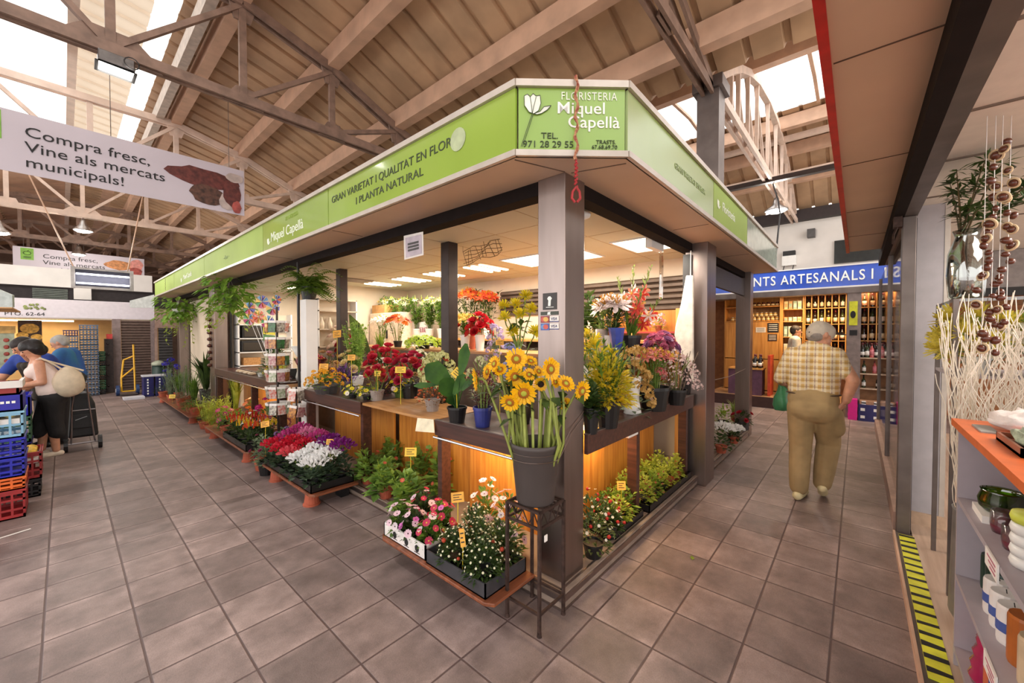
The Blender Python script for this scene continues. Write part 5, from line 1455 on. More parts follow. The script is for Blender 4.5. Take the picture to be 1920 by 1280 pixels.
def bloom_mesh(kind, mats, seed=0, n=0):
    """unit-radius bloom facing +z"""
    rr = random.Random(seed)
    q = MB(); z = Vector((0, 0, 1))
    if kind == 'rose':
        for ring, (k, el, L) in enumerate(((6, .25, 1.0), (5, .7, .85), (4, 1.1, .7), (3, 1.4, .55))):
            for i in range(k):
                a = 2 * PI * i / k + ring * .5
                d = Vector((math.cos(a) * math.cos(el), math.sin(a) * math.cos(el), math.sin(el)))
                q.petal((0, 0, -.1), d, z - Vector((math.cos(a), math.sin(a), 0)) * .8 * (1 if ring else -.2), L, .85, .25, .8)
    elif kind == 'daisy':
        n = n or 14
        for i in range(n):
            a = 2 * PI * i / n + rr.uniform(-.08, .08)
            q.petal((.18 * math.cos(a), .18 * math.sin(a), 0), (math.cos(a), math.sin(a), rr.uniform(.0, .25)), z, .82, 4.4 / n, .0, .45)
        q.cur = 1; q.ball((0, 0, .03), .26, 8, 5, (1, 1, .5))
    elif kind == 'spider':
        for i in range(70):
            a = rr.uniform(0, 6.28); el = math.asin(rr.uniform(-.15, 1))
            d = Vector((math.cos(a) * math.cos(el), math.sin(a) * math.cos(el), math.sin(el) * .7))
            q.petal(d * .1, d, z, .9 * rr.uniform(.8, 1.1), .14, .15, .5)
        q.cur = 1; q.ball((0, 0, -.05), .2, 6, 4)
    elif kind == 'lily':
        for i in range(6):
            a = PI / 3 * i
            q.petal((0, 0, -.3), (math.cos(a), math.sin(a), .5), z - Vector((math.cos(a), math.sin(a), 0)), 1.15, .42, -.25, .3)
        q.cur = 1
        for i in range(5):
            a = 1.256 * i; q.tube([(0, 0, -.2), (.25 * math.cos(a), .25 * math.sin(a), .45)], [.02, .045], 4)
    elif kind == 'five':
        for i in range(5):
            a = 1.2566 * i
            q.petal((0, 0, 0), (math.cos(a), math.sin(a), .12), z, 1.0, .95, .05, .9)
        q.cur = 1; q.prism([(.2 * math.cos(t * PI / 3), .2 * math.sin(t * PI / 3), .06) for t in range(6)], (0, 0, .03))
    elif kind == 'cyclamen':
        for i in range(5):
            a = 1.2566 * i + .2
            q.petal((.12 * math.cos(a), .12 * math.sin(a), 0), (math.cos(a) * .55, math.sin(a) * .55, 1), (-math.sin(a), math.cos(a), .2), 1.25, .62, .2, .55)
        q.cur = 1; q.tube([(0, 0, .05), (.02, 0, -1.4)], .045, 5)
    elif kind == 'cluster':
        n = n or 26
        for i in range(n):
            a = rr.uniform(0, 6.28); el = math.asin(rr.uniform(-.1, 1)); r_ = rr.uniform(.65, .95)
            c = Vector((math.cos(a) * math.cos(el), math.sin(a) * math.cos(el), math.sin(el) * .75)) * r_
            for k in range(4):
                b = k * PI / 2 + a; dd, u, w = frame_of(c)
                q.petal(c, u * math.cos(b) + w * math.sin(b) + dd * .3, dd, .26, .24, 0, .8)
    elif kind == 'plume':
        for i in range(24):
            t = i / 24; a = i * 2.4
            q.leaf((0, 0, t * 1.6), (math.cos(a) * (1 - t), math.sin(a) * (1 - t), 1.2), .62 * (1 - t * .5), .3, .1, 0)
    elif kind == 'berry':
        q.ball((0, 0, 0), 1, 7, 5)
    elif kind == 'spike':                                    # statice and amaranth sprays
        for i in range(26):
            t = rr.uniform(0, 1); a = rr.uniform(0, 6.28)
            q.leaf((.2 * (1 - t) * math.cos(a), .2 * (1 - t) * math.sin(a), t * 2 - 1), (math.cos(a), math.sin(a), .8), .45 * (1.1 - t * .6), .22, .1, 0)
    return q.mesh(kind, mats, kind in ('berry',))


GOLD = pm('gold_eye', (214, 160, 40)); DKEYE = pm('dark_eye', (70, 20, 30)); YEYE = pm('yellow_eye', (240, 210, 70)); GEYE = pm('green_eye', (150, 170, 80))
_c = {}


def bl(kind, col, eye=None, n=0):
    k = (kind, col, n, eye.name if eye else '')
    if k not in _c:
        nm = '%d_%d_%d' % col
        _c[k] = bloom_mesh(kind, [pm(nm, col), eye or GOLD], hash(nm) % 97 if False else sum(col) % 97, n)
    return _c[k]


POTM = {'terra': TERRA, 'black': BLACKPL, 'grey': M('stone_grey_pot', (152, 140, 132), .6, var=.1), 'tub': GREYPL, 'white': WHITEPL, 'blue': M('blue_bucket', (48, 56, 128), .35), 'green': M('green_pot', (84, 108, 44), .5),
        'silver': M('silver_foil', (170, 170, 174), .25, .8)}


def make_pot(par, kind, r, h, name=None, top=1.0, base=.74):
    q = MB()
    q.lathe([(r * base, 0), (r * top * .97, h * .86), (r * top * 1.04, h * .87), (r * top * 1.04, h), (r * top * .95, h), (r * top * .93, h * .86)], (0, 0, 0), 18)
    q.build(name or ('bucket' if kind in ('black', 'blue', 'tub') and h > .15 else 'pot'), POTM[kind], par, local=True, smooth=False)
    MB().lathe([(r * top * .93, h * .84), (0, h * .85)], (0, 0, 0), 16).build('soil', SOIL, par, local=True)


def dome_dir(i, n, lo=.05):
    t = (i + .5) / n; zz = 1 - t * (1 - lo); a = i * 2.39996
    s = math.sqrt(max(0, 1 - zz * zz))
    return Vector((s * math.cos(a), s * math.sin(a), zz))


def leaves(q, z0, w, h, n, L, Wd, style):
    if style == 'dome':
        for i in range(int(n * 1.6)):
            d = Vector((R.gauss(0, 1), R.gauss(0, 1), abs(R.gauss(0, 1)))).normalized(); k = R.uniform(.35, 1) ** .6
            p = Vector((d.x * w / 2 * k, d.y * w / 2 * k, z0 + d.z * h * k * .92))
            q.leaf(p - d * L * .5, d + Vector((R.uniform(-.5, .5), R.uniform(-.5, .5), R.uniform(-.2, .4))), L * R.uniform(.7, 1.2), Wd * R.uniform(.8, 1.2), .2, .25)
    elif style == 'blades':
        for i in range(int(n * 1.6)):
            a = R.uniform(0, 6.28); lean = R.uniform(.05, 1) * w / 2; hh = h * R.uniform(.6, 1.05)
            p0 = Vector((R.uniform(-.02, .02), R.uniform(-.02, .02), z0)); m = p0 + Vector((math.cos(a) * lean * .4, math.sin(a) * lean * .4, hh * .65)); e = p0 + Vector((math.cos(a) * lean, math.sin(a) * lean, hh * R.uniform(.7, 1)))
            s = Vector((-math.sin(a), math.cos(a), 0)) * Wd / 2
            q.add([p0 - s * .6, p0 + s * .6, m + s, m - s, e], [(0, 1, 2, 3), (3, 2, 4)])
    elif style == 'sprays':                                   # upright stems with small leaves
        for i in range(max(4, n // 10)):
            a = R.uniform(0, 6.28); lean = R.uniform(.1, 1) * w / 2; hh = h * R.uniform(.65, 1.0)
            e = Vector((math.cos(a) * lean, math.sin(a) * lean, z0 + hh)); p0 = Vector((e.x * .2, e.y * .2, z0 - .02))
            q.tube([p0, p0.lerp(e, .5) + Vector((0, 0, .02)), e], .003, 4, False)
            for k in range(14):
                p = p0.lerp(e, R.uniform(.25, 1)); d = Vector((R.uniform(-1, 1), R.uniform(-1, 1), R.uniform(0, .9)))
                q.leaf(p, d, L * R.uniform(.7, 1.2), Wd, .2, .15)
    elif style == 'drooping':
        for i in range(n):
            a = R.uniform(0, 6.28); r_ = w / 2 * R.uniform(.1, 1); zz = z0 + h * R.uniform(-1, 1) * (1 if r_ > w * .2 else .6)
            p = Vector((r_ * math.cos(a), r_ * math.sin(a), zz))
            q.leaf(p, (math.cos(a), math.sin(a), R.uniform(-.8, .5)), L * R.uniform(.7, 1.2), Wd, .2, .4)


def plant(label, name, cat, pos, ztop, w, pot=None, leaf=None, blooms=(), group=None, stems=0, film=None, leafm2=None):
    """pos: base point; ztop: world height of the top; w: spread in metres; pot=(kind, r, h);
    leaf=(material, n, length, width, style); blooms=[(mesh, n, size, where)]"""
    t = thing(name, label, cat, pos, group)
    ph = 0
    blooms = [(a, int(b * 1.35) if 8 <= b < 60 else b, c * 1.1, d) for a, b, c, d in blooms]
    if pot:
        make_pot(t, *pot); ph = pot[2] * .9
    H = ztop - pos[2]; ch = max(.03, H - ph)
    if film:
        MB().lathe([(.035, ph * .3), (w * .5, ph + ch * .75), (w * .52, ph + ch * .8)], (0, 0, 0), 14).build('film_wrap', film, t, local=True)
    if stems:
        q = MB()
        for i in range(stems):
            d = dome_dir(i, stems, .3)
            q.tube([(d.x * .03, d.y * .03, ph * .4), (d.x * w * .2, d.y * w * .2, ph + ch * .5), (d.x * w * .42, d.y * w * .42, ph + ch * (.6 + .3 * d.z))], .0035, 4, False)
        q.build('stems', STEMG, t, local=True)
    if leaf:
        lm, n, L, Wd, style = leaf
        q = MB(); leaves(q, ph - .03, w, ch + .02, n, L, Wd, style)
        q.build('foliage', lm, t, local=True)
    if leafm2:
        lm, n, L, Wd, style = leafm2
        q = MB(); leaves(q, ph - .01, w * .95, ch * 1.02, n, L, Wd, style)
        q.build('variegated_foliage', lm, t, local=True)
    for me, n, size, where in blooms:
        off = R.uniform(0, 6)
        for i in range(n):
            d = dome_dir(i, n, .1 if where == 'dome' else .45)
            c, s = math.cos(off), math.sin(off); d = Vector((d.x * c - d.y * s, d.x * s + d.y * c, d.z))
            k = R.uniform(.86, 1.04)
            p = Vector((d.x * w / 2 * k, d.y * w / 2 * k, ph + ch * (d.z * .92 * k if where == 'dome' else (.62 + .36 * d.z * k))))
            dd = (d + Vector((R.uniform(-.3, .3), R.uniform(-.3, .3), .25))) if where != 'up' else Vector((R.uniform(-.15, .15), R.uniform(-.15, .15), 1))
            inst('flower' if me.name[:5] != 'berry' else 'berry', me, t, p, size * R.uniform(.85, 1.15), mat=face_dir(dd, R.uniform(0, 6)))
    return t


def G(px_, y, Z): return at(px_, y, 'Z', Z)


def GX(px_, X, Z):
    p = at(px_, 640, 'X', X); return Vector((p.x, p.y, Z))


def ZT_(p, px_, ytop):
    """height of photo row ytop at the distance of p"""
    return EYE + (624.5 - ytop) * mpp(p)


def put(label, name, cat, p, px_, ytop, wpx, **k):
    return plant(label, name, cat, p, ZT_(p, px_, ytop), wpx * mpp(p), **k)


ZL, ZR, ZPL = .9125, .95, .1
B1, B2 = 1.12, 1.38
MAROON = leaf_mat('maroon_leaf', (104, 30, 50), (64, 20, 36))
RUST = leaf_mat('rust_leaf', (140, 66, 52), (96, 44, 38))
GOLDL = leaf_mat('goldenrod_spray', (240, 210, 50), (186, 184, 50))

# ---- front ledge
t = put('huge dark green ginger leaves in a black bucket on the front ledge', 'leaf_bunch', 'leaves', G(857, 792, ZL), 857, 650, 120, pot=('black', .075, .125))
q = MB(); b_ = t.location
for px_, y, L, Wd, ax in ((822, 702, .25, .18, (-.6, .4, .5)), (842, 728, .22, .15, (-.45, .1, .5)), (869, 675, .26, .085, (.1, -.2, 1)), (862, 720, .2, .09, (.1, -.4, .6)), (800, 722, .2, .05, (-1, .9, -.1)), (845, 750, .16, .07, (-.5, -.2, .4)), (880, 715, .18, .06, (.3, -.5, .7))):
    p = at(px_, y, 'X', b_.x - .02) - b_
    d = Vector(ax).normalized(); q.petal(p - d * L * .5, d, (-1, -.9, .4), L, Wd, .12, .25)
    q.tube([(0, 0, .1), p - d * L * .5], .005, 5)
q.build('large_leaf', leaf_mat('ginger_leaf', (72, 112, 44), (42, 78, 34)), t, local=True)
put('maroon amaranth sprays in a royal blue bucket on the front ledge', 'amaranth_bunch', 'flowers', G(905, 799, ZL), 895, 700, 62, pot=('blue', .07, .145), leaf=(MAROON, 90, .05, .014, 'sprays'), blooms=[(bl('spike', (124, 30, 66)), 16, .035, 'top')], stems=14)
put('dark bucket of grey green protea behind the blue bucket', 'protea_bunch', 'flowers', GX(905, 2.4, ZL), 905, 655, 55, pot=('black', .07, .15), leaf=(LEAFG, 90, .07, .02, 'dome'), blooms=[(bl('cluster', (206, 206, 160)), 7, .04, 'dome')], stems=8)
put('small orange and brown berry plant in a stone grey pot by the front ledge', 'berry_plant', 'plant', G(811, 770, ZL), 811, 716, 66, pot=('grey', .068, .105), leaf=(leaf_mat('bronze_leaf', (150, 104, 44), (98, 62, 30)), 130, .035, .014, 'dome'), blooms=[(bl('berry', (196, 96, 48)), 34, .009, 'dome')])
put('russet heather in a stone grey pot on the oak counter', 'heather_plant', 'plant', G(707, 750, ZL), 707, 682, 64, pot=('grey', .072, .105), leaf=(RUST, 190, .05, .006, 'dome'), leafm2=(LEAFL, 60, .06, .01, 'sprays'))
put('yellow and white pansies in a green pot on the oak counter', 'pansy_plant', 'plant', G(752, 744, ZL), 752, 700, 60, pot=('green', .08, .09), leaf=(LEAFD, 90, .04, .02, 'dome'), blooms=[(bl('five', (236, 214, 40), GOLD), 11, .022, 'dome'), (bl('five', (224, 206, 206), DKEYE), 9, .02, 'dome')])
for i, (px_, y) in enumerate(((662, 746), (688, 749))):
    put(('yellow and white pansies in a low tray beside the white square pot', 'bright yellow pansies in a low tray next to the heather')[i], 'pansy_plant', 'plant', G(px_, y, ZL), px_, 718, 42, pot=('black', .045, .05), leaf=(LEAFM, 60, .035, .018, 'dome'), blooms=[(bl('five', (240, 222, 50), DKEYE), 9, .02, 'dome'), (bl('five', (236, 226, 214), DKEYE), 4 if i == 0 else 0, .02, 'dome')], group='pansies in low trays')
put('orange yellow kalanchoe crowded in a wide grey tub', 'kalanchoe', 'plant', G(612, 737, ZL), 612, 688, 74, pot=('tub', .145, .1), leaf=(LEAFM, 110, .045, .03, 'dome'), blooms=[(bl('cluster', (240, 176, 36)), 22, .03, 'dome')])
put('purple statice sprays behind the orange kalanchoe tub', 'statice_bunch', 'flowers', GX(646, 2.25, ZL), 648, 680, 60, pot=('silver', .07, .1), leaf=(leaf_mat('statice_leaf', (110, 70, 130), (70, 50, 96)), 80, .05, .012, 'sprays'), blooms=[(bl('spike', (120, 60, 150)), 22, .04, 'dome')])
put('pink and yellow gerbera bunch wrapped in pink film beside the white post', 'gerbera_bunch', 'flowers', G(583, 722, ZL), 583, 662, 54, pot=('black', .075, .075), film=glass_mat('pink_film', (236, 176, 206), .3), leaf=(LEAFM, 30, .06, .02, 'sprays'), blooms=[(bl('daisy', (206, 44, 96), YEYE), 14, .05, 'top'), (bl('daisy', (240, 180, 50), DKEYE), 5, .045, 'top')], stems=10)
put('peach and tan lisianthus bunch behind the kalanchoe tub', 'lisianthus_bunch', 'flowers', GX(612, 2.42, ZL), 612, 655, 62, pot=('black', .08, .15), leaf=(LEAFG, 40, .05, .02, 'dome'), blooms=[(bl('rose', (206, 160, 110)), 12, .05, 'dome'), (bl('rose', (216, 150, 160)), 5, .045, 'dome')], stems=8)
t = thing('square_pot_plant', 'tall green bells of Ireland in a white square pot', 'plant', G(668, 722, ZL))
MB().add([(-.06, -.06, 0), (.06, -.06, 0), (.06, .06, 0), (-.06, .06, 0), (-.08, -.08, .13), (.08, -.08, .13), (.08, .08, .13), (-.08, .08, .13)], [(3, 2, 1, 0), (4, 5, 6, 7), (0, 1, 5, 4), (1, 2, 6, 5), (2, 3, 7, 6), (3, 0, 4, 7)]).build('pot', WHITEPL, t, local=True, bevel=.006)
q = MB(); leaves(q, .12, .36, ZT_(t.location, 668, 600) - ZL - .12, 520, .055, .042, 'sprays'); q.build('foliage', leaf_mat('bells_leaf', (176, 206, 96), (120, 156, 60)), t, local=True)

# rear of the ledge
put('mass of crimson dahlias in the middle of the flower display', 'dahlia_bunch', 'flowers', GX(722, 2.42, ZL), 726, 640, 76, pot=('black', .09, .16), leaf=(LEAFD, 80, .07, .03, 'dome'), blooms=[(bl('rose', (196, 40, 60)), 22, .05, 'dome'), (bl('rose', (206, 60, 50)), 6, .045, 'dome')], stems=8)
put('deep pink dahlias right of the crimson mass', 'dahlia_bunch', 'flowers', GX(768, 2.42, ZL), 766, 655, 66, pot=('black', .09, .16), leaf=(LEAFD, 60, .07, .03, 'dome'), blooms=[(bl('rose', (176, 34, 66)), 15, .05, 'dome'), (bl('rose', (196, 56, 60)), 5, .05, 'dome')], stems=8)
put('cream and yellow roses behind the bells of Ireland', 'rose_bunch', 'flowers', GX(655, 2.47, ZL), 657, 648, 40, pot=('black', .07, .16), leaf=(LEAFM, 40, .06, .03, 'dome'), blooms=[(bl('rose', (232, 210, 150)), 8, .05, 'dome')], stems=6)
put('cream hydrangea heads in front of the dark display post', 'hydrangea_bunch', 'flowers', GX(822, 2.44, ZL), 820, 652, 66, pot=('black', .09, .16), leaf=(LEAFL, 50, .07, .04, 'dome'), blooms=[(bl('cluster', (214, 214, 150)), 12, .06, 'dome'), (bl('rose', (196, 90, 70)), 3, .035, 'dome')], stems=6)
t = put('yellow spider chrysanthemum bucket left of the corner pillar', 'flower_bucket', 'bucket', GX(975, 2.3, ZL), 975, 690, 60, pot=('black', .1, .22), leaf=(LEAFD, 90, .09, .05, 'dome'))
SPB = t.location.copy()
SPID = bl('spider', (232, 214, 40), GEYE)


def cut_flower(name, label, cat, base, head, facing, size, me, group=None, headname='flower_head', bend=.5, leafn=3, r=.005, stem_m=None, leafm=None):
    t = thing(name, label, cat, base, group)
    b = Vector(base); h = Vector(head) - b; f = Vector(facing).normalized()
    m = Vector((h.x * bend * .5, h.y * bend * .5, h.z * .55)); k = h - f * size * .9 + Vector((0, 0, -.01))
    q = MB(); q.tube([(0, 0, 0), m * .5, m, m.lerp(k, .6) + Vector((0, 0, .02)), k, h - f * size * .1], r, 6); q.build('stem', stem_m or STEMG, t, local=True)
    if leafn:
        q = MB()
        for i in range(leafn):
            p = m.lerp(k, R.uniform(.1, .8)); q.leaf(p, (R.uniform(-1, 1), R.uniform(-1, 1), R.uniform(-.2, .5)), size * 1.6, size * .9, .15, .3)
        q.build('foliage', leafm or LEAFD, t, local=True)
    inst(headname, me, t, h, size, mat=face_dir(f, R.uniform(0, 6)))
    return t


where = ['left edge', 'upper left', 'top', 'upper right', 'middle', 'left middle', 'lower left', 'lower right beside pillar']
for i, (x, y) in enumerate(((946, 575), (966, 572), (985, 556), (995, 580), (975, 590), (946, 596), (962, 622), (1003, 622))):
    hd = at(x, y, 'X', SPB.x - .05 - .02 * (i % 3))
    base = SPB + Vector((.03 * math.cos(i), .03 * math.sin(i), .19))
    cut_flower('spider_chrysanthemum', 'yellow spider chrysanthemum at the %s of the bunch by the corner pillar' % where[i], 'flower', base, hd, hd - SPB - Vector((.25, .2, .35)), 15 * mpp(hd), SPID, 'yellow spider chrysanthemums', leafn=2)

# tiers behind
put('orange gerberas in a small black pot on the upper bench', 'gerbera_plant', 'plant', GX(746, 3.5, B2), 746, 592, 50, pot=('black', .07, .1), leaf=(LEAFM, 30, .07, .02, 'sprays'), blooms=[(bl('daisy', (226, 104, 40), GOLD), 9, .075, 'top'), (bl('daisy', (190, 90, 90), DKEYE), 2, .07, 'top')], stems=8)
put('white freesia bunch left of the orange gerberas', 'freesia_bunch', 'flowers', GX(716, 3.6, B2), 714, 590, 40, pot=('white', .06, .12), leaf=(LEAFM, 60, .12, .015, 'sprays'), blooms=[(bl('lily', (240, 240, 236), YEYE), 14, .05, 'top')], stems=8)
put('lime green chrysanthemums on the upper bench left of dark post', 'chrysanthemum_bunch', 'flowers', GX(795, 3.4, B2), 797, 627, 74, pot=('black', .09, .05), leaf=(LEAFD, 60, .07, .03, 'dome'), blooms=[(bl('daisy', (178, 206, 60), GEYE, 18), 18, .055, 'dome')])
put('white chrysanthemums in dark foliage below the lime green ones', 'chrysanthemum_bunch', 'flowers', GX(782, 2.95, B1), 782, 645, 46, pot=('black', .08, .12), leaf=(LEAFD, 90, .07, .03, 'dome'), blooms=[(bl('daisy', (226, 222, 196), GEYE, 16), 10, .035, 'dome')])
put('dark red carnations behind the cream roses', 'carnation_bunch', 'flowers', GX(648, 3.0, B1), 648, 620, 34, pot=('black', .07, .15), leaf=(LEAFD, 30, .06, .02, 'dome'), blooms=[(bl('rose', (150, 24, 40)), 9, .06, 'dome')], stems=6)
put('dusty pink roses behind the bells of Ireland', 'rose_bunch', 'flowers', GX(672, 3.0, B1), 670, 622, 40, pot=('black', .07, .15), leaf=(LEAFM, 30, .06, .02, 'dome'), blooms=[(bl('rose', (206, 140, 136)), 11, .055, 'dome')], stems=6)
put('white and blush roses at the left rear of the display', 'rose_bunch', 'flowers', GX(634, 3.2, B1), 634, 606, 34, pot=('black', .07, .15), leaf=(LEAFL, 40, .06, .02, 'sprays'), blooms=[(bl('rose', (236, 214, 200)), 9, .055, 'dome')], stems=6)
t = put('single tall dark strelitzia leaf on the lower bench', 'strelitzia', 'plant', GX(696, 3.1, B1), 690, 580, 40, pot=('black', .07, .12))
q = MB(); q.petal((0, 0, .1), (-.35, .3, 1), (-1, -1, .2), ZT_(t.location, 690, 582) - B1 - .1, .16, .05, .1); q.build('leaf', leaf_mat('strelitzia_leaf', (96, 116, 44), (60, 78, 34)), t, local=True)
put('green bunch of grasses beside the strelitzia leaf', 'grass_bunch', 'plant', GX(712, 3.1, B1), 708, 612, 36, pot=('white', .06, .12), leaf=(LEAFL, 60, .2, .012, 'blades'))
put('yellow lilies in a white bucket right of the dark post', 'lily_bunch', 'flowers', GX(872, 3.5, B2), 868, 590, 52, pot=('white', .065, .2), leaf=(LEAFM, 90, .12, .02, 'sprays'), blooms=[(bl('lily', (236, 206, 100), GOLD), 13, .07, 'top'), (bl('rose', (220, 70, 40)), 3, .05, 'dome')], stems=8)
put('red carnations in a white bucket beside the yellow lilies', 'carnation_bunch', 'flowers', GX(900, 3.5, B2), 902, 584, 46, pot=('white', .065, .2), leaf=(LEAFD, 60, .09, .02, 'sprays'), blooms=[(bl('rose', (196, 30, 44)), 14, .06, 'dome')], stems=8)
put('lilac asters leaning right of the red carnations', 'aster_bunch', 'flowers', GX(928, 3.2, B1), 926, 600, 34, pot=('black', .07, .15), leaf=(LEAFG, 50, .07, .02, 'sprays'), blooms=[(bl('cluster', (196, 176, 214)), 9, .045, 'dome')], stems=6)
put('cream buds in a brown pot between the white buckets', 'bud_bunch', 'flowers', GX(886, 3.7, B2), 886, 612, 20, pot=('terra', .05, .2), leaf=(LEAFL, 50, .1, .02, 'sprays'))
put('blue hydrangea at the foot of the spider chrysanthemums', 'hydrangea_bunch', 'flowers', GX(962, 2.7, ZL), 962, 632, 40, leaf=(LEAFG, 60, .06, .03, 'dome'), pot=('black', .08, .2), blooms=[(bl('cluster', (160, 164, 214)), 6, .06, 'dome')])

# wall shelf with the long row of white lilies
sh_ = thing('wall_shelf', 'long wall shelf carrying the row of white lily bunches', 'shelf', (4.5, 4.0, 1.5))
MB().box(4.1, 4.86, 1.6, 7.2, 1.49, 1.52).build('board', SHW, sh_)
for y in (2.0, 3.4, 4.8, 6.2): MB().box(4.15, 4.86, y - .02, y + .02, 1.4, 1.49).build('bracket', STEEL2, sh_)
for i, px_ in enumerate((716, 738, 760, 783, 806, 828)):
    put('%s bunch of white lilies from the left in the long wall row' % ('first', 'second', 'third', 'fourth', 'fifth', 'sixth')[i], 'lily_bunch', 'flowers', GX(max(px_, 725), 4.2, 1.52), px_, 556, 34, pot=('white', .075, .16), leaf=(LEAFM, 260, .1, .032, 'sprays'), blooms=[(bl('lily', (220, 220, 166), YEYE), 7, .05, 'top'), (bl('plume', (170, 186, 96)), 7, .03, 'up')], group='white lily bunches on the wall shelf')
put('orange red lilies high on the wall shelf right of dark post', 'lily_bunch', 'flowers', GX(880, 4.5, 1.52), 880, 540, 60, pot=('white', .075, .16), leaf=(LEAFD, 150, .12, .03, 'sprays'), blooms=[(bl('lily', (226, 96, 50), GOLD), 15, .08, 'top')], stems=6)
put('second bunch of orange red lilies next to the spider chrysanthemums', 'lily_bunch', 'flowers', GX(915, 4.5, 1.52), 915, 545, 46, pot=('white', .075, .16), leaf=(LEAFD, 120, .12, .03, 'sprays'), blooms=[(bl('lily', (222, 84, 50), GOLD), 12, .08, 'top')], stems=6)
put('dark glossy foliage behind the white lilies near the corner pillar', 'foliage_bunch', 'plant', GX(1106, 4.4, 1.52), 1106, 535, 46, pot=('white', .08, .1), leaf=(LEAFD, 140, .13, .07, 'dome'))
sgn = thing('white_sign', 'white sign board with mauve letters below the lily row', 'sign', (4.2, 4.5, 1.2))
pA, pB = at(752, 610, 'X', 4.2), at(806, 610, 'X', 4.2)
MB().box(4.2, 4.22, pB.y, pA.y, 1.38, 1.8).build('board', WHITE, sgn)
MB().box(3.97, 4.24, pB.y - .2, pA.y + .2, .1, 1.38).build('cabinet', WHITE, sgn)
text('QUEBEN', 'lettering', M('mauve_ink', (160, 90, 110), .5), sgn, (4.195, at(776, 610, 'X', 4.2).y, 1.62), (0, -1, 0), UPV, .12)

# right side of the stall
put('huge spray of yellow goldenrod in a black bucket by the corner pillar', 'goldenrod_bunch', 'flowers', G(1138, 800, ZR), 1136, 636, 112, pot=('black', .095, .19), leaf=(LEAFM, 160, .09, .02, 'sprays'), leafm2=(GOLDL, 640, .065, .026, 'dome'), stems=14)
put('dark leafy bunch in a slim black bucket touching the corner pillar', 'leaf_bunch', 'leaves', G(1108, 812, ZR), 1108, 700, 46, pot=('black', .055, .17), leaf=(LEAFD, 110, .08, .04, 'dome'))
t = put('tan hydrangeas in a tall waisted white vase', 'hydrangea_bunch', 'flowers', G(1186, 775, ZR), 1182, 640, 62, leaf=(LEAFG, 50, .08, .04, 'dome'), blooms=[(bl('cluster', (196, 156, 84)), 12, .06, 'dome'), (bl('rose', (220, 190, 160)), 3, .04, 'dome')], stems=8)
for o in list(t.children):
    if o.name.startswith(('foliage', 'flower')): o.location.z += .0
MB().lathe([(.062, 0), (.07, .005), (.052, .11), (.05, .13), (.056, .2), (.068, .3), (.066, .3), (.05, .2), (0, .18)], (0, 0, 0), 18).build('vase', WHITEPL, t, local=True, smooth=True)
put('pink alstroemeria in a squat black bucket on the aisle ledge', 'alstroemeria_bunch', 'flowers', G(1226, 768, ZR), 1222, 652, 74, pot=('black', .13, .2), leaf=(LEAFM, 110, .09, .016, 'sprays'), blooms=[(bl('lily', (222, 130, 120), YEYE), 24, .045, 'top'), (bl('cluster', (206, 110, 110)), 5, .045, 'dome')], stems=14)
put('misty white and pink limonium leaning over the aisle ledge', 'limonium_bunch', 'flowers', G(1268, 758, ZR), 1268, 655, 84, pot=('black', .09, .14), leaf=(leaf_mat('limonium_stem', (150, 130, 110), (110, 90, 80)), 160, .04, .008, 'sprays'), blooms=[(bl('cluster', (226, 200, 196), None, 14), 34, .035, 'dome')], stems=10)
put('mauve and pink stock bunch behind the alstroemeria', 'stock_bunch', 'flowers', GX(1238, 3.8, B2), 1236, 622, 56, pot=('black', .08, .05), leaf=(LEAFG, 40, .06, .02, 'dome'), blooms=[(bl('rose', (190, 100, 130)), 12, .05, 'dome'), (bl('rose', (150, 100, 140)), 6, .05, 'dome')])
put('yellow chrysanthemum ball just right of the corner pillar', 'chrysanthemum_bunch', 'flowers', GX(1104, 3.0, B1), 1104, 608, 40, pot=('white', .07, .2), leaf=(LEAFM, 30, .06, .02, 'dome'), blooms=[(bl('spider', (232, 210, 50), GEYE), 7, .07, 'dome')], stems=6)
put('small lily bunch with gold buds in front of the roller shutter', 'lily_bunch', 'flowers', GX(1126, 3.9, B2), 1124, 560, 30, pot=('white', .06, .2), leaf=(LEAFM, 70, .12, .02, 'sprays'), blooms=[(bl('lily', (240, 226, 214), YEYE), 6, .07, 'top')], stems=6)
put('big white stargazer lilies in a white wrapped vase', 'lily_bunch', 'flowers', GX(1148, 3.5, B2), 1146, 556, 66, pot=('white', .09, .2), leaf=(LEAFD, 120, .14, .028, 'sprays'), blooms=[(bl('lily', (244, 228, 226), GOLD), 15, .095, 'top'), (bl('plume', (206, 206, 150)), 4, .03, 'up')], stems=8)
tag(MB().lathe([(.055, 0), (.06, .26), (.055, .26), (0, .25)], (*GX(1128, 3.45, B2),), 16).build('cylinder_vase', M('pearl_vase', (206, 186, 176), .3), smooth=True), 'pearl white cylinder vase left of the blue film wrap', 'vase')
tag(MB().lathe([(.02, 0), (.05, .1), (.075, .27), (.07, .27), (0, .1)], (*GX(1156, 3.36, B2),), 9).build('blue_film_wrap', M('blue_film', (50, 74, 170), .25, coat=.5)), 'shiny blue film wrap standing beside the stargazer lilies', 'wrap')

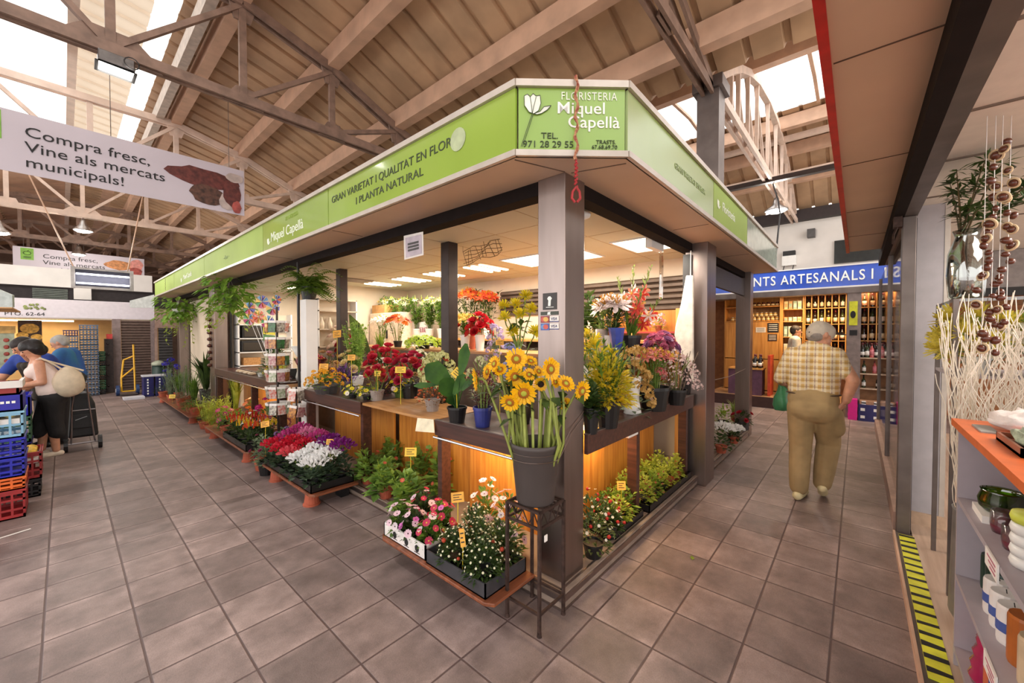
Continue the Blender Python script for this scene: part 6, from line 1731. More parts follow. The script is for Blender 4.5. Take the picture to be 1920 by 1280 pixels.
# gladioli: each stem on its own
gb_ = put('black bucket holding the tall gladioli', 'flower_bucket', 'bucket', GX(1180, 3.6, B2), 1180, 610, 60, pot=('black', .11, .2))
GB = gb_.location.copy()
GFL = [(bl('lily', (240, 214, 206), YEYE)), (bl('lily', (226, 130, 110), YEYE)), (bl('lily', (222, 70, 60), YEYE))]
GBUD = leaf_mat('gladiolus_bud', (140, 150, 84), (104, 120, 60))
for i, (x, y, c) in enumerate(((1188, 497, 0), (1222, 497, 1), (1158, 518, 0), (1240, 560, 2), (1205, 540, 1))):
    tip = at(x, y, 'X', 3.6 - .03 * i); b = GB + Vector((.02 * math.cos(i * 2), .02 * math.sin(i * 2), .15))
    t = thing('gladiolus', ('pale pink gladiolus with the straight tall tip', 'salmon gladiolus leaning to the right with tall tip', 'short white gladiolus at the left of the bunch', 'red gladiolus leaning farthest right', 'salmon gladiolus in the middle of the bunch')[i], 'flower', b, 'gladioli in the black bucket')
    h = tip - b; q = MB(); q.tube([(0, 0, 0), h * .5 + Vector((0, 0, .02)), h], [.007, .006, .002], 5); q.build('stem', STEMG, t, local=True)
    q = MB()
    for k in range(10):
        p = h * (.72 + .028 * k); a = k * 2.6
        q.leaf(p, (math.cos(a) * .5, math.sin(a) * .5, 1), .07 * (1.2 - k * .08), .022, .1, 0)
    q.build('bud', GBUD, t, local=True)
    q = MB()
    for k in range(3): q.leaf(h * .05, h + Vector((R.uniform(-.2, .2), R.uniform(-.2, .2), 0)), h.length * .6, .035, .1, .05)
    q.build('foliage', LEAFM, t, local=True)
    for k in range(6):
        p = h * (.4 + .055 * k); a = k * 2.4
        inst('flower', GFL[(c + (k % 5 == 4)) % 3], t, p + Vector((math.cos(a) * .03, math.sin(a) * .03, 0)), .06, mat=face_dir((math.cos(a), math.sin(a), .3), 0))

# ---- under the aisle ledge
for i, (px_, y, yt, w) in enumerate(((1112, 1042, 905, 86), (1140, 1006, 930, 60))):
    put(('bushy white flowered plant with red berries by the corner pillar foot', 'smaller red berry plant beside the one at the pillar foot')[i], 'berry_plant', 'plant', G(px_, y, ZPL), px_, yt, w, pot=('black', .07, .1), leaf=(LEAFD, 210, .045, .016, 'dome'), blooms=[(bl('five', (240, 236, 220), YEYE), 20, .009, 'dome'), (bl('berry', (206, 50, 40)), 9, .011, 'dome')])
ct = thing('plant_tray', 'shallow black tray under the coleus by the berry plants', 'tray', G(1182, 975, ZPL))


def tray(t, x0, x1, y0, y1, z, h=.05, m=BLACKPL):
    q = MB(); q.box(x0, x1, y0, y1, z, z + .008)
    for a in ((x0, x1, y0, y0 + .008), (x0, x1, y1 - .008, y1), (x0, x0 + .008, y0, y1), (x1 - .008, x1, y0, y1)): q.box(*a, z, z + h)
    q.build('tray', m, t)


tray(ct, 2.62, 3.12, 1.3, 1.58, ZPL)
for i, (x, y, m1) in enumerate(((2.72, 1.4, LEAFL), (2.86, 1.38, LEAFY), (3.02, 1.4, LEAFL), (2.8, 1.51, LEAFM), (2.98, 1.51, LEAFL))):
    plant(('bright green coleus at the near end of the black tray', 'lime yellow coleus in the middle of the black tray', 'bright green coleus at the far end of the black tray', 'deep green coleus at the back of the near tray', 'bright green coleus at the back of the near tray')[i], 'coleus', 'plant', (x, y, ZPL + .008), .38, .2, pot=('black', .05, .07), leaf=(m1, 80, .05, .035, 'dome'), leafm2=(leaf_mat('red_coleus', (170, 60, 50), (120, 40, 44)), 14, .04, .025, 'dome'))
ct2 = thing('plant_tray', 'long black tray of yellow green plants beside the middle pillar', 'tray', (3.75, 1.45, ZPL))
tray(ct2, 3.2, 4.3, 1.28, 1.66, ZPL, .06)
k = 0
for x in (3.32, 3.52, 3.72, 3.92, 4.12):
    for y in (1.38, 1.55):
        m1 = (LEAFY, LEAFL)[(k // 2) % 2] if k < 6 else LEAFY
        plant('%s yellow green plant from the coleus end, %s row of long tray' % (('first', 'second', 'third', 'fourth', 'fifth')[k // 2], ('front', 'back')[k % 2]), 'bedding_plant', 'plant', (x, y, ZPL + .008), .42, .21, pot=('terra' if k in (6, 8) else 'black', .055, .07), leaf=(m1, 100, .045, .03, 'dome'), leafm2=(leaf_mat('pink_leaf', (206, 120, 90), (150, 70, 56)), 16 if k < 4 else 1, .04, .022, 'dome'), group='bedding plants in the long black tray'); k += 1

# ---- plinth between the middle pillar and the end pillar
for i, (px_, y, yt, w, sp) in enumerate(((1352, 848, 795, 44, 0), (1375, 830, 800, 34, 0), (1392, 805, 760, 34, 1), (1356, 800, 752, 40, 2), (1378, 790, 745, 34, 3), (1394, 792, 765, 22, 4))):
    p = G(px_, y, ZPL)
    sp_ = [dict(leaf=(LEAFD, 70, .05, .04, 'dome'), blooms=[(bl('cyclamen', (246, 244, 240), STEMG), 16, .035, 'top')], pot=('terra', .07, .09)),
           dict(leaf=(LEAFD, 60, .06, .04, 'dome'), blooms=[(bl('rose', (186, 40, 56)), 5, .04, 'dome')], pot=('tub', .1, .14)),
           dict(leaf=(LEAFL, 90, .07, .03, 'dome'), pot=('black', .08, .1)), dict(leaf=(leaf_mat('grass_leaf', (176, 190, 96), (120, 144, 60)), 60, .2, .012, 'blades'), pot=('terra', .07, .1)), dict(leaf=(LEAFM, 60, .05, .04, 'dome'), pot=('terra', .06, .1))][sp]
    put(('white cyclamen nearest the middle steel pillar', 'second white cyclamen behind the nearest', 'crimson flowered plant in a wide grey tub', 'yellow green bush behind the white cyclamen', 'pale grassy plant behind the grey tub', 'small round leaved plant at the end pillar')[i], 'potted_plant', 'plant', p, px_, yt, w, **sp_)
wd = thing('stall_door', 'narrow cream stall door with aluminium frame between the aisle pillars', 'door', (6.2, 1.75, .1))
MB().box(4.98, 7.1, 1.85, 1.88, .1, 2.43).build('side_screen', M('brown_screen', (84, 66, 54), .5), wd)
MB().box(6.2, 6.75, 1.8, 1.84, .1, 2.2).build('door_leaf', CREAM, wd)
MB().box(5.85, 5.9, 1.8, 1.84, .1, 2.2).build('bright_bar', WHITE, wd); MB().box(6.12, 6.2, 1.78, 1.85, .1, 2.25).build('jamb', STEEL2, wd)
MB().box(4.8, 7.0, 1.32, 1.36, 2.18, 2.43).build('valance', M('dark_valance', (52, 44, 42), .5), wd)
tag(MB().tube([(4.75, 1.28, 1.05), (5.9, 1.285, 1.02), (6.98, 1.28, 1.06)], .004, 5).build('tie_wire', STEEL2), 'thin wire tied between the aisle side pillars', 'wire')

# ---- begonias on the plinth before the oak counter
BEG = leaf_mat('begonia_leaf', (156, 186, 84), (96, 132, 60))
for i, (px_, y, yt, w) in enumerate(((690, 905, 828, 62), (724, 932, 850, 62), (765, 960, 868, 72), (735, 890, 812, 60), (790, 912, 815, 72), (828, 930, 820, 56), (805, 885, 830, 50))):
    put(('broad leaved begonia in a terracotta pot at the left end of the plinth', 'second broad leaved begonia from the left on the plinth', 'broad leaved begonia closest to the vinca box', 'begonia with red flecks behind the first two', 'tall begonia beside the yellow price card', 'begonia leaning on the dark corner post', 'small leaved begonia behind the tall one')[i], 'begonia', 'plant', G(px_, y, ZPL), px_, yt, w, pot=('terra', .065, .085), leaf=(BEG, 66, .11, .085, 'dome'), leafm2=(LEAFL, 40, .06, .04, 'sprays'), blooms=[(bl('five', (206, 90, 70), YEYE), 4 if i % 2 else 2, .016, 'dome')])

# ---- low display shelves on pots along the left face
def low_shelf(label, x0, x1, y0, y1, z=.13, m=PLANK, pots=True):
    t = thing('low_shelf', label, 'shelf', ((x0 + x1) / 2, (y0 + y1) / 2, 0))
    q = MB(); q.prism([(x0 + .03, y0, z), (x1, y0, z), (x1, y1, z), (x0 + .03, y1, z), (x0, y1 - .05, z), (x0, y0 + .05, z)], (0, 0, .02)); q.build('board', m, t, bevel=.004)
    for yy in (y0 + .22, y1 - .22):
        if pots: MB().lathe([(.075, 0), (.075, .015), (.065, .02), (.05, z)], (x0 + .09, yy, 0), 16).build('upturned_pot', TERRA, t)
        MB().box(x1 - .1, x1 - .02, yy - .06, yy + .06, 0, z).build('block', BLACKPL, t)
    return t


low_shelf('reddish wooden board in front of the corner carrying vinca and berry plants', 1.47, 1.85, 1.44, 2.56, pots=False)
vb = thing('cardboard_box', 'white printed cardboard box full of pink vinca', 'box', (1.66, 2.29, .15))
q = MB()
for a in ((1.5, 1.84, 2.05, 2.06), (1.5, 1.84, 2.53, 2.54), (1.5, 1.51, 2.05, 2.54), (1.83, 1.84, 2.05, 2.54)): q.box(*a, .15, .245)
q.box(1.5, 1.84, 2.05, 2.54, .15, .156); q.build('walls', M('white_card', (226, 220, 216), .6), vb)
q = MB()
for y in (2.14, 2.26, 2.4):
    q.prism([(1.499, y + .022 * math.cos(a * PI / 5), .197 + .024 * math.sin(a * PI / 5)) for a in range(10)], (-.001, 0, 0)); q.box(1.498, 1.4995, y - .03, y + .03, .168, .172)
q.build('black_print', INK, vb)
VIN = [bl('five', (244, 206, 220), DKEYE), bl('five', (206, 50, 90), YEYE), bl('five', (214, 110, 190), DKEYE), bl('five', (240, 226, 230), DKEYE)]
vl = ('white box, front left', 'white box, front right', 'white box, middle', 'white box, back left', 'white box, back right')
for i, (x, y, c, d) in enumerate(((1.58, 2.45, 0, 3), (1.58, 2.29, 0, 2), (1.6, 2.13, 1, 3), (1.75, 2.42, 1, 0), (1.75, 2.2, 1, 2))):
    plant(('pale pink vinca at the outer left corner of the white box', 'pale and mauve pink vinca in the middle front of the white box', 'crimson and white vinca at the right front of the white box', 'crimson vinca at the back left of the white box', 'crimson and mauve vinca at the back right of the white box')[i], 'vinca', 'plant', (x, y, .156), .42 + .05 * (i > 2), .2, pot=('black', .055, .075), leaf=(LEAFD if i % 2 else LEAFM, 130, .065, .026, 'dome'), blooms=[(VIN[c], 9, .022, 'dome'), (VIN[d], 5, .022, 'dome')])
for i, (x, y) in enumerate(((1.83, 1.95), (1.8, 1.72))):
    plant(('tall pale pink vinca against the honey panel', 'tall pink and white vinca beside the big grey bucket')[i], 'vinca', 'plant', (x + .12, y, .1), .64, .24, pot=('black', .06, .09), leaf=(LEAFM, 100, .07, .024, 'dome'), blooms=[(VIN[0], 13, .025, 'dome'), (VIN[3], 4, .022, 'dome')])
gt = thing('grower_tray', 'dark grey grower tray of white flowered berry plants at the shelf corner', 'tray', (1.67, 1.77, .15))
tray(gt, 1.49, 1.84, 1.5, 2.03, .15, .085, M('dark_grey_tray', (58, 58, 62), .4))
for i, (x, y, z, w) in enumerate(((1.59, 1.62, .46, .26), (1.59, 1.86, .44, .25), (1.76, 1.62, .52, .25), (1.76, 1.86, .53, .26), (1.68, 1.75, .5, .24))):
    plant(('white flowered berry plant at the near corner of the grower tray', 'white flowered berry plant with red fruit at the outer edge of the tray', 'white flowered berry plant behind the iron stand', 'tall white flowered berry plant at the back of the tray', 'white flowered berry plant in the centre of the tray')[i], 'berry_plant', 'plant', (x, y, .158), z, w, pot=('black', .065, .08), leaf=(LEAFD, 300, .046, .017, 'dome'), leafm2=(LEAFG, 40, .035, .01, 'dome'), blooms=[(bl('five', (236, 232, 200), YEYE), 70, .0062, 'dome'), (bl('berry', (196, 70, 44)), 6 if i == 1 else 1, .011, 'dome')])

low_shelf('orange wooden board end under the cyclamen tray', 1.42, 1.86, 3.6, 4.95, .14)
cyt = thing('grower_tray', 'long black grower tray packed with cyclamen', 'tray', (1.64, 4.3, .16))
tray(cyt, 1.44, 1.84, 3.66, 4.9, .16, .07)
CYC = {'red': bl('cyclamen', (206, 30, 56), STEMG), 'coral': bl('cyclamen', (222, 84, 96), STEMG), 'white': bl('cyclamen', (246, 244, 242), STEMG), 'magenta': bl('cyclamen', (190, 60, 130), STEMG), 'purple': bl('cyclamen', (126, 26, 120), STEMG), 'pink': bl('cyclamen', (220, 130, 170), STEMG)}
CYL = leaf_mat('cyclamen_leaf', (84, 104, 72), (46, 66, 46))
rows = [('white', 'white', 'coral', 'red', 'red'), ('white', 'white', 'red', 'red', 'magenta'), ('purple', 'purple', 'magenta', 'pink', 'magenta')]
for r_ in range(3):
    for c in range(5):
        col = rows[r_][c]
        plant('%s cyclamen, %s from the oak counter end in the %s row of the tray' % (col, ('first', 'second', 'third', 'fourth', 'fifth')[c], ('front', 'middle', 'back')[r_]), 'cyclamen', 'plant', (1.51 + .13 * r_, 3.77 + .25 * c, .168), .43 + .06 * r_, .24, pot=('black', .055, .075), leaf=(CYL, 60, .06, .05, 'dome'), blooms=[(CYC[col], 15, .034, 'top')], group='cyclamen in the black grower tray')
for i, (x, y) in enumerate(((1.5, 5.02), (1.52, 5.24), (1.72, 5.1))):
    plant(('grey green bushy plant with dark buds at the end of the cyclamen', 'grey green trailing plant with pink buds beside the price card', 'mauve topped leafy plant under the seed rack')[i], 'potted_plant', 'plant', (x, y, 0), .46 + .1 * (i == 2), .28, pot=('terra' if i == 1 else 'black', .09, .16), leaf=(LEAFG, 130, .05, .03, 'dome'), blooms=[(bl('rose', (150, 60, 90)) if i < 2 else bl('cluster', (150, 110, 170)), 5, .025, 'dome')])

low_shelf('wooden shelf board under the celosia trays', 1.42, 1.86, 5.5, 7.6, .14)
CEL = [bl('plume', (226, 90, 40)), bl('plume', (232, 200, 50)), bl('plume', (206, 50, 40))]
ce = thing('grower_tray', 'dark grower tray of orange and yellow celosia', 'tray', (1.64, 6.1, .16))
tray(ce, 1.44, 1.84, 5.56, 6.6, .16, .08)
for i in range(8):
    r_, c = i % 2, i // 2
    cc = ((0, 1), (1, 0), (0, 2), (2, 2))[c][r_]
    plant('%s celosia, %s from the seed rack in the %s row' % (('orange', 'yellow', 'red')[cc], ('first', 'second', 'third', 'fourth')[c], ('front', 'back')[r_]), 'celosia', 'plant', (1.54 + .2 * r_, 5.7 + .26 * c, .168), .45, .22, pot=('black', .06, .08), leaf=(LEAFD, 60, .07, .025, 'dome'), blooms=[(CEL[cc], 9, .035, 'up'), (CEL[1], 3, .03, 'up')], group='celosia in the dark tray')
fl_spec = [('white flowered begonia in dark leaves above the celosia', (1.8, 6.55), (LEAFD, 100, .06, .03, 'dome'), [(bl('five', (244, 242, 236), YEYE), 18, .025, 'dome')]), ('pink hydrangea heads under the lit shelf', (2.02, 6.3), (LEAFD, 70, .08, .05, 'dome'), [(bl('cluster', (214, 130, 150)), 6, .07, 'dome')]),
           ('magenta flowers beside the pink hydrangea', (2.0, 6.75), (LEAFM, 60, .06, .03, 'dome'), [(bl('cluster', (206, 40, 130)), 7, .05, 'dome')]), ('orange marigolds at the foot of the lit shelf', (2.0, 7.3), (LEAFM, 70, .06, .02, 'dome'), [(bl('daisy', (226, 110, 40), GOLD, 18), 12, .04, 'dome')]),
           ('magenta daisies in lime foliage on the wooden shelf', (1.6, 7.3), (LEAFL, 110, .06, .02, 'dome'), [(bl('daisy', (206, 50, 130), YEYE), 9, .035, 'dome')]), ('dark green cushion plant at the corner of the celosia shelf', (1.54, 6.85), (LEAFM, 140, .04, .02, 'dome'), []),
           ('bright green cushion plant beside the dark green one', (1.74, 7.05), (LEAFL, 120, .05, .03, 'dome'), []), ('variegated tall plant glowing under the far strip light', (2.1, 8.7), (LEAFY, 60, .3, .05, 'blades'), [])]
for i, (lb, (x, y), lf, blm) in enumerate(fl_spec):
    plant(lb, 'potted_plant', 'plant', (x, y, .16 if x < 1.86 else .1), (.5 if i < 7 else .85) + (.14 if x > 1.86 else 0), .32, pot=('terra' if i % 2 else 'black', .08, .1), leaf=lf, blooms=blm)
for i in range(4):
    plant('%s lime green feathery plant from the white lattice corner' % ('first', 'second', 'third', 'fourth')[i], 'feathery_plant', 'plant', (1.56 + .2 * (i % 2), 7.85 + .38 * (i // 2), 0), .55, .34, pot=('terra', .1, .13), leaf=(LEAFY, 150, .09, .012, 'sprays'), leafm2=(LEAFL, 60, .06, .01, 'dome'), group='lime green feathery plants')
low_shelf('far wooden shelf board of herb pots', 1.42, 1.86, 8.7, 12.3, .12)
hb = [('dense green cushion herb at the near corner of the far shelf', 1.55, 8.95, LEAFM, 'dome', .42), ('second dense cushion herb of the far shelf', 1.55, 9.3, leaf_mat('moss_leaf', (98, 118, 56), (66, 88, 40)), 'dome', .42), ('blue grey bushy herb behind the cushions', 1.75, 9.2, LEAFG, 'dome', .6), ('silvery brown herb left of the cushions', 1.52, 9.9, leaf_mat('silver_brown_leaf', (136, 124, 96), (90, 80, 64)), 'dome', .5), ('tall grassy herb in the far row', 1.7, 9.9, LEAFM, 'blades', .85), ('tall silvery lavender herb of the far row', 1.6, 10.6, LEAFG, 'sprays', .95), ('tall green rosemary of the far row', 1.75, 10.8, LEAFM, 'sprays', .95), ('feathery tall herb close to the blue bins', 1.55, 11.3, LEAFG, 'sprays', .9), ('upright green herb close to the blue bins', 1.72, 11.6, LEAFM, 'blades', .8), ('darkest low herb at the far end of the shelf', 1.5, 12.0, LEAFD, 'dome', .5)]
for lb, x, y, m1, st, z in hb:
    plant(lb, 'herb_plant', 'plant', (x, y, .14), z, .44, pot=('terra', .09, .12), leaf=(m1, 170 if st != 'blades' else 90, .06 if st != 'blades' else .4, .012 if st != 'blades' else .014, st))
t = plant('pot plant with blue violet flowers in front of the dark shutter', 'potted_plant', 'plant', (1.75, 12.9, .0), 1.05, .3, pot=('black', .1, .5), leaf=(LEAFD, 60, .08, .03, 'dome'), blooms=[(bl('cluster', (60, 50, 170)), 5, .07, 'dome')])
t = plant('tall dark yucca against the cream wall near the green panel', 'yucca', 'plant', (2.1, 11.0, .1), 1.3, .8, pot=('tub', .13, .25), leaf=(LEAFD, 70, .5, .05, 'blades'))

# ---- sunflowers in the big grey bucket on the iron stand
sx0, sx1, sy0, sy1, sz = 1.63, 1.855, 1.238, 1.465, .655
st_ = thing('iron_stand', 'square rusty iron plant stand in front of the corner pillar', 'stand', ((sx0 + sx1) / 2, (sy0 + sy1) / 2, 0))
for x in (sx0, sx1):
    for y in (sy0, sy1):
        lg = MB().bar((x, y, .012), (x, y, sz), .016, .016).build('leg', IRON, st_)
        MB().lathe([(.014, 0), (.012, .012), (.012, .022), (0, .022)], (x, y, 0), 10).build('foot', IRON, lg)
q = MB()
for z in (sz, sz - .085, .115):
    q = MB()
    for a, b in (((sx0, sy0), (sx1, sy0)), ((sx1, sy0), (sx1, sy1)), ((sx1, sy1), (sx0, sy1)), ((sx0, sy1), (sx0, sy0))): q.bar((*a, z), (*b, z), .012, .014)
    q.build('rail', IRON, st_)
q = MB()
for a, b in (((sx0, sy0), (sx1, sy0)), ((sx1, sy0), (sx1, sy1)), ((sx1, sy1), (sx0, sy1)), ((sx0, sy1), (sx0, sy0))):
    a = Vector((*a, 0)); b = Vector((*b, 0))
    for k in range(3):
        p0 = a.lerp(b, k / 3); p1 = a.lerp(b, (k + .5) / 3); p2 = a.lerp(b, (k + 1) / 3)
        q.bar(p0 + UPV * (sz - .08), p1 + UPV * (sz - .01), .005, .005); q.bar(p1 + UPV * (sz - .01), p2 + UPV * (sz - .08), .005, .005)
q.build('scrollwork', IRON, st_)
q = MB()
for k in range(6): x = sx0 + (sx1 - sx0) * (k + .5) / 6; q.bar((x, sy0, sz), (x, sy1, sz), .01, .006)
q.build('top_grid', IRON, st_)
tg = MB().box(sx0 + .03, sx0 + .055, sy0 - .012, sy0 - .008, sz - .16, sz - .125).build('hanging_tag', PAPER, st_)
BKT = Vector((1.745, 1.355, sz + .004))
bk = thing('sunflower_bucket', 'big dark grey bucket on the iron stand, tied to the corner pillar', 'bucket', BKT)
rim = 48 * mpp(BKT + Vector((0, 0, .33)))
MB().lathe([(rim * .72, 0), (rim * .74, .01), (rim * .95, .3), (rim * 1.0, .31), (rim * 1.02, .335), (rim * .97, .335), (rim * .93, .3), (rim * .7, .02), (0, .02)], (0, 0, 0), 32).build('bucket', M('charcoal_plastic', (72, 64, 62), .5, var=.08, scale=4), bk, local=True, smooth=True)
q = MB()
for z, k in ((.285, 1.0), (.25, 1.0)):
    pts = [Vector((math.cos(a) * rim * .96, math.sin(a) * rim * .96, z)) for a in [math.radians(-62 - t * 15) for t in range(0, 17)]]
    pts = [Vector((CX + .21, CY - .004, 1.07 + z - .25)) - BKT, Vector((CX + .08, CY - .006, 1.0 + z - .25)) - BKT] + pts
    q.tube(pts, .0022, 4)
q.build('tie_wire', STEEL, bk, local=True)


def sun_mesh(dark):
    q = MB()
    for ring, (n, L, el) in enumerate(((17, 1.0, .12), (15, .92, .3))):
        for i in range(n):
            a = 2 * PI * i / n + ring * .2 + R.uniform(-.06, .06)
            q.petal((.4 * math.cos(a), .4 * math.sin(a), 0), (math.cos(a), math.sin(a), el + R.uniform(-.12, .12)), (0, 0, 1), .64 * L * R.uniform(.88, 1.1), .25, .05, .25)
    pet = q.mesh('petals', leaf_mat('sunflower_petal', (255, 214, 20), (246, 176, 10)))
    q = MB(); q.lathe([(.0, .1), (.22, .11), (.28, .09), (.42, .09), (.46, .0), (.42, -.05)], (0, 0, 0), 18)
    disc = q.mesh('disc', M('sunflower_disc_dark' if dark else 'sunflower_disc', (54, 28, 20) if dark else (190, 112, 24), .9, var=.3, scale=40, bump=.6, bscale=60), True)
    q = MB(); q.ball((0, 0, .1), .25, 10, 5, (1, 1, .25)); eye = q.mesh('disc_eye', M('dark_seed', (40, 22, 18), .9) if dark else M('sunflower_green_eye', (172, 176, 60), .9, var=.2, scale=40), True)
    q = MB()
    for i in range(13):
        a = 2 * PI * i / 13; q.petal((.1 * math.cos(a), .1 * math.sin(a), -.12), (math.cos(a), math.sin(a), .12), (0, 0, 1), .62, .2, .0, .2)
    q.ball((0, 0, -.08), .34, 10, 5, (1, 1, .4))
    sep = q.mesh('sepals', LEAFM)
    return pet, disc, eye, sep


SUNS = [sun_mesh(False), sun_mesh(True)]
heads = [(968, 673, 20, 0, 'large sunflower at the top of the bunch facing the camera', (0, 0, .25)), (927, 682, 15, 0, 'sunflower turned left near the top left', (-.9, .2, .3)), (893, 711, 21, 0, 'sunflower at the far left turned away', (-1.6, .6, -.2)),
         (914, 697, 14, 0, 'sunflower behind the far left one', (-1.2, .3, .2)), (965, 706, 18, 0, 'sunflower just below the top one', (.35, 0, -.1)), (992, 702, 12, 0, 'small sunflower in the centre of the bunch', (.2, 0, .4)), (995, 677, 13, 0, 'sunflower seen from behind beside the top one', (.5, 0, 1.3)),
         (1032, 692, 21, 0, 'large sunflower turned right in front of the pillar', (.9, -.3, .1)), (1014, 720, 13, 1, 'dark centred sunflower in the middle', (.1, 0, 0)), (1010, 696, 11, 0, 'small sunflower behind the dark centred one', (.6, 0, .6)), (982, 737, 23, 0, 'largest front sunflower looking down', (0, 0, -.35)),
         (956, 754, 18, 0, 'lowest front sunflower on the left', (-.35, 0, -.5)), (1061, 719, 17, 0, 'sunflower drooping to the right over the pillar edge', (.5, -.2, 1.0)), (1091, 733, 19, 0, 'sunflower at the far right turned right', (1.1, -.5, -.1)), (1058, 755, 12, 0, 'small low sunflower at the right', (.5, 0, -.4)), (938, 693, 13, 0, 'sunflower between the left pair', (-.3, 0, .7)), (1041, 716, 11, 0, 'small sunflower half hidden at the right of the middle', (.8, 0, .3))]
camd = Vector((-_fw[0], -_fw[1], .05))
for i, (x, y, rp, dk_, lb, fd) in enumerate(heads):
    near = .1 if 'front' in lb else .03 * math.sin(i * 1.7)
    p0 = BKT + Vector((0, 0, .45)); D = (p0.x * _fw[0] + p0.y * _fw[1]) - near
    ray = at(x, y, 'Z', EYE + (1 if y < 624 else -1)); dr = (ray - Vector((0, 0, EYE))); dr /= dr.x * _fw[0] + dr.y * _fw[1]
    hd = Vector((0, 0, EYE)) + dr * D
    f = camd + Vector(_rt) * fd[0] + UPV * fd[2] + Vector((_fw[0], _fw[1], 0)) * fd[1]
    size = rp * mpp(hd) * 1.05
    a = math.atan2(hd.y - BKT.y, hd.x - BKT.x) + .3 * math.sin(i); rr = .02 + .05 * ((i * 7) % 5) / 5
    base = BKT + Vector((math.cos(a) * rr, math.sin(a) * rr, .03))
    t = thing('sunflower', lb + ', in the grey bucket', 'flower', base, 'sunflowers in the grey bucket')
    h = hd - base; f.normalize(); k = h - f * size * .5
    out = Vector((h.x, h.y, 0)) * .55; lip = Vector((math.cos(a) * min(.1, rr + .05), math.sin(a) * min(.1, rr + .05), .31))
    q = MB(); q.tube([(0, 0, 0), lip * .6, lip, lip.lerp(k, .5) + Vector((0, 0, .03)), k - UPV * .02 - f * size * .3, k, h - f * size * .1], [.008, .008, .0075, .007, .007, .008, .01], 7); q.build('stem', M('sunflower_stem', (138, 148, 66), .55, var=.15), t, local=True, smooth=True)
    q = MB()
    for _ in range(2): q.leaf(lip.lerp(k, R.uniform(.55, .95)), (R.uniform(-1, 1), R.uniform(-1, 1), -.1), .09, .06, .1, .35)
    q.build('foliage', LEAFD, t, local=True)
    mt = face_dir(f, i * 1.3)
    for nm, me in zip(('petals', 'disc', 'disc_eye', 'sepals'), SUNS[dk_]): inst(nm, me, t, h, size, mat=mt)
# bare stems filling the bucket
for i in range(16):
    a = i * 2.4; rr = .02 + .075 * ((i * 5) % 7) / 7
    t = thing('bare_sunflower', 'thick pale green sunflower stem standing in the big grey bucket', 'stem', BKT + Vector((math.cos(a) * rr, math.sin(a) * rr, .03)), 'plain stems in the grey bucket')
    q = MB(); e = Vector((math.cos(a) * .05, math.sin(a) * .05, .52 + .05 * math.sin(i))); q.tube([(0, 0, 0), e * .5, e], .0075, 7); q.build('stalk', MATS['sunflower_stem'], t, local=True, smooth=True)

# ---- hanging and climbing plants
for i, (px_, y0_, yt, w, X) in enumerate(((335, 590, 562, 62, 1.85), (432, 570, 528, 92, 1.9))):
    p = at(px_, y0_, 'X', X); zt = ZT_(p, px_, yt); ww = w * mpp(p)
    t = thing('hanging_basket', ('hanging pothos basket near the far end of the stall', 'big hanging pothos basket left of the pinwheels')[i], 'plant', (p.x, p.y, p.z))
    make_pot(t, 'white' if i == 0 else 'green', .12, .14, 'basket')
    q = MB(); leaves(q, .14, ww, (zt - p.z) * .8, 260, .14, .1, 'drooping'); q.build('foliage', leaf_mat('pothos_leaf', (156, 190, 76), (96, 140, 50)), t, local=True)
    q = MB()
    for k in range(9):
        a = R.uniform(0, 6.28); L = R.uniform(.35, .9 if i == 0 else .55); r_ = ww * .35
        pts = [Vector((math.cos(a) * .1, math.sin(a) * .1, .15)), Vector((math.cos(a) * r_, math.sin(a) * r_, .1)), Vector((math.cos(a) * r_ * 1.1, math.sin(a) * r_ * 1.1, .1 - L))]
        q.tube(pts, .003, 4, False)
        for j in range(9): q.leaf(pts[1].lerp(pts[2], j / 8), (math.cos(a + j), math.sin(a + j), -.5), .08, .055, .15, .3)
    q.build('trailing_vine', leaf_mat('pale_pothos_leaf', (186, 196, 96), (140, 160, 66)), t, local=True)
    q = MB()
    for k in range(3): q.tube([(.1 * math.cos(k * 2.1), .1 * math.sin(k * 2.1), .14), (0, 0, ZS - p.z - .01)], .003, 4)
    q.build('hanger', STEEL2, t, local=True)
p = Vector((2.05, 5.2, 2.02))
t = thing('fern', 'bushy green fern in a dark pot on top of the white post', 'plant', p)
make_pot(t, 'black', .1, .16)
q = MB()
for k in range(90):
    a = R.uniform(0, 6.28); L = R.uniform(.2, .38); up_ = R.uniform(-.2, 1.5)
    pts = [Vector((0, 0, .15)), Vector((math.cos(a) * L * .4, math.sin(a) * L * .4, .15 + L * .75 * up_)), Vector((math.cos(a) * L, math.sin(a) * L, .15 + L * (up_ - .6) * .75))]
    for j in range(16):
        tt = j / 15; c = pts[0].lerp(pts[1], tt).lerp(pts[1].lerp(pts[2], tt), tt)
        for s in (-1, 1): q.leaf(c, Vector((-math.sin(a) * s, math.cos(a) * s, -.1)) + Vector((math.cos(a), math.sin(a), 0)) * .5, .1 * (1.1 - tt * .8), .028, .1, .2)
q.build('foliage', leaf_mat('fern_leaf', (136, 166, 58), (84, 116, 40)), t, local=True)
# ================================================================ people
DG = None


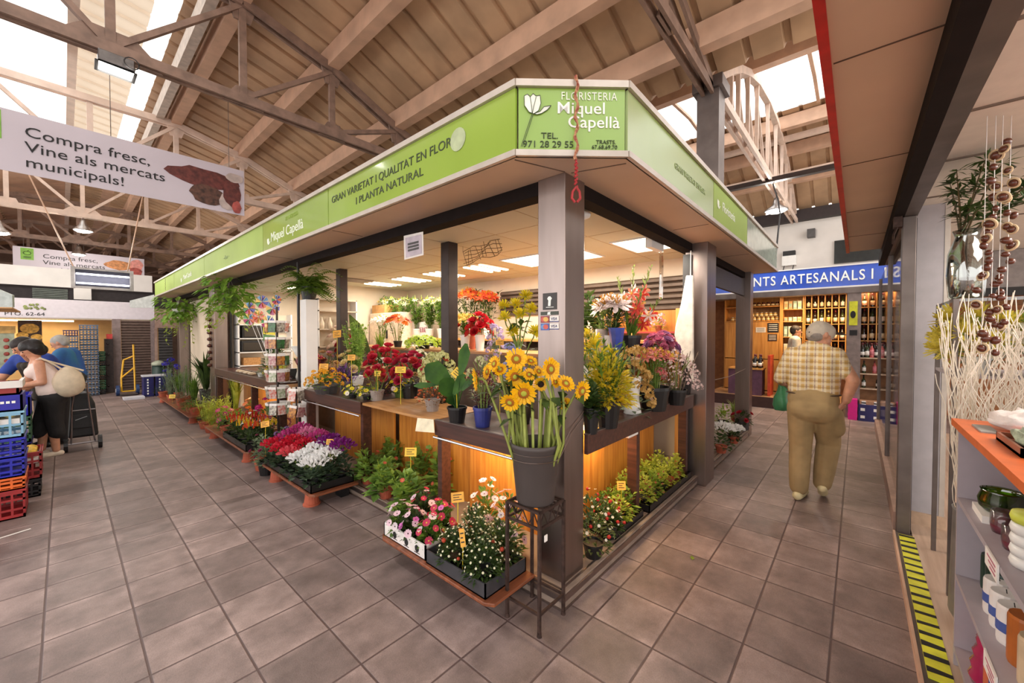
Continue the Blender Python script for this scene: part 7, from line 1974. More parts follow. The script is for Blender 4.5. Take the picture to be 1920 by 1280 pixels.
class Fig:
    """figure helper: points are (forward, left, up) from the root"""

    def __init__(s, label, loc, fdir, name='person'):
        s.F = Vector((fdir[0], fdir[1], 0)).normalized(); s.L = Vector((-s.F.y, s.F.x, 0)); s.U = Vector((0, 0, 1))
        s.root = thing(name, label, 'person', loc)

    def P(s, p): return s.F * p[0] + s.L * p[1] + s.U * p[2]

    def blend(s, name, mat, chains, vox=.0065, it=5, parent=None, extra=None):
        q = MB()
        for ch in chains:
            for i, a in enumerate(ch):
                pa = s.P(a); sq = a[4] if len(a) > 4 else (1, 1, 1)
                q.ball(pa, a[3], 14, 10, sq)
                if i + 1 < len(ch):
                    b = ch[i + 1]; pb = s.P(b)
                    if (pb - pa).length > 1e-4: q.tube([pa, pb], [a[3], b[3]], 14)
        if extra: extra(q)
        o = q.build(name, mat, parent or s.root, local=True)
        m = o.modifiers.new('remesh', 'REMESH'); m.mode = 'VOXEL'; m.voxel_size = vox; m.use_smooth_shade = True
        m2 = o.modifiers.new('smooth', 'SMOOTH'); m2.factor = .5; m2.iterations = it
        dg = bpy.context.evaluated_depsgraph_get()
        me = bpy.data.meshes.new_from_object(o.evaluated_get(dg))
        o.modifiers.clear(); o.data = me
        return o

    def hand(s, wrist, d, n, side, curl=.35, sz=1.0):
        """chains for palm, four fingers of unequal length and a thumb; d: along the hand, n: palm normal, side: towards the thumb"""
        w = Vector(wrist); d = Vector(d).normalized(); n = Vector(n); n = (n - d * n.dot(d)).normalized(); t = d.cross(n).normalized()
        if t.dot(Vector(side)) < 0: t = -t
        c = []
        for k in (-1, -.33, .33, 1): c.append([(*(w + t * .012 * k * sz), .014 * sz), (*(w + d * .085 * sz + t * .026 * k * sz), .012 * sz)])
        for k, L in ((-1, .058), (-.33, .07), (.33, .076), (1, .068)):
            b = w + d * .088 * sz + t * .027 * k * sz
            m1 = b + (d + n * curl).normalized() * L * .5 * sz; m2 = m1 + (d * .7 + n * curl * 2.2).normalized() * L * .5 * sz
            c.append([(*b, .0095 * sz), (*m1, .009 * sz), (*m2, .0075 * sz)])
        b = w + d * .03 * sz + t * .025 * sz
        c.append([(*b, .012 * sz), (*(b + (t + d * .6).normalized() * .035 * sz), .011 * sz), (*(b + (t * .7 + d + n * .3).normalized() * .07 * sz), .009 * sz)])
        return c

    def head(s, c, fd, r=.1, neck=None, tilt=0):
        """skull, jaw, nose and ears looking along fd (forward, left, up)"""
        c = Vector(c); f = Vector(fd).normalized(); l = Vector((0, 0, 1)).cross(f)
        l = l.normalized(); u = f.cross(l)
        A = lambda a, b, k: c + f * a * r + l * b * r + u * k * r
        ch = [[(*A(-.12, 0, .12), r * .92), (*A(.1, 0, .1), r * .86)], [(*A(.25, 0, -.45), r * .62), (*A(.5, 0, -.8), r * .36)], [(*A(.1, .25, -.6), r * .5), (*A(.1, -.25, -.6), r * .5)],
              [(*A(.88, 0, .05), r * .1), (*A(1.02, 0, -.2), r * .16)], [(*A(.7, .3, .12), r * .2), (*A(.7, -.3, .12), r * .2)], [(*A(.72, .14, -.55), r * .14), (*A(.72, -.14, -.55), r * .14)]]
        for k in (1, -1): ch.append([(*A(-.05, .88 * k, .12), r * .14), (*A(.0, .9 * k, -.2), r * .1)])
        return ch, A

    def eyes(s, A, r):
        for k in (1, -1):
            q = MB().ball(s.P(A(.86, .32 * k, .05)), r * .1, 7, 5); q.build('eye', M('eye_dark', (40, 28, 24), .3), s.root, local=True, smooth=True)
            q = MB(); q.tube([s.P(A(.86, .14 * k, .24)), s.P(A(.84, .46 * k, .22))], r * .04, 5); q.build('eyebrow', M('brow_hair', (60, 46, 40), .8), s.root, local=True)
        q = MB(); q.tube([s.P(A(.84, .2, -.56)), s.P(A(.88, 0, -.55)), s.P(A(.84, -.2, -.56))], r * .05, 5); q.build('lips', M('lip', (176, 96, 88), .5), s.root, local=True)


def plaid(fig):
    m = bpy.data.materials.new('plaid_shirt'); m.use_nodes = True
    nt = m.node_tree; N = nt.nodes; L = nt.links; b = N['Principled BSDF']
    tc = N.new('ShaderNodeTexCoord')

    def stripe(vec, sc, ph, w):
        d = N.new('ShaderNodeVectorMath'); d.operation = 'DOT_PRODUCT'; d.inputs[1].default_value = [x * sc for x in vec]; L.new(tc.outputs['Object'], d.inputs[0])
        a = N.new('ShaderNodeMath'); a.operation = 'ADD'; a.inputs[1].default_value = ph + 10; L.new(d.outputs['Value'], a.inputs[0])
        f = N.new('ShaderNodeMath'); f.operation = 'FRACT'; L.new(a.outputs[0], f.inputs[0])
        c = N.new('ShaderNodeMath'); c.operation = 'LESS_THAN'; c.inputs[1].default_value = w; L.new(f.outputs[0], c.inputs[0])
        return c.outputs[0]

    def mix(base, col, fac, k):
        mm = N.new('ShaderNodeMath'); mm.operation = 'MULTIPLY'; mm.inputs[1].default_value = k; L.new(fac, mm.inputs[0])
        x = N.new('ShaderNodeMix'); x.data_type = 'RGBA'; L.new(mm.outputs[0], x.inputs[0])
        if isinstance(base, tuple): x.inputs[6].default_value = base
        else: L.new(base, x.inputs[6])
        x.inputs[7].default_value = (*lin(col), 1); return x.outputs[2]
    Lv = tuple(fig.L)
    c = mix((*lin((226, 206, 166)), 1), (206, 164, 84), stripe(Lv, 16, 0, .42), .85)
    c = mix(c, (150, 116, 112), stripe(Lv, 16, .3, .16), .7)
    c = mix(c, (236, 224, 196), stripe((0, 0, 1), 17, 0, .4), .5)
    c = mix(c, (166, 124, 76), stripe((0, 0, 1), 17, .45, .18), .5)
    L.new(c, b.inputs['Base Color']); b.inputs['Roughness'].default_value = .8
    nz = N.new('ShaderNodeTexNoise'); nz.inputs['Scale'].default_value = 9; L.new(tc.outputs['Object'], nz.inputs[0])
    bp = N.new('ShaderNodeBump'); bp.inputs['Strength'].default_value = .6; bp.inputs['Distance'].default_value = .03; L.new(nz.outputs['Fac'], bp.inputs['Height']); L.new(bp.outputs[0], b.inputs['Normal'])
    return m


# ---- the old man walking away
def sl(chains, kl=.8, kr=.82):
    return [[(p[0], p[1] * kl, p[2], p[3] * kr) for p in ch] for ch in chains]


mf = (math.cos(math.radians(2)), math.sin(math.radians(2)))
man = Fig('person in checked shirt, khaki trousers and grey cap walking away with a green bag', (4.72, .31, 0), mf)
hd, A = man.head((.07, -.05, 1.585), (.5, -.87, -.1), .103)
arms = sl([[(.02, .21, 1.40, .062), (.03, .345, 1.14, .05), (.24, .33, 1.08, .036)], [(.02, -.21, 1.40, .064), (-.04, -.36, 1.17, .056), (-.02, -.3, .985, .04)]], .8, .9)
hR = man.hand((-.02, -.235, .975), (.0, .42, -.75), (.4, .7, .2), (.8, .1, .2), .5)
hL = man.hand((.25, .262, 1.075), (.8, -.1, -.5), (0, 0, -1), (0, -1, 0), 1.2)
legs = sl([[(0, .1, .92, .09), (.02, .11, .5, .065), (-.06, .12, .1, .045)], [(0, -.1, .92, .09), (.16, -.13, .5, .065), (.06, -.1, .16, .045)]])
torso = sl([[(0, .08, .98, .1), (0, -.08, .98, .1)], [(0, .06, 1.0, .1), (.01, .08, 1.32, .1)], [(0, -.06, 1.0, .1), (.01, -.08, 1.32, .1)], [(.02, .17, 1.38, .05), (.02, -.17, 1.38, .05)]], .78, .75) + [[(.03, -.01, 1.38, .06), (.06, -.04, 1.53, .058)]]
man.blend('body', SKIN, hd + arms + hR + hL + legs + torso, .0065, 4)
man.eyes(A, .103)
sh_caps = [[(.02, .105, 1.02, .135), (.03, .10, 1.18, .15), (.0, .12, 1.32, .125)], [(.02, -.105, 1.02, .135), (.03, -.10, 1.18, .15), (.0, -.12, 1.32, .125)], [(.04, 0, 1.05, .15), (.05, 0, 1.25, .15)],
           [(.01, .19, 1.4, .075), (.01, -.19, 1.4, .075)], [(.02, .12, 1.43, .06), (.05, .0, 1.49, .07), (.02, -.14, 1.43, .06)], [(.02, .21, 1.395, .085), (.025, .29, 1.24, .075), (.035, .33, 1.15, .07)], [(.02, -.21, 1.395, .085), (-.02, -.29, 1.24, .076)]]
man.blend('checked_shirt', plaid(man), sl(sh_caps, .8, .86), .009, 6)
KH = M('khaki_cloth', (164, 138, 96), .8, var=.12, scale=6, bump=.4, bscale=9)
man.blend('trousers', KH, sl([[(0, .09, .97, .15), (0, -.09, .97, .15)], [(-.03, .08, .88, .15), (-.03, -.08, .88, .15)], [(-.01, .11, .88, .135), (.02, .115, .52, .108), (-.04, .12, .2, .095), (-.05, .12, .12, .088)], [(0, -.11, .88, .14), (.17, -.15, .54, .112), (.09, -.115, .28, .098), (.05, -.1, .17, .085)], [(.02, -.19, .84, .09), (.08, -.2, .7, .1)]], .8, .88), .009, 5)
man.blend('belt', M('belt_brown', (70, 50, 40), .6), sl([[(.01, .12, 1.035, .137), (.03, 0, 1.035, .15), (.01, -.12, 1.035, .137)]], .8, .88), .012, 1)
bel = [o for o in man.root.children if o.name.startswith('belt')][0]
for v in bel.data.vertices: v.co.z = 1.025 + (v.co.z - 1.035) * .11
SHOE = M('cream_shoe', (214, 200, 156), .5, var=.12)
for pts, nm in (([(-.1, .105, .045, .042), (.0, .085, .04, .043), (.12, .055, .035, .034)], 'shoe'), ([(.0, -.08, .13, .04), (.09, -.085, .07, .042), (.18, -.09, .035, .034)], 'shoe')):
    man.blend(nm, SHOE, [pts], .008, 3)
man.blend('hair', M('grey_hair', (146, 136, 128), .9, var=.2, bump=.5), [[(*A(-.45, .3, -.1), .06), (*A(-.45, -.3, -.1), .06)], [(*A(-.5, 0, -.3), .055), (*A(-.3, 0, -.4), .05)]], .008, 3)
cap = man.blend('cap', M('grey_cap', (196, 184, 168), .8, var=.08, bump=.2), [[(*A(-.15, 0, .34), .1), (*A(.12, 0, .3), .094)], [(*A(-.3, 0, .2), .093), (*A(.3, 0, .25), .088)]], .008, 5)
q = MB(); q.tube([man.P(A(-1.05, .3 - .15 * k, .12 + .02 * (k % 4))) for k in range(5)], .012, 5); q.build('cap_strap', INK, cap, local=True)
q = MB(); n = 9
ring = [man.P(A(.8 + .0 * k, math.sin((k / (n - 1) - .5) * 2.6) * .75, .42 - .1 * abs(k / (n - 1) - .5))) for k in range(n)]
tip = [man.P(A(2.0 * math.cos((k / (n - 1) - .5) * 1.5), math.sin((k / (n - 1) - .5) * 2.4) * .78, .22)) for k in range(n)]
q.add(ring + tip + [p - UPV * .006 for p in ring + tip], [(k, k + 1, n + k + 1, n + k) for k in range(n - 1)] + [(2 * n + n + k, 2 * n + n + k + 1, 2 * n + k + 1, 2 * n + k) for k in range(n - 1)] + [(n + k, n + k + 1, 3 * n + k + 1, 3 * n + k) for k in range(n - 1)])
q.build('brim', M('brim_grey', (120, 112, 108), .7), cap, local=True)
bg = thing('carrier_bag', 'green plastic carrier bag hanging from the hand of the walking man', 'bag', man.root.location + man.P((.3, .27, .78)))
gp_ = M('green_plastic_bag', (80, 160, 110), .35, var=.2, scale=8, bump=.5, bscale=10)
q = MB(); q.lathe([(.02, 0), (.08, .01), (.105, .06), (.095, .14), (.06, .22), (.03, .28), (.012, .33), (0, .33)], (0, 0, 0), 18, .8)
q.v = [(x + .012 * mnoise.noise(Vector((x * 22, y * 22, z * 16))), y + .02 * mnoise.noise(Vector((z * 20, x * 24, 3))), z) for x, y, z in q.v]
q.build('bag', gp_, bg, local=True, smooth=True)

# ---- woman with the shoulder bag, facing the fruit
wf = (-1, -.08)
wo = Fig('person with black bob, white sleeveless top and cream shoulder bag choosing fruit', (-.14, 7.95, 0), wf)
hd, A = wo.head((.13, .0, 1.4), (.86, .1, -.5), .1)
aL = [(.08, .17, 1.21, .05), (.06, .2, .98, .042), (.3, .12, .93, .03)]
aR = [(.1, -.17, 1.21, .05), (.16, -.2, .98, .042), (.38, -.12, .92, .03)]
hh = wo.hand((.31, .115, .93), (1, -.1, .05), (0, -.2, -1), (0, -1, 0), .25, .95) + wo.hand((.39, -.115, .92), (1, .1, -.1), (0, .2, -1), (0, 1, 0), .35, .95)
wl = [[(-.02, .09, .82, .09), (-.02, .1, .45, .06), (-.05, .1, .08, .037)], [(-.02, -.09, .82, .09), (.04, -.1, .45, .06), (.06, -.1, .08, .037)]]
wt_ = [[(-.03, .07, .86, .12), (-.03, -.07, .86, .12)], [(-.02, .05, .9, .11), (.06, .07, 1.18, .09)], [(-.02, -.05, .9, .11), (.06, -.07, 1.18, .09)], [(.08, .13, 1.22, .05), (.08, -.13, 1.22, .05)], [(.09, 0, 1.22, .055), (.11, 0, 1.34, .05)]]
wo.blend('body', SKIN, hd + [aL, aR] + hh + wl + wt_, .0075, 4); wo.eyes(A, .1)
wo.blend('sleeveless_top', M('white_top', (232, 210, 202), .7, var=.04, bump=.2, bscale=12), [[(-.03, .08, .85, .135), (-.01, .07, 1.0, .125), (.06, .08, 1.15, .105)], [(-.03, -.08, .85, .135), (-.01, -.07, 1.0, .125), (.06, -.08, 1.15, .105)], [(.12, .06, 1.1, .08), (.12, -.06, 1.1, .08)], [(.07, .1, 1.23, .05), (.07, -.1, 1.23, .05)]], .01, 5)
wo.blend('capri_trousers', M('black_cloth', (34, 32, 34), .8, var=.2, bump=.2), [[(-.04, .08, .78, .14), (-.04, -.08, .78, .14)], [(-.03, .1, .76, .115), (-.04, .105, .42, .085), (-.06, .105, .3, .08)], [(-.03, -.1, .76, .115), (.06, -.105, .42, .085), (.08, -.105, .3, .08)]], .01, 5)
wo.blend('hair', M('black_hair', (28, 20, 20), .5, var=.3, bump=.4), [[(*A(-.25, 0, .25), .1), (*A(.1, 0, .35), .088)], [(*A(-.3, .5, -.1), .07), (*A(-.3, -.5, -.1), .07)], [(*A(-.1, .62, .1), .055), (*A(-.15, .62, -.45), .045)], [(*A(-.1, -.62, .1), .055), (*A(-.15, -.62, -.45), .045)], [(*A(-.5, 0, -.45), .078), (*A(-.3, 0, -.1), .09)], [(*A(-.35, .45, -.55), .055), (*A(-.35, -.45, -.55), .055)]], .01, 3)
for pts in ([(-.09, .1, .03, .034), (.1, .1, .025, .036), (.15, .1, .022, .03)], [(.02, -.1, .03, .034), (.21, -.1, .025, .036), (.26, -.1, .022, .03)]):
    wo.blend('sandal', M('pale_sandal', (222, 206, 186), .6), [pts], .009, 3)
sb = thing('shoulder_bag', 'cream slouchy shoulder bag on the back of the woman at the fruit stand', 'bag', wo.root.location + wo.P((-.16, .17, .76)))
q = MB().ball((0, 0, .2), .2, 18, 12)
vs = []
for x, y, z in q.v:
    w_ = 1.12 - .38 * (z / .4); p = wo.F * (x * .82 * w_) + wo.L * (y * .42 * w_) + UPV * z; n = mnoise.noise(Vector((x * 8, y * 8, z * 8))) * .02; vs.append(tuple(p + p.normalized() * n))
q.v = vs; q.build('bag', M('cream_canvas', (216, 198, 172), .8, var=.08, bump=.4, bscale=14), sb, local=True, smooth=True)
q = MB(); o_ = sb.location - wo.root.location
for k in (.02, -.02): q.tube([wo.P((-.14, .16 + k, 1.1)) - o_, wo.P((.0, .17 + k, 1.24)) - o_, wo.P((.07, .15 + k, 1.285)) - o_, wo.P((.0, .1 + k, 1.24)) - o_, wo.P((-.3, .17 + k, 1.1)) - o_], .011, 6)
q.build('strap', M('cream_canvas', (216, 198, 172)), sb, local=True)

# ---- fruit seller in blue bending over the stand
bm = Fig('person in royal blue shirt and dark apron bending over the fruit stand', (-.12, 8.72, 0), (-.75, -.7))
hd, A = bm.head((.38, .06, 1.42), (.75, -.35, -.55), .105)
bl_ = [[(.22, .19, 1.24, .06), (.34, .26, .98, .047), (.5, .2, .86, .035)], [(.22, -.19, 1.24, .06), (.36, -.27, .98, .047), (.56, -.22, .86, .035)]]
bh = bm.hand((.51, .195, .86), (.8, 0, -.5), (-.5, 0, -1), (0, -1, 0), .5) + bm.hand((.57, -.215, .86), (.8, 0, -.5), (-.5, 0, -1), (0, 1, 0), .5)
bt_ = [[(0, .08, .92, .13), (0, -.08, .92, .13)], [(0, .06, .95, .12), (.18, .09, 1.2, .11)], [(0, -.06, .95, .12), (.18, -.09, 1.2, .11)], [(.22, .14, 1.26, .06), (.22, -.14, 1.26, .06)], [(.24, 0, 1.26, .065), (.34, .03, 1.36, .06)], [(0, .1, .86, .1), (0, .1, .45, .07), (0, .1, .08, .05)], [(0, -.1, .86, .1), (0, -.1, .45, .07), (0, -.1, .08, .05)]]
bm.blend('body', SKIN, hd + bl_ + bh + bt_, .0085, 4); bm.eyes(A, .105)
bm.blend('blue_shirt', M('royal_blue_cloth', (40, 66, 150), .8, var=.12, bump=.3, bscale=10), [[(0, .09, .95, .145), (.18, .1, 1.2, .13)], [(0, -.09, .95, .145), (.18, -.1, 1.2, .13)], [(.21, .17, 1.25, .075), (.21, -.17, 1.25, .075)], [(.22, .2, 1.24, .075), (.3, .245, 1.08, .068)], [(.22, -.2, 1.24, .075), (.31, -.25, 1.08, .068)]], .011, 4)
bm.blend('trousers', M('dark_trousers', (40, 38, 44), .8), [[(0, .09, .9, .14), (0, -.09, .9, .14)], [(0, .1, .86, .12), (0, .1, .1, .085)], [(0, -.1, .86, .12), (0, -.1, .1, .085)]], .012, 4)
for k in (1, -1): bm.blend('shoe', BLACKPL, [[(-.06, .1 * k, .035, .04), (.16, .1 * k, .03, .035)]], .01, 2)
ap = bm.blend('apron', M('dark_apron', (54, 46, 38), .8, var=.15), [[(.14, .1, .72, .07), (.16, .1, .95, .06), (.29, .07, 1.16, .05)], [(.14, -.1, .72, .07), (.16, -.1, .95, .06), (.29, -.07, 1.16, .05)], [(.15, 0, .72, .07), (.17, 0, .95, .065), (.3, 0, 1.16, .05)]], .011, 3)
q = MB()
for k, w in ((0, .08), (.035, .11), (.06, .14)): q.bar(bm.P((.272 - k * .3, -w / 2, 1.06 - k)), bm.P((.272 - k * .3, w / 2, 1.06 - k)), .012, .012)
q.build('white_print', WHITEINK, ap, local=True)
bm.blend('hair', M('dark_brown_hair', (40, 30, 28), .6, var=.3, bump=.4), [[(*A(-.2, 0, .3), .102), (*A(.15, 0, .42), .082)], [(*A(-.5, .3, -.1), .06), (*A(-.5, -.3, -.1), .06)], [(*A(-.2, .6, .1), .05), (*A(-.2, -.6, .1), .05)]], .01, 3)

# ---- grey haired shopper behind
gm = Fig('person with grey hair and teal and blue shirt half hidden behind the woman', (.08, 9.25, 0), (-.9, .3))
hd, A = gm.head((.12, 0, 1.45), (.9, .0, -.4), .1)
gt_ = [[(0, .08, .92, .12), (0, -.08, .92, .12)], [(0, .06, .95, .11), (.06, .08, 1.25, .1)], [(0, -.06, .95, .11), (.06, -.08, 1.25, .1)], [(.06, .15, 1.29, .06), (.06, -.15, 1.29, .06)], [(.07, 0, 1.29, .06), (.1, 0, 1.4, .055)], [(0, .1, .86, .09), (0, .1, .08, .05)], [(0, -.1, .86, .09), (0, -.1, .08, .05)],
       [(.06, .2, 1.28, .055), (.08, .24, 1.02, .045), (.3, .2, .92, .034)], [(.06, -.2, 1.28, .055), (.1, -.24, 1.02, .045), (.32, -.2, .92, .034)]]
gm.blend('body', SKIN, hd + gt_ + gm.hand((.31, .195, .92), (1, 0, 0), (0, 0, -1), (0, -1, 0), .4) + gm.hand((.33, -.195, .92), (1, 0, 0), (0, 0, -1), (0, 1, 0), .4), .0085, 4); gm.eyes(A, .1)
gm.blend('shirt', M('teal_blue_cloth', (50, 110, 150), .8, col2=(40, 76, 160), scale=4), [[(0, .1, .95, .14), (.05, .1, 1.25, .13)], [(0, -.1, .95, .14), (.05, -.1, 1.25, .13)], [(.05, .18, 1.29, .075), (.05, -.18, 1.29, .075)], [(.06, .2, 1.28, .072), (.07, .235, 1.1, .066)], [(.06, -.2, 1.28, .072), (.08, -.235, 1.1, .066)]], .011, 4)
gm.blend('trousers', M('dark_trousers', (40, 38, 44)), [[(0, .09, .9, .14), (0, -.09, .9, .14)], [(0, .1, .86, .12), (0, .1, .1, .085)], [(0, -.1, .86, .12), (0, -.1, .1, .085)]], .012, 4)
gm.blend('hair', M('silver_hair', (170, 166, 160), .8, var=.15, bump=.4), [[(*A(-.15, 0, .28), .098), (*A(.12, 0, .38), .08)], [(*A(-.45, .25, -.1), .06), (*A(-.45, -.25, -.1), .06)]], .01, 3)
for k in (1, -1): gm.blend('shoe', BLACKPL, [[(-.06, .1 * k, .035, .04), (.16, .1 * k, .03, .035)]], .01, 2)

# ---- wine shop keeper
kp = at(1488, 640, 'X', 10.45)
sk_ = Fig('person in pale shirt and dark apron standing inside the wine shop', (10.45, kp.y, .236), (.1, -1))
z0 = 1.5
hd, A = sk_.head((.04, 0, 1.41), (1, .1, -.1), .1)
kt = [[(0, .07, .9, .11), (0, -.07, .9, .11)], [(0, .05, .95, .1), (.02, .07, 1.2, .09)], [(0, -.05, .95, .1), (.02, -.07, 1.2, .09)], [(.02, .14, 1.23, .05), (.02, -.14, 1.23, .05)], [(.02, 0, 1.23, .055), (.03, 0, 1.34, .05)], [(0, .09, .84, .08), (0, .09, .06, .045)], [(0, -.09, .84, .08), (0, -.09, .06, .045)],
      [(.02, .18, 1.22, .05), (.02, .21, .98, .042), (.2, .14, .98, .032)], [(.02, -.18, 1.22, .05), (.02, -.21, .98, .042), (.2, -.14, .98, .032)]]
sk_.blend('body', SKIN, hd + kt + sk_.hand((.21, .135, .98), (1, -.2, 0), (0, -1, 0), (0, 0, 1), .5) + sk_.hand((.21, -.135, .98), (1, .2, 0), (0, 1, 0), (0, 0, 1), .5), .0085, 4); sk_.eyes(A, .1)
sk_.blend('shirt', M('pale_shirt', (196, 190, 176), .8, bump=.3), [[(0, .08, .92, .125), (.02, .08, 1.2, .115)], [(0, -.08, .92, .125), (.02, -.08, 1.2, .115)], [(.02, .15, 1.23, .065), (.02, -.15, 1.23, .065)], [(.02, .18, 1.22, .066), (.02, .205, 1.02, .06)], [(.02, -.18, 1.22, .066), (.02, -.205, 1.02, .06)]], .011, 4)
sk_.blend('apron', M('olive_apron', (70, 66, 56), .8), [[(.1, .07, .5, .06), (.11, .07, .9, .055), (.09, .05, 1.15, .05)], [(.1, -.07, .5, .06), (.11, -.07, .9, .055), (.09, -.05, 1.15, .05)]], .011, 3)
sk_.blend('trousers', M('dark_trousers', (40, 38, 44)), [[(0, .08, .86, .12), (0, -.08, .86, .12)], [(0, .09, .82, .11), (0, .09, .08, .08)], [(0, -.09, .82, .11), (0, -.09, .08, .08)]], .012, 4)
sk_.blend('hair', M('dark_brown_hair', (40, 30, 28)), [[(*A(-.2, 0, .28), .1), (*A(.1, 0, .4), .08)], [(*A(-.45, .3, -.1), .065), (*A(-.45, -.3, -.1), .065)]], .01, 3)
for k in (1, -1): sk_.blend('shoe', BLACKPL, [[(-.05, .09 * k, .03, .036), (.15, .09 * k, .025, .032)]], .01, 2)

# ================================================================ seed packets, pinwheels, cards and the counter things
PKM = [M('seed_packet_%d' % i, c, .3, scale=34, coat=.5, col2=((206, 196, 186), (70, 50, 44), (40, 52, 36), (110, 60, 50), (200, 170, 160), (206, 200, 186))[i]) for i, c in enumerate(((196, 70, 50), (206, 196, 176), (60, 120, 60), (216, 150, 60), (150, 60, 80), (110, 130, 80)))]
me_pk = [MB().box(-.045, .045, -.006, .006, -.075, .07).mesh('packet', m) for m in PKM]
me_tp = MB().box(-.046, .046, -.007, .007, .045, .075).mesh('picture_strip', PAPER)
rk_ = thing('packet_spinner', 'tall seed packet spinner beside the white fern post', 'rack', (1.86, 5.75, 0))
q = MB(); q.tube([(1.86, 5.75, 0), (1.86, 5.75, 1.95)], .014, 8); q.tube([(1.62, 5.75, .02), (2.1, 5.75, .02)], .012, 6); q.tube([(1.86, 5.51, .02), (1.86, 5.99, .02)], .012, 6); q.build('pole', DARKM, rk_)
q = MB()
for k in range(6):
    z = .62 + k * .215
    q.tube([(1.86 + .12 * math.cos(a * PI / 6), 5.75 + .12 * math.sin(a * PI / 6), z - .08) for a in range(13)], .004, 4)
    for a in range(4): q.tube([(1.86, 5.75, z - .08), (1.86 + .12 * math.cos(a * PI / 2), 5.75 + .12 * math.sin(a * PI / 2), z - .08)], .004, 4)
q.build('wire_rings', CHROME, rk_)
k = 0
for r_ in range(6):
    for a in range(8):
        t = thing('seed_packet', 'seed packet in %s ring of the tall spinner' % ('lowest', 'second lowest', 'third lowest', 'third highest', 'second highest', 'top')[r_], 'packet', (1.86 + .125 * math.cos(a * PI / 4), 5.75 + .125 * math.sin(a * PI / 4), .615 + r_ * .215), 'seed packets in %s spinner ring' % ('lowest', 'second', 'third', 'fourth', 'fifth', 'top')[r_])
        t.rotation_euler = (R.uniform(-.15, .25), 0, a * PI / 4 + PI / 2)
        inst('packet', me_pk[(k * 5 + r_) % 6], t, (0, 0, 0)); inst('picture_strip', me_tp, t, (0, 0, 0)); k += 1
rk2 = thing('packet_stand', 'low wire stand of seed packets below the end of the counter', 'rack', (1.86, 5.12, 0))
q = MB(); q.tube([(1.86, 5.12, 0), (1.86, 5.12, .95)], .01, 6); q.tube([(1.74, 5.12, .015), (1.98, 5.12, .015)], .01, 5); q.tube([(1.86, 5.0, .015), (1.86, 5.24, .015)], .01, 5); q.build('pole', DARKM, rk2)
for r_ in range(2):
    for a in range(5):
        t = thing('seed_packet', 'crumpled seed packet in the %s ring of the low wire stand' % ('lower', 'upper')[r_], 'packet', (1.86 + .08 * math.cos(a * 1.256), 5.12 + .08 * math.sin(a * 1.256), .66 + r_ * .2), 'seed packets in the %s low ring' % ('lower', 'upper')[r_])
        t.rotation_euler = (R.uniform(-.3, .3), R.uniform(-.2, .2), a * 1.256 + PI / 2)
        inst('packet', me_pk[(a + 3 * r_) % 6], t, (0, 0, 0)); inst('picture_strip', me_tp, t, (0, 0, 0))
pvt = thing('pinwheel_tub', 'small dark tub of pinwheel sticks on the far counter', 'tub', (2.05, 6.55, ZL)); make_pot(pvt, 'black', .08, .14)
PW = [M('pinwheel_%d' % i, c, .3, coat=.6) for i, c in enumerate(((216, 90, 30), (70, 50, 160), (60, 130, 180), (226, 180, 40), (60, 150, 70), (190, 60, 120)))]
for i, (x, y) in enumerate(((468, 578), (492, 566), (512, 578), (486, 594), (468, 598), (503, 604), (519, 562))):
    hd_ = at(x, y, 'X', 1.98 - .03 * (i % 2)); b = pvt.location + Vector((.03 * math.cos(i), .03 * math.sin(i), .1))
    t = thing('pinwheel', ('leftmost pinwheel of the colourful bunch', 'topmost multicoloured pinwheel of the bunch', 'pinwheel at the right edge of the bunch', 'orange pinwheel in the middle of the bunch', 'violet and blue pinwheel low on the left', 'lowest pinwheel of the bunch', 'small green pinwheel by the seed spinner')[i], 'pinwheel', b, 'pinwheels in the tub')
    h = hd_ - b; MB().tube([(0, 0, 0), h], .004, 5).build('stick', WHITE, t, local=True)
    u = Vector(_rt); n = Vector((-_fw[0], -_fw[1], 0)); s = .1 if i < 6 else .07
    for k in range(8):
        a0 = k * PI / 4 + i; a1 = a0 + .62
        e0 = u * math.cos(a0) * s + UPV * math.sin(a0) * s; e1 = u * math.cos(a1) * s + UPV * math.sin(a1) * s
        MB().add([h + n * .01, h + e0 * .6 + n * .035, h + e0 + n * .012, h + e1 + n * .004], [(0, 1, 2), (0, 2, 3)]).build('blade', PW[(k + i) % 6 if i != 3 else (0, 0, 3, 0)[k % 4]], t, local=True)
    MB().ball(h + n * .02, .01, 7, 5).build('hub', WHITE, t, local=True)


def card(label, px_, y, X=None, Y=None, w=26, h=18, base=None, m=YCARD, lean=0.0, blank=False):
    p = at(px_, y, 'X', X) if X is not None else at(px_, y, 'Y', Y)
    k = mpp(p); w *= k; h *= k
    t = thing('price_card', label, 'price card', (p.x, p.y, base), 'yellow price cards')
    n = Vector((-_fw[0], -_fw[1], .25)).normalized(); u = Vector(_rt); v = n.cross(u)
    u2 = u * math.cos(lean) + v * math.sin(lean); v2 = n.cross(u2)
    c = Vector((0, 0, p.z - base))
    MB().prism([c - u2 * w / 2 - v2 * h / 2, c + u2 * w / 2 - v2 * h / 2, c + u2 * w / 2 + v2 * h / 2, c - u2 * w / 2 + v2 * h / 2], n * .002).build('card', m, t, local=True)
    MB().bar(c - n * .004 - v2 * h * .3, (0, 0, 0), .005, .003).build('stick', YSTICK, t, local=True)
    q = MB()
    for j in range(3):
        a = c - u2 * w * .34 + v2 * h * (.25 - j * .24) + n * .0025
        q.bar(a, a + u2 * w * (.66 - .2 * (j == 1)), h * .07, .001, n)
    if not blank: q.build('writing', INK, t, local=True)


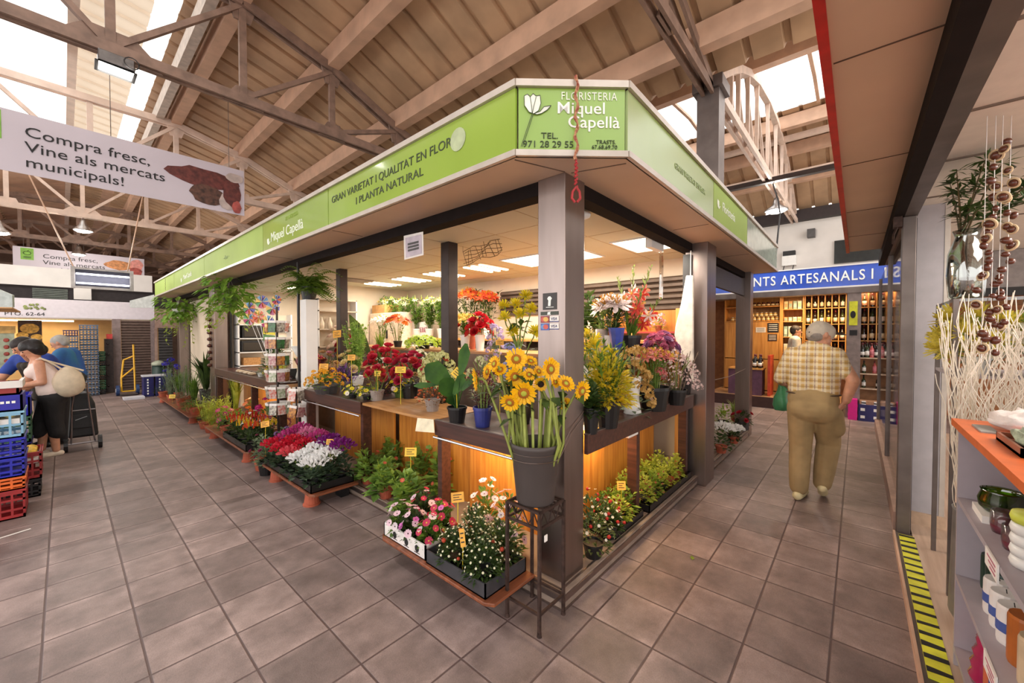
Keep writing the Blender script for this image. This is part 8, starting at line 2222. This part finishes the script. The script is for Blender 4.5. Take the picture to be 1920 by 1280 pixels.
OCARD = M('orange_card', (236, 172, 66), .6)
for a in (('yellow price card on a thick stick among the begonias', 770, 847, 2.05, None, 22, 16, .1), ('orange price card among the vinca and berry plants', 858, 932, 1.72, None, 24, 18, .16, OCARD, .1), ('narrow orange price card turned sideways in the grower tray', 867, 1008, 1.56, None, 10, 32, .17, OCARD, .15),
          ('yellow price card at the end of the celosia tray', 497, 795, 1.5, None, 16, 11, .17, OCARD, .2), ('small yellow price card among the white cyclamen', 619, 828, 1.72, None, 14, 10, .17, OCARD), ('yellow price card over the far herb cushions', 323, 743, 1.5, None, 12, 7, .14),
          ('orange price card above the kalanchoe tub', 607, 687, 2.05, None, 17, 11, ZL, OCARD), ('yellow price card above the pansies in the green pot', 751, 693, 2.15, None, 20, 12, ZL), ('small yellow price card in the russet heather', 708, 700, 2.12, None, 12, 10, ZL), ('orange price card on a long stick over the bells of Ireland', 632, 626, 2.35, None, 15, 14, ZL, OCARD, .1),
          ('orange price card low among the bells of Ireland', 659, 670, 2.15, None, 14, 11, ZL, OCARD), ('folded yellow price card beside the huge ginger leaves', 858, 700, 1.98, None, 20, 18, ZL, YCARD, -.7), ('orange price card under the spider chrysanthemums', 937, 642, 2.45, None, 15, 10, ZL, OCARD),
          ('orange price card among the pink alstroemeria', 1244, 655, None, 1.7, 19, 13, ZR, OCARD), ('orange price card among the gladiolus leaves', 1218, 604, None, 2.05, 20, 9, B2, OCARD), ('orange price card among the coleus', 1165, 910, None, 1.42, 16, 16, .11, OCARD)):
    a = list(a); lb, x, y, X, Y, w, h, b = a[:8]
    card(lb, x, y, X, Y, w, h, b, *(a[8:]))
t = thing('price_sign', 'yellow and green price sign in front of the seed spinner', 'price card', at(505, 720, 'X', 1.95))
p0 = at(497, 628, 'X', 1.95); k = mpp(p0); o = t.location
P_ = lambda a, b: at(a, b, 'X', 1.95) - o
MB().prism([P_(494, 612), P_(516, 618), P_(516, 628), P_(494, 626)], (-.004, 0, 0)).build('yellow_card', M('bright_yellow_card', (240, 220, 50), .5), t, local=True)
MB().prism([P_(494, 627), P_(516, 629), P_(516, 639), P_(494, 638)], (-.004, 0, 0)).build('green_card', M('leaf_green_card', (70, 130, 60), .5), t, local=True)
text('0,75', 'lettering', INK, t, at(495, 624, 'X', 1.94), (0, -1, 0), UPV, .12, width=.8)
MB().bar(P_(505, 638), (0, 0, 0), .01, .006).build('stick', WHITE, t, local=True)
cpz = at(797, 798, 'X', 1.93)
tag(MB().prism([at(783, 783, 'X', 1.92), at(813, 786, 'X', 1.92), at(815, 811, 'X', 1.9), at(779, 808, 'X', 1.86)], (-.002, 0, 0)).build('paper_note', M('cream_paper', (232, 220, 190), .7)), 'cream paper note taped to the end of the front ledge', 'note')
# notice hung from the shutter track and wire basket
nt_ = thing('hanging_notice', 'white printed notice hanging from the shutter track', 'notice', at(775, 486, 'X', 2.0))
pp = [at(757, 442, 'X', 2.0), at(793, 434, 'X', 2.0), at(794, 478, 'X', 2.0), at(758, 487, 'X', 2.0)]
MB().prism(pp, (.003, 0, 0)).build('frame_sheet', PAPER, nt_)
q = MB()
ip = [at(760, 446, 'X', 1.998), at(790, 439, 'X', 1.998), at(791, 475, 'X', 1.998), at(761, 483, 'X', 1.998)]
q.prism(ip, (-.001, 0, 0)); q.build('print_area', M('grey_lilac_sheet', (196, 184, 194), .6), nt_)
q = MB()
for r_ in range(3):
    a = ip[0].lerp(ip[3], .36 + .16 * r_); b = ip[1].lerp(ip[2], .36 + .16 * r_); q.bar(a.lerp(b, .16) - Vector((.003, 0, 0)), a.lerp(b, .84) - Vector((.003, 0, 0)), .018, .001, (1, 0, 0))
q.build('printed_lines', GREYPL, nt_)
MB().tube([at(775, 436, 'X', 2.0), Vector((2.0, at(775, 436, 'X', 2.0).y, 2.5))], .002, 4).build('thread', INK, nt_)
wb = thing('wire_basket', 'crumpled black wire netting hanging from the stall ceiling', 'netting', at(905, 496, 'X', 2.75))
q = MB(); c4 = [at(868, 472, 'X', 2.75), at(934, 445, 'X', 2.75), at(944, 470, 'X', 2.75), at(872, 497, 'X', 2.75)]
for k in range(9):
    q.tube([c4[0].lerp(c4[1], k / 8) + Vector((.02 * math.sin(k * 2), 0, .02 * math.sin(k * 3))), c4[3].lerp(c4[2], k / 8) + Vector((.03 * math.cos(k * 2), 0, .015 * math.sin(k * 5)))], .003, 4)
for k in range(6):
    a = c4[0].lerp(c4[3], k / 5); b = c4[1].lerp(c4[2], k / 5); q.tube([a.lerp(b, j / 6) + Vector((.02 * math.sin(j * 2 + k), 0, .018 * math.sin(j * 1.3 + k))) for j in range(7)], .003, 4)
q.tube([c4[0], Vector((c4[0].x, c4[0].y, 2.5))], .002, 4); q.tube([c4[1], Vector((c4[1].x, c4[1].y, 2.5))], .002, 4)
q.build('wire_mesh', M('dark_wire', (70, 56, 40), .5), wb)
# cream cloth and clear film strip at the aisle end
cl = thing('hanging_cloth', 'cream cloth hanging beside the middle steel pillar', 'cloth', (4.2, 1.45, 1.0))
pts = [(1300, 516), (1286, 516), (1276, 570), (1266, 612), (1264, 628), (1272, 655), (1288, 690), (1300, 720)]
q = MB(); q.prism([at(x, y, 'X', 4.22) + Vector((.0, 0, 0)) for x, y in pts], (.03, 0, 0)); q.build('cloth', M('cream_cloth', (226, 216, 202), .8, bump=.4, bscale=6), cl, bevel=.01)
tag(MB().tube([Vector((3.9, at(1239, 460, 'X', 3.9).y, 2.5)), at(1240, 500, 'X', 3.9), at(1239, 560, 'X', 3.9)], .02, 6).build('film_strip', glass_mat('clear_film', (236, 226, 216), .5)), 'clear film strip hanging from the bright ceiling light', 'strip')
tag(MB().box(3.6, 3.9, 1.44, 1.5, 2.4, 2.5).build('ceiling_box', WHITE), 'small white box on the stall ceiling beside the bright light', 'box')
spk = thing('spot_lamp', 'small white spot lamp behind the corner pillar top', 'lamp', (2.5, 1.5, 2.42))
MB().tube([(2.42, 1.52, 2.44), (2.55, 1.5, 2.47)], [.05, .03], 12).build('shade', WHITE, spk); MB().tube([(2.52, 1.5, 2.46), (2.55, 1.5, 2.5)], .01, 6).build('arm', WHITE, spk)
MB().tube([at(1295, 517, 'X', 4.23), Vector((4.23, at(1295, 517, 'X', 4.23).y, 2.44))], .006, 5).build('cord', WHITE, cl)
# wooden shelf with pink goods on the back wall, right side
ws_ = thing('goods_shelf', 'honey wood shelf of pink and red goods under the roller shutter', 'shelf', (4.7, 1.9, 1.0))
MB().box(4.84, 4.87, 1.5, 2.6, 1.0, 1.88).build('back', ORANGEW, ws_)
for z in (1.62, 1.3): MB().box(4.55, 4.85, 1.5, 2.6, z - .02, z).build('board', M('red_shelf', (150, 50, 44), .5), ws_)
for y in (1.52, 2.05, 2.58): MB().box(4.55, 4.6, y - .02, y + .02, .1, 1.88).build('upright', SHW, ws_)
for i in range(6):
    t = plant('%s small white and pink bouquet from the cloth on the goods shelf' % ('first', 'second', 'third', 'fourth', 'fifth', 'sixth')[i], 'bouquet', 'flowers', (4.68, 1.62 + .16 * i, 1.62 if i % 2 else 1.3), (1.62 if i % 2 else 1.3) + .24, .16, pot=('terra', .04, .07), leaf=(LEAFL, 24, .05, .02, 'dome'), blooms=[(bl('cluster', (236, 190, 196)), 5, .04, 'dome')], group='bouquets on the goods shelf')

# back of the stall on the left: shelves, cabinet, scale
ks = thing('wall_unit', 'white wall shelf unit with dark oven behind the far counter', 'shelf unit', (2.75, 9.5, .1))
MB().box(2.3, 3.3, 9.56, 9.6, .1, 2.0).build('back', CREAM, ks)
for z in (.95, 1.22, 1.5, 1.78): MB().box(2.3, 3.3, 9.3, 9.58, z - .02, z).build('shelf', WHITE, ks)
for x in (2.3, 3.28): MB().box(x, x + .03, 9.3, 9.58, .1, 2.0).build('side', WHITE, ks)
for lb, x0, x1, z, h, m in (('dark microwave oven on the white wall unit', 2.38, 2.8, 1.5, .24, BLACKPL), ('black long oven below the microwave', 2.36, 2.9, 1.22, .22, INK)):
    t = thing('microwave', lb, 'oven', ((x0 + x1) / 2, 9.42, z)); MB().box(x0, x1, 9.3, 9.54, z, z + h).build('body', m, t, bevel=.006); MB().box(x0 + .03, x1 - .12, 9.292, 9.3, z + .03, z + h - .03).build('window', M('dark_oven_glass', (30, 26, 26), .15, coat=.6), t)
tag(MB().box(2.4, 2.7, 9.32, 9.5, .95, 1.1).build('wooden_box', TOPWOOD), 'small wooden box on the lowest board of the white wall unit', 'box')
gpn = thing('green_panel', 'tall lime green panel beside the brown steel pillar', 'panel', (2.1, 11.2, .1))
MB().box(2.16, 2.2, 9.95, 10.7, .1, 2.4).build('panel', M('lime_panel', (150, 196, 60), .4, var=.08), gpn)
MB().box(2.16, 2.2, 10.75, 12.9, .1, 2.4).build('white_panel', CREAM, gpn)
cg = thing('decor_garland', 'string of dark ornaments on the brown steel pillar', 'garland', (1.93, 9.75, .9))
MB().tube([(1.93, 9.75, .9), (1.93, 9.75, 2.2)], .004, 4).build('string', INK, cg)
for k in range(9): inst('ornament', me_ch, cg, (0, 0, .06 + k * .13), .045)
kc = thing('kitchen_cabinet', 'open white cupboard of bottles behind the white fern post', 'cabinet', (3.3, 7.1, 1.4))
MB().box(2.9, 3.6, 7.2, 7.24, 1.35, 2.2).build('back', CREAM, kc)
for z in (1.37, 1.68, 2.0, 2.2): MB().box(2.9, 3.6, 6.98, 7.22, z - .02, z).build('board', M('beige_board', (196, 178, 156), .6), kc)
for x in (2.9, 3.58): MB().box(x, x + .02, 6.98, 7.22, 1.35, 2.2).build('side', WHITE, kc)
for i in range(4): tag(MB().lathe([(.04, 0), (.045, .1), (.02, .16), (.02, .2), (0, .2)], (3.0 + .14 * i, 7.08, 1.68), 12).build('white_bottle', CREAM, smooth=True), '%s cream bottle from the left in the open cupboard' % ('first', 'second', 'third', 'fourth')[i], 'bottle', 'cream bottles in the cupboard')
fr_ = thing('electric_cabinet', 'cream metal cabinet with dark switch at the rear of the stall', 'cabinet', (4.0, 6.8, .1))
MB().box(3.97, 4.45, 6.1, 7.2, .1, 1.98).build('body', M('cream_metal', (226, 208, 184), .45), fr_, bevel=.008)
MB().box(3.955, 3.972, 6.55, 6.6, 1.5, 1.66).build('switch', INK, fr_)
MB().box(3.962, 3.97, 6.64, 6.645, .1, 1.96).build('door_gap', M('beige_board', (196, 178, 156)), fr_)
tag(MB().box(4.0, 4.35, 6.7, 7.15, 1.98, 2.14).build('cardboard_box', M('tan_carton', (190, 142, 84), .7)), 'tan carton on top of the cream metal cabinet', 'box')
pl2 = thing('broom', 'broom like white pole leaning on the open cupboard', 'pole', (2.9, 6.5, .1))
MB().tube([at(570, 545, 'Y', 6.6), at(580, 575, 'Y', 6.6), at(588, 632, 'Y', 6.6)], [.03, .03, .026], 8).build('pole', WHITE, pl2); MB().tube([at(566, 540, 'Y', 6.6), at(572, 550, 'Y', 6.6)], .04, 8).build('tip', M('orange_tip', (206, 140, 80), .6), pl2)
MB().tube([at(588, 632, 'Y', 6.6), Vector((*at(590, 632, 'Y', 6.6).xy, .1))], .02, 8).build('shaft', WHITE, pl2)
sc_ = thing('weighing_scale', 'white weighing scale with funnel pan on the far counter', 'scale', (2.3, 6.1, ZL))
MB().lathe([(.08, 0), (.09, .05), (.06, .16), (0, .17)], (2.3, 6.1, ZL), 14).build('base', WHITEPL, sc_, smooth=True); MB().lathe([(.02, .17), (.03, .28), (.14, .5), (.15, .5), (.03, .27)], (2.3, 6.1, ZL), 16).build('pan', WHITEPL, sc_, smooth=True)
plant('green plant with orange foil pot on the far counter', 'potted_plant', 'plant', (2.2, 6.9, ZL), 1.5, .42, pot=('terra', .12, .2), leaf=(LEAFD, 90, .12, .05, 'dome'))
cr = thing('cash_register', 'dark cash register with key pad on the far counter', 'cash register', (2.1, 6.45, ZL))
MB().prism([(2.0, 6.3, ZL), (2.3, 6.3, ZL), (2.3, 6.3, ZL + .16), (2.22, 6.3, ZL + .16)], (0, .0 + .12, 0)).build('body', BLACKPL, cr)
STN = [M('pebble_%d' % i, c, .7, var=.2) for i, c in enumerate(((176, 150, 120), (120, 100, 84), (206, 186, 160), (90, 70, 60)))]
for i in range(16):
    o = MB().ball((0, 0, 0), .045, 9, 6, (1.2, .9, .55)).build('pebble', STN[i % 4], None, local=True, smooth=True); o.location = (2.03 + .1 * (i % 2), 7.4 + .115 * (i // 2) + .03 * (i % 2), ZL + .024); o.rotation_euler = (0, 0, i)
    tag(o, 'smooth pebble lying along the edge of the far counter', 'pebble', 'pebbles on the far counter')
for i in range(5):
    plant(('small yellow potted plant on the far counter by the scale', 'dark red potted plant at the near end of the far counter', 'yellow flowers before the cash register', 'lilac edged plant on the far counter', 'lime plant against the seed spinner')[i], 'potted_plant', 'plant', (2.06, (6.3, 6.02, 6.75, 7.1, 6.15)[i] , ZL), 1.1 + (.14 if i in (0, 4) else 0), .17, pot=('white', .05, .06), leaf=((LEAFY, MAROON, LEAFL, LEAFG, LEAFY)[i], 46, .06, .02, 'dome'), blooms=[(bl('cluster', (232, 210, 60)), 4 if i in (0, 2, 4) else 0, .025, 'dome')])
tag(MB().leaf((2.9, .85, .004), (1, .4, 0), .06, .03, .02, 0).build('fallen_leaf', LEAFL), 'fallen yellow green leaf on the aisle floor', 'leaf')
tag(MB().ball((0, 0, .5), .5, 6, 4).build('x_', PAPER), 'x', 'x') if False else None
# things at the right behind the shop rack
for i, (x, y, z, lb, c, kd) in enumerate(((3.55, -.53, 1.36, 'yellow silk chrysanthemums on the lower rack shelf', (226, 210, 90), 'spider'), (3.5, -.75, 1.36, 'white silk lilies beside the yellow ones on the rack shelf', (240, 238, 226), 'lily'))):
    plant(lb, 'silk_flowers', 'flowers', (x, y, z), z + .38, .34, pot=('white', .06, .1), leaf=(LEAFG, 50, .07, .025, 'dome'), blooms=[(bl(kd, c, GEYE), 10, .085, 'dome'), (bl('spike', (170, 150, 180)), 5, .04, 'dome')])
tb_ = thing('display_table', 'black edged display table behind the orange topped unit', 'table', (3.2, -1.15, .05))
MB().box(2.72, 3.9, -1.5, -.78, 1.24, 1.27).build('table_top', BLACK, tb_)
for x in (2.76, 3.86):
    for y in (-1.46, -.82): MB().box(x - .02, x + .02, y - .02, y + .02, .05, 1.24).build('leg', BLACK, tb_)
for i, (x, y, lb, c, h, gl) in enumerate(((3.0, -.86, 'glass jar of pink blooms on the black edged table', (226, 110, 116), .42, True), (3.3, -.9, 'white silk orchids on the black edged table', (240, 238, 230), .62, False), (2.84, -.95, 'coral silk flowers at the near end of the black edged table', (216, 90, 80), .4, True), (3.6, -.95, 'white silk orchids at the far end of the black edged table', (238, 236, 226), .6, False))):
    t = plant(lb, 'silk_flowers', 'flowers', (x, y, 1.27), 1.27 + h, .36, pot=None if gl else ('black', .06, .12), leaf=(LEAFD, 40, .08, .03, 'sprays'), blooms=[(bl('lily', c, YEYE) if not gl else bl('rose', c), 12, .055, 'top')], stems=6)
    if gl: MB().lathe([(.05, 0), (.055, .01), (.055, .2), (.052, .2), (.05, .012), (0, .012)], (0, 0, 0), 16).build('jar', GLASS, t, local=True, smooth=True)

# ---- stickers on the corner pillar
XP = CX - .001


def sticker(label, x0, y0, x1, y1, m):
    a = at(x0, y1, 'X', XP); b = at(x1, y0, 'X', XP)
    t = thing('pillar_sticker', label, 'sticker', (XP, (a.y + b.y) / 2, a.z), 'stickers on the corner pillar')
    MB().box(XP - .002, XP, a.y, b.y, a.z, b.z).build('sheet', m, t)
    return t, a, b, lambda u, v: Vector((XP - .003, a.y + (b.y - a.y) * u, a.z + (b.z - a.z) * v))


t, a, b, f = sticker('black sticker with white keyhole like figure on the pillar', 1018, 548, 1044, 581, M('black_sticker_film', (50, 44, 42), .4))
MB().prism([f(u, v) for u, v in ((.4, .22), (.58, .22), (.6, .55), (.68, .68), (.55, .8), (.42, .78), (.34, .66), (.42, .55))], (-.001, 0, 0)).build('white_figure', WHITEINK, t)
q = MB(); q.box(XP - .003, XP - .002, f(.25, 0).y, f(.8, 0).y, f(0, .13).z, f(0, .16).z); q.build('small_print', WHITEINK, t)
t, a, b, f = sticker('narrow dark green strip sticker above the payment cards', 1014, 583, 1047, 591, M('dark_strip_film', (56, 60, 48), .4))
MB().prism([f(u, v) for u, v in ((.4, .1), (.6, .1), (.55, .5), (.6, .9), (.42, .8))], (-.001, 0, 0)).build('pale_mark', WHITEINK, t)
t, a, b, f = sticker('orange and yellow payment card sticker at the upper left', 1014, 592, 1030, 605, M('orange_card_film', (176, 70, 56), .4, col2=(120, 50, 70), scale=20))
MB().prism([f(.62 + .3 * math.cos(k * PI / 8), .5 + .36 * math.sin(k * PI / 8)) for k in range(16)], (-.001, 0, 0)).build('yellow_disc', M('card_yellow', (226, 180, 90), .4), t)
MB().prism([f(.36 + .3 * math.cos(k * PI / 8), .5 + .36 * math.sin(k * PI / 8)) for k in range(16)], (-.0006, 0, 0)).build('red_disc', M('card_red', (206, 90, 80), .4), t)
t, a, b, f = sticker('blue and red payment card sticker at the lower left', 1014, 606, 1030, 619, M('blue_card_film', (80, 100, 170), .4))
MB().prism([f(.62 + .3 * math.cos(k * PI / 8), .5 + .36 * math.sin(k * PI / 8)) for k in range(16)], (-.001, 0, 0)).build('red_disc', M('card_red', (206, 90, 80)), t)
MB().prism([f(.36 + .3 * math.cos(k * PI / 8), .5 + .36 * math.sin(k * PI / 8)) for k in range(16)], (-.0006, 0, 0)).build('blue_disc', M('card_blue', (110, 150, 206), .4), t)
for lb, y0, y1 in (('upper white payment card sticker with dark blue letters', 592, 604), ('lower white payment card sticker with dark blue letters', 606, 618)):
    t, a, b, f = sticker(lb, 1031, y0, 1048, y1, PAPER)
    text('VISA', 'lettering', M('dark_blue_ink', (34, 40, 110), .5), t, f(.12, .36) , (0, -1, 0), UPV, abs(b.z - a.z) * .62, shear=.25, depth=.0006) if True else None
    MB().box(XP - .003, XP - .002, f(0, 0).y, f(1, 0).y, f(0, .04).z, f(0, .18).z).build('blue_bar', M('dark_blue_ink', (34, 40, 110)), t)
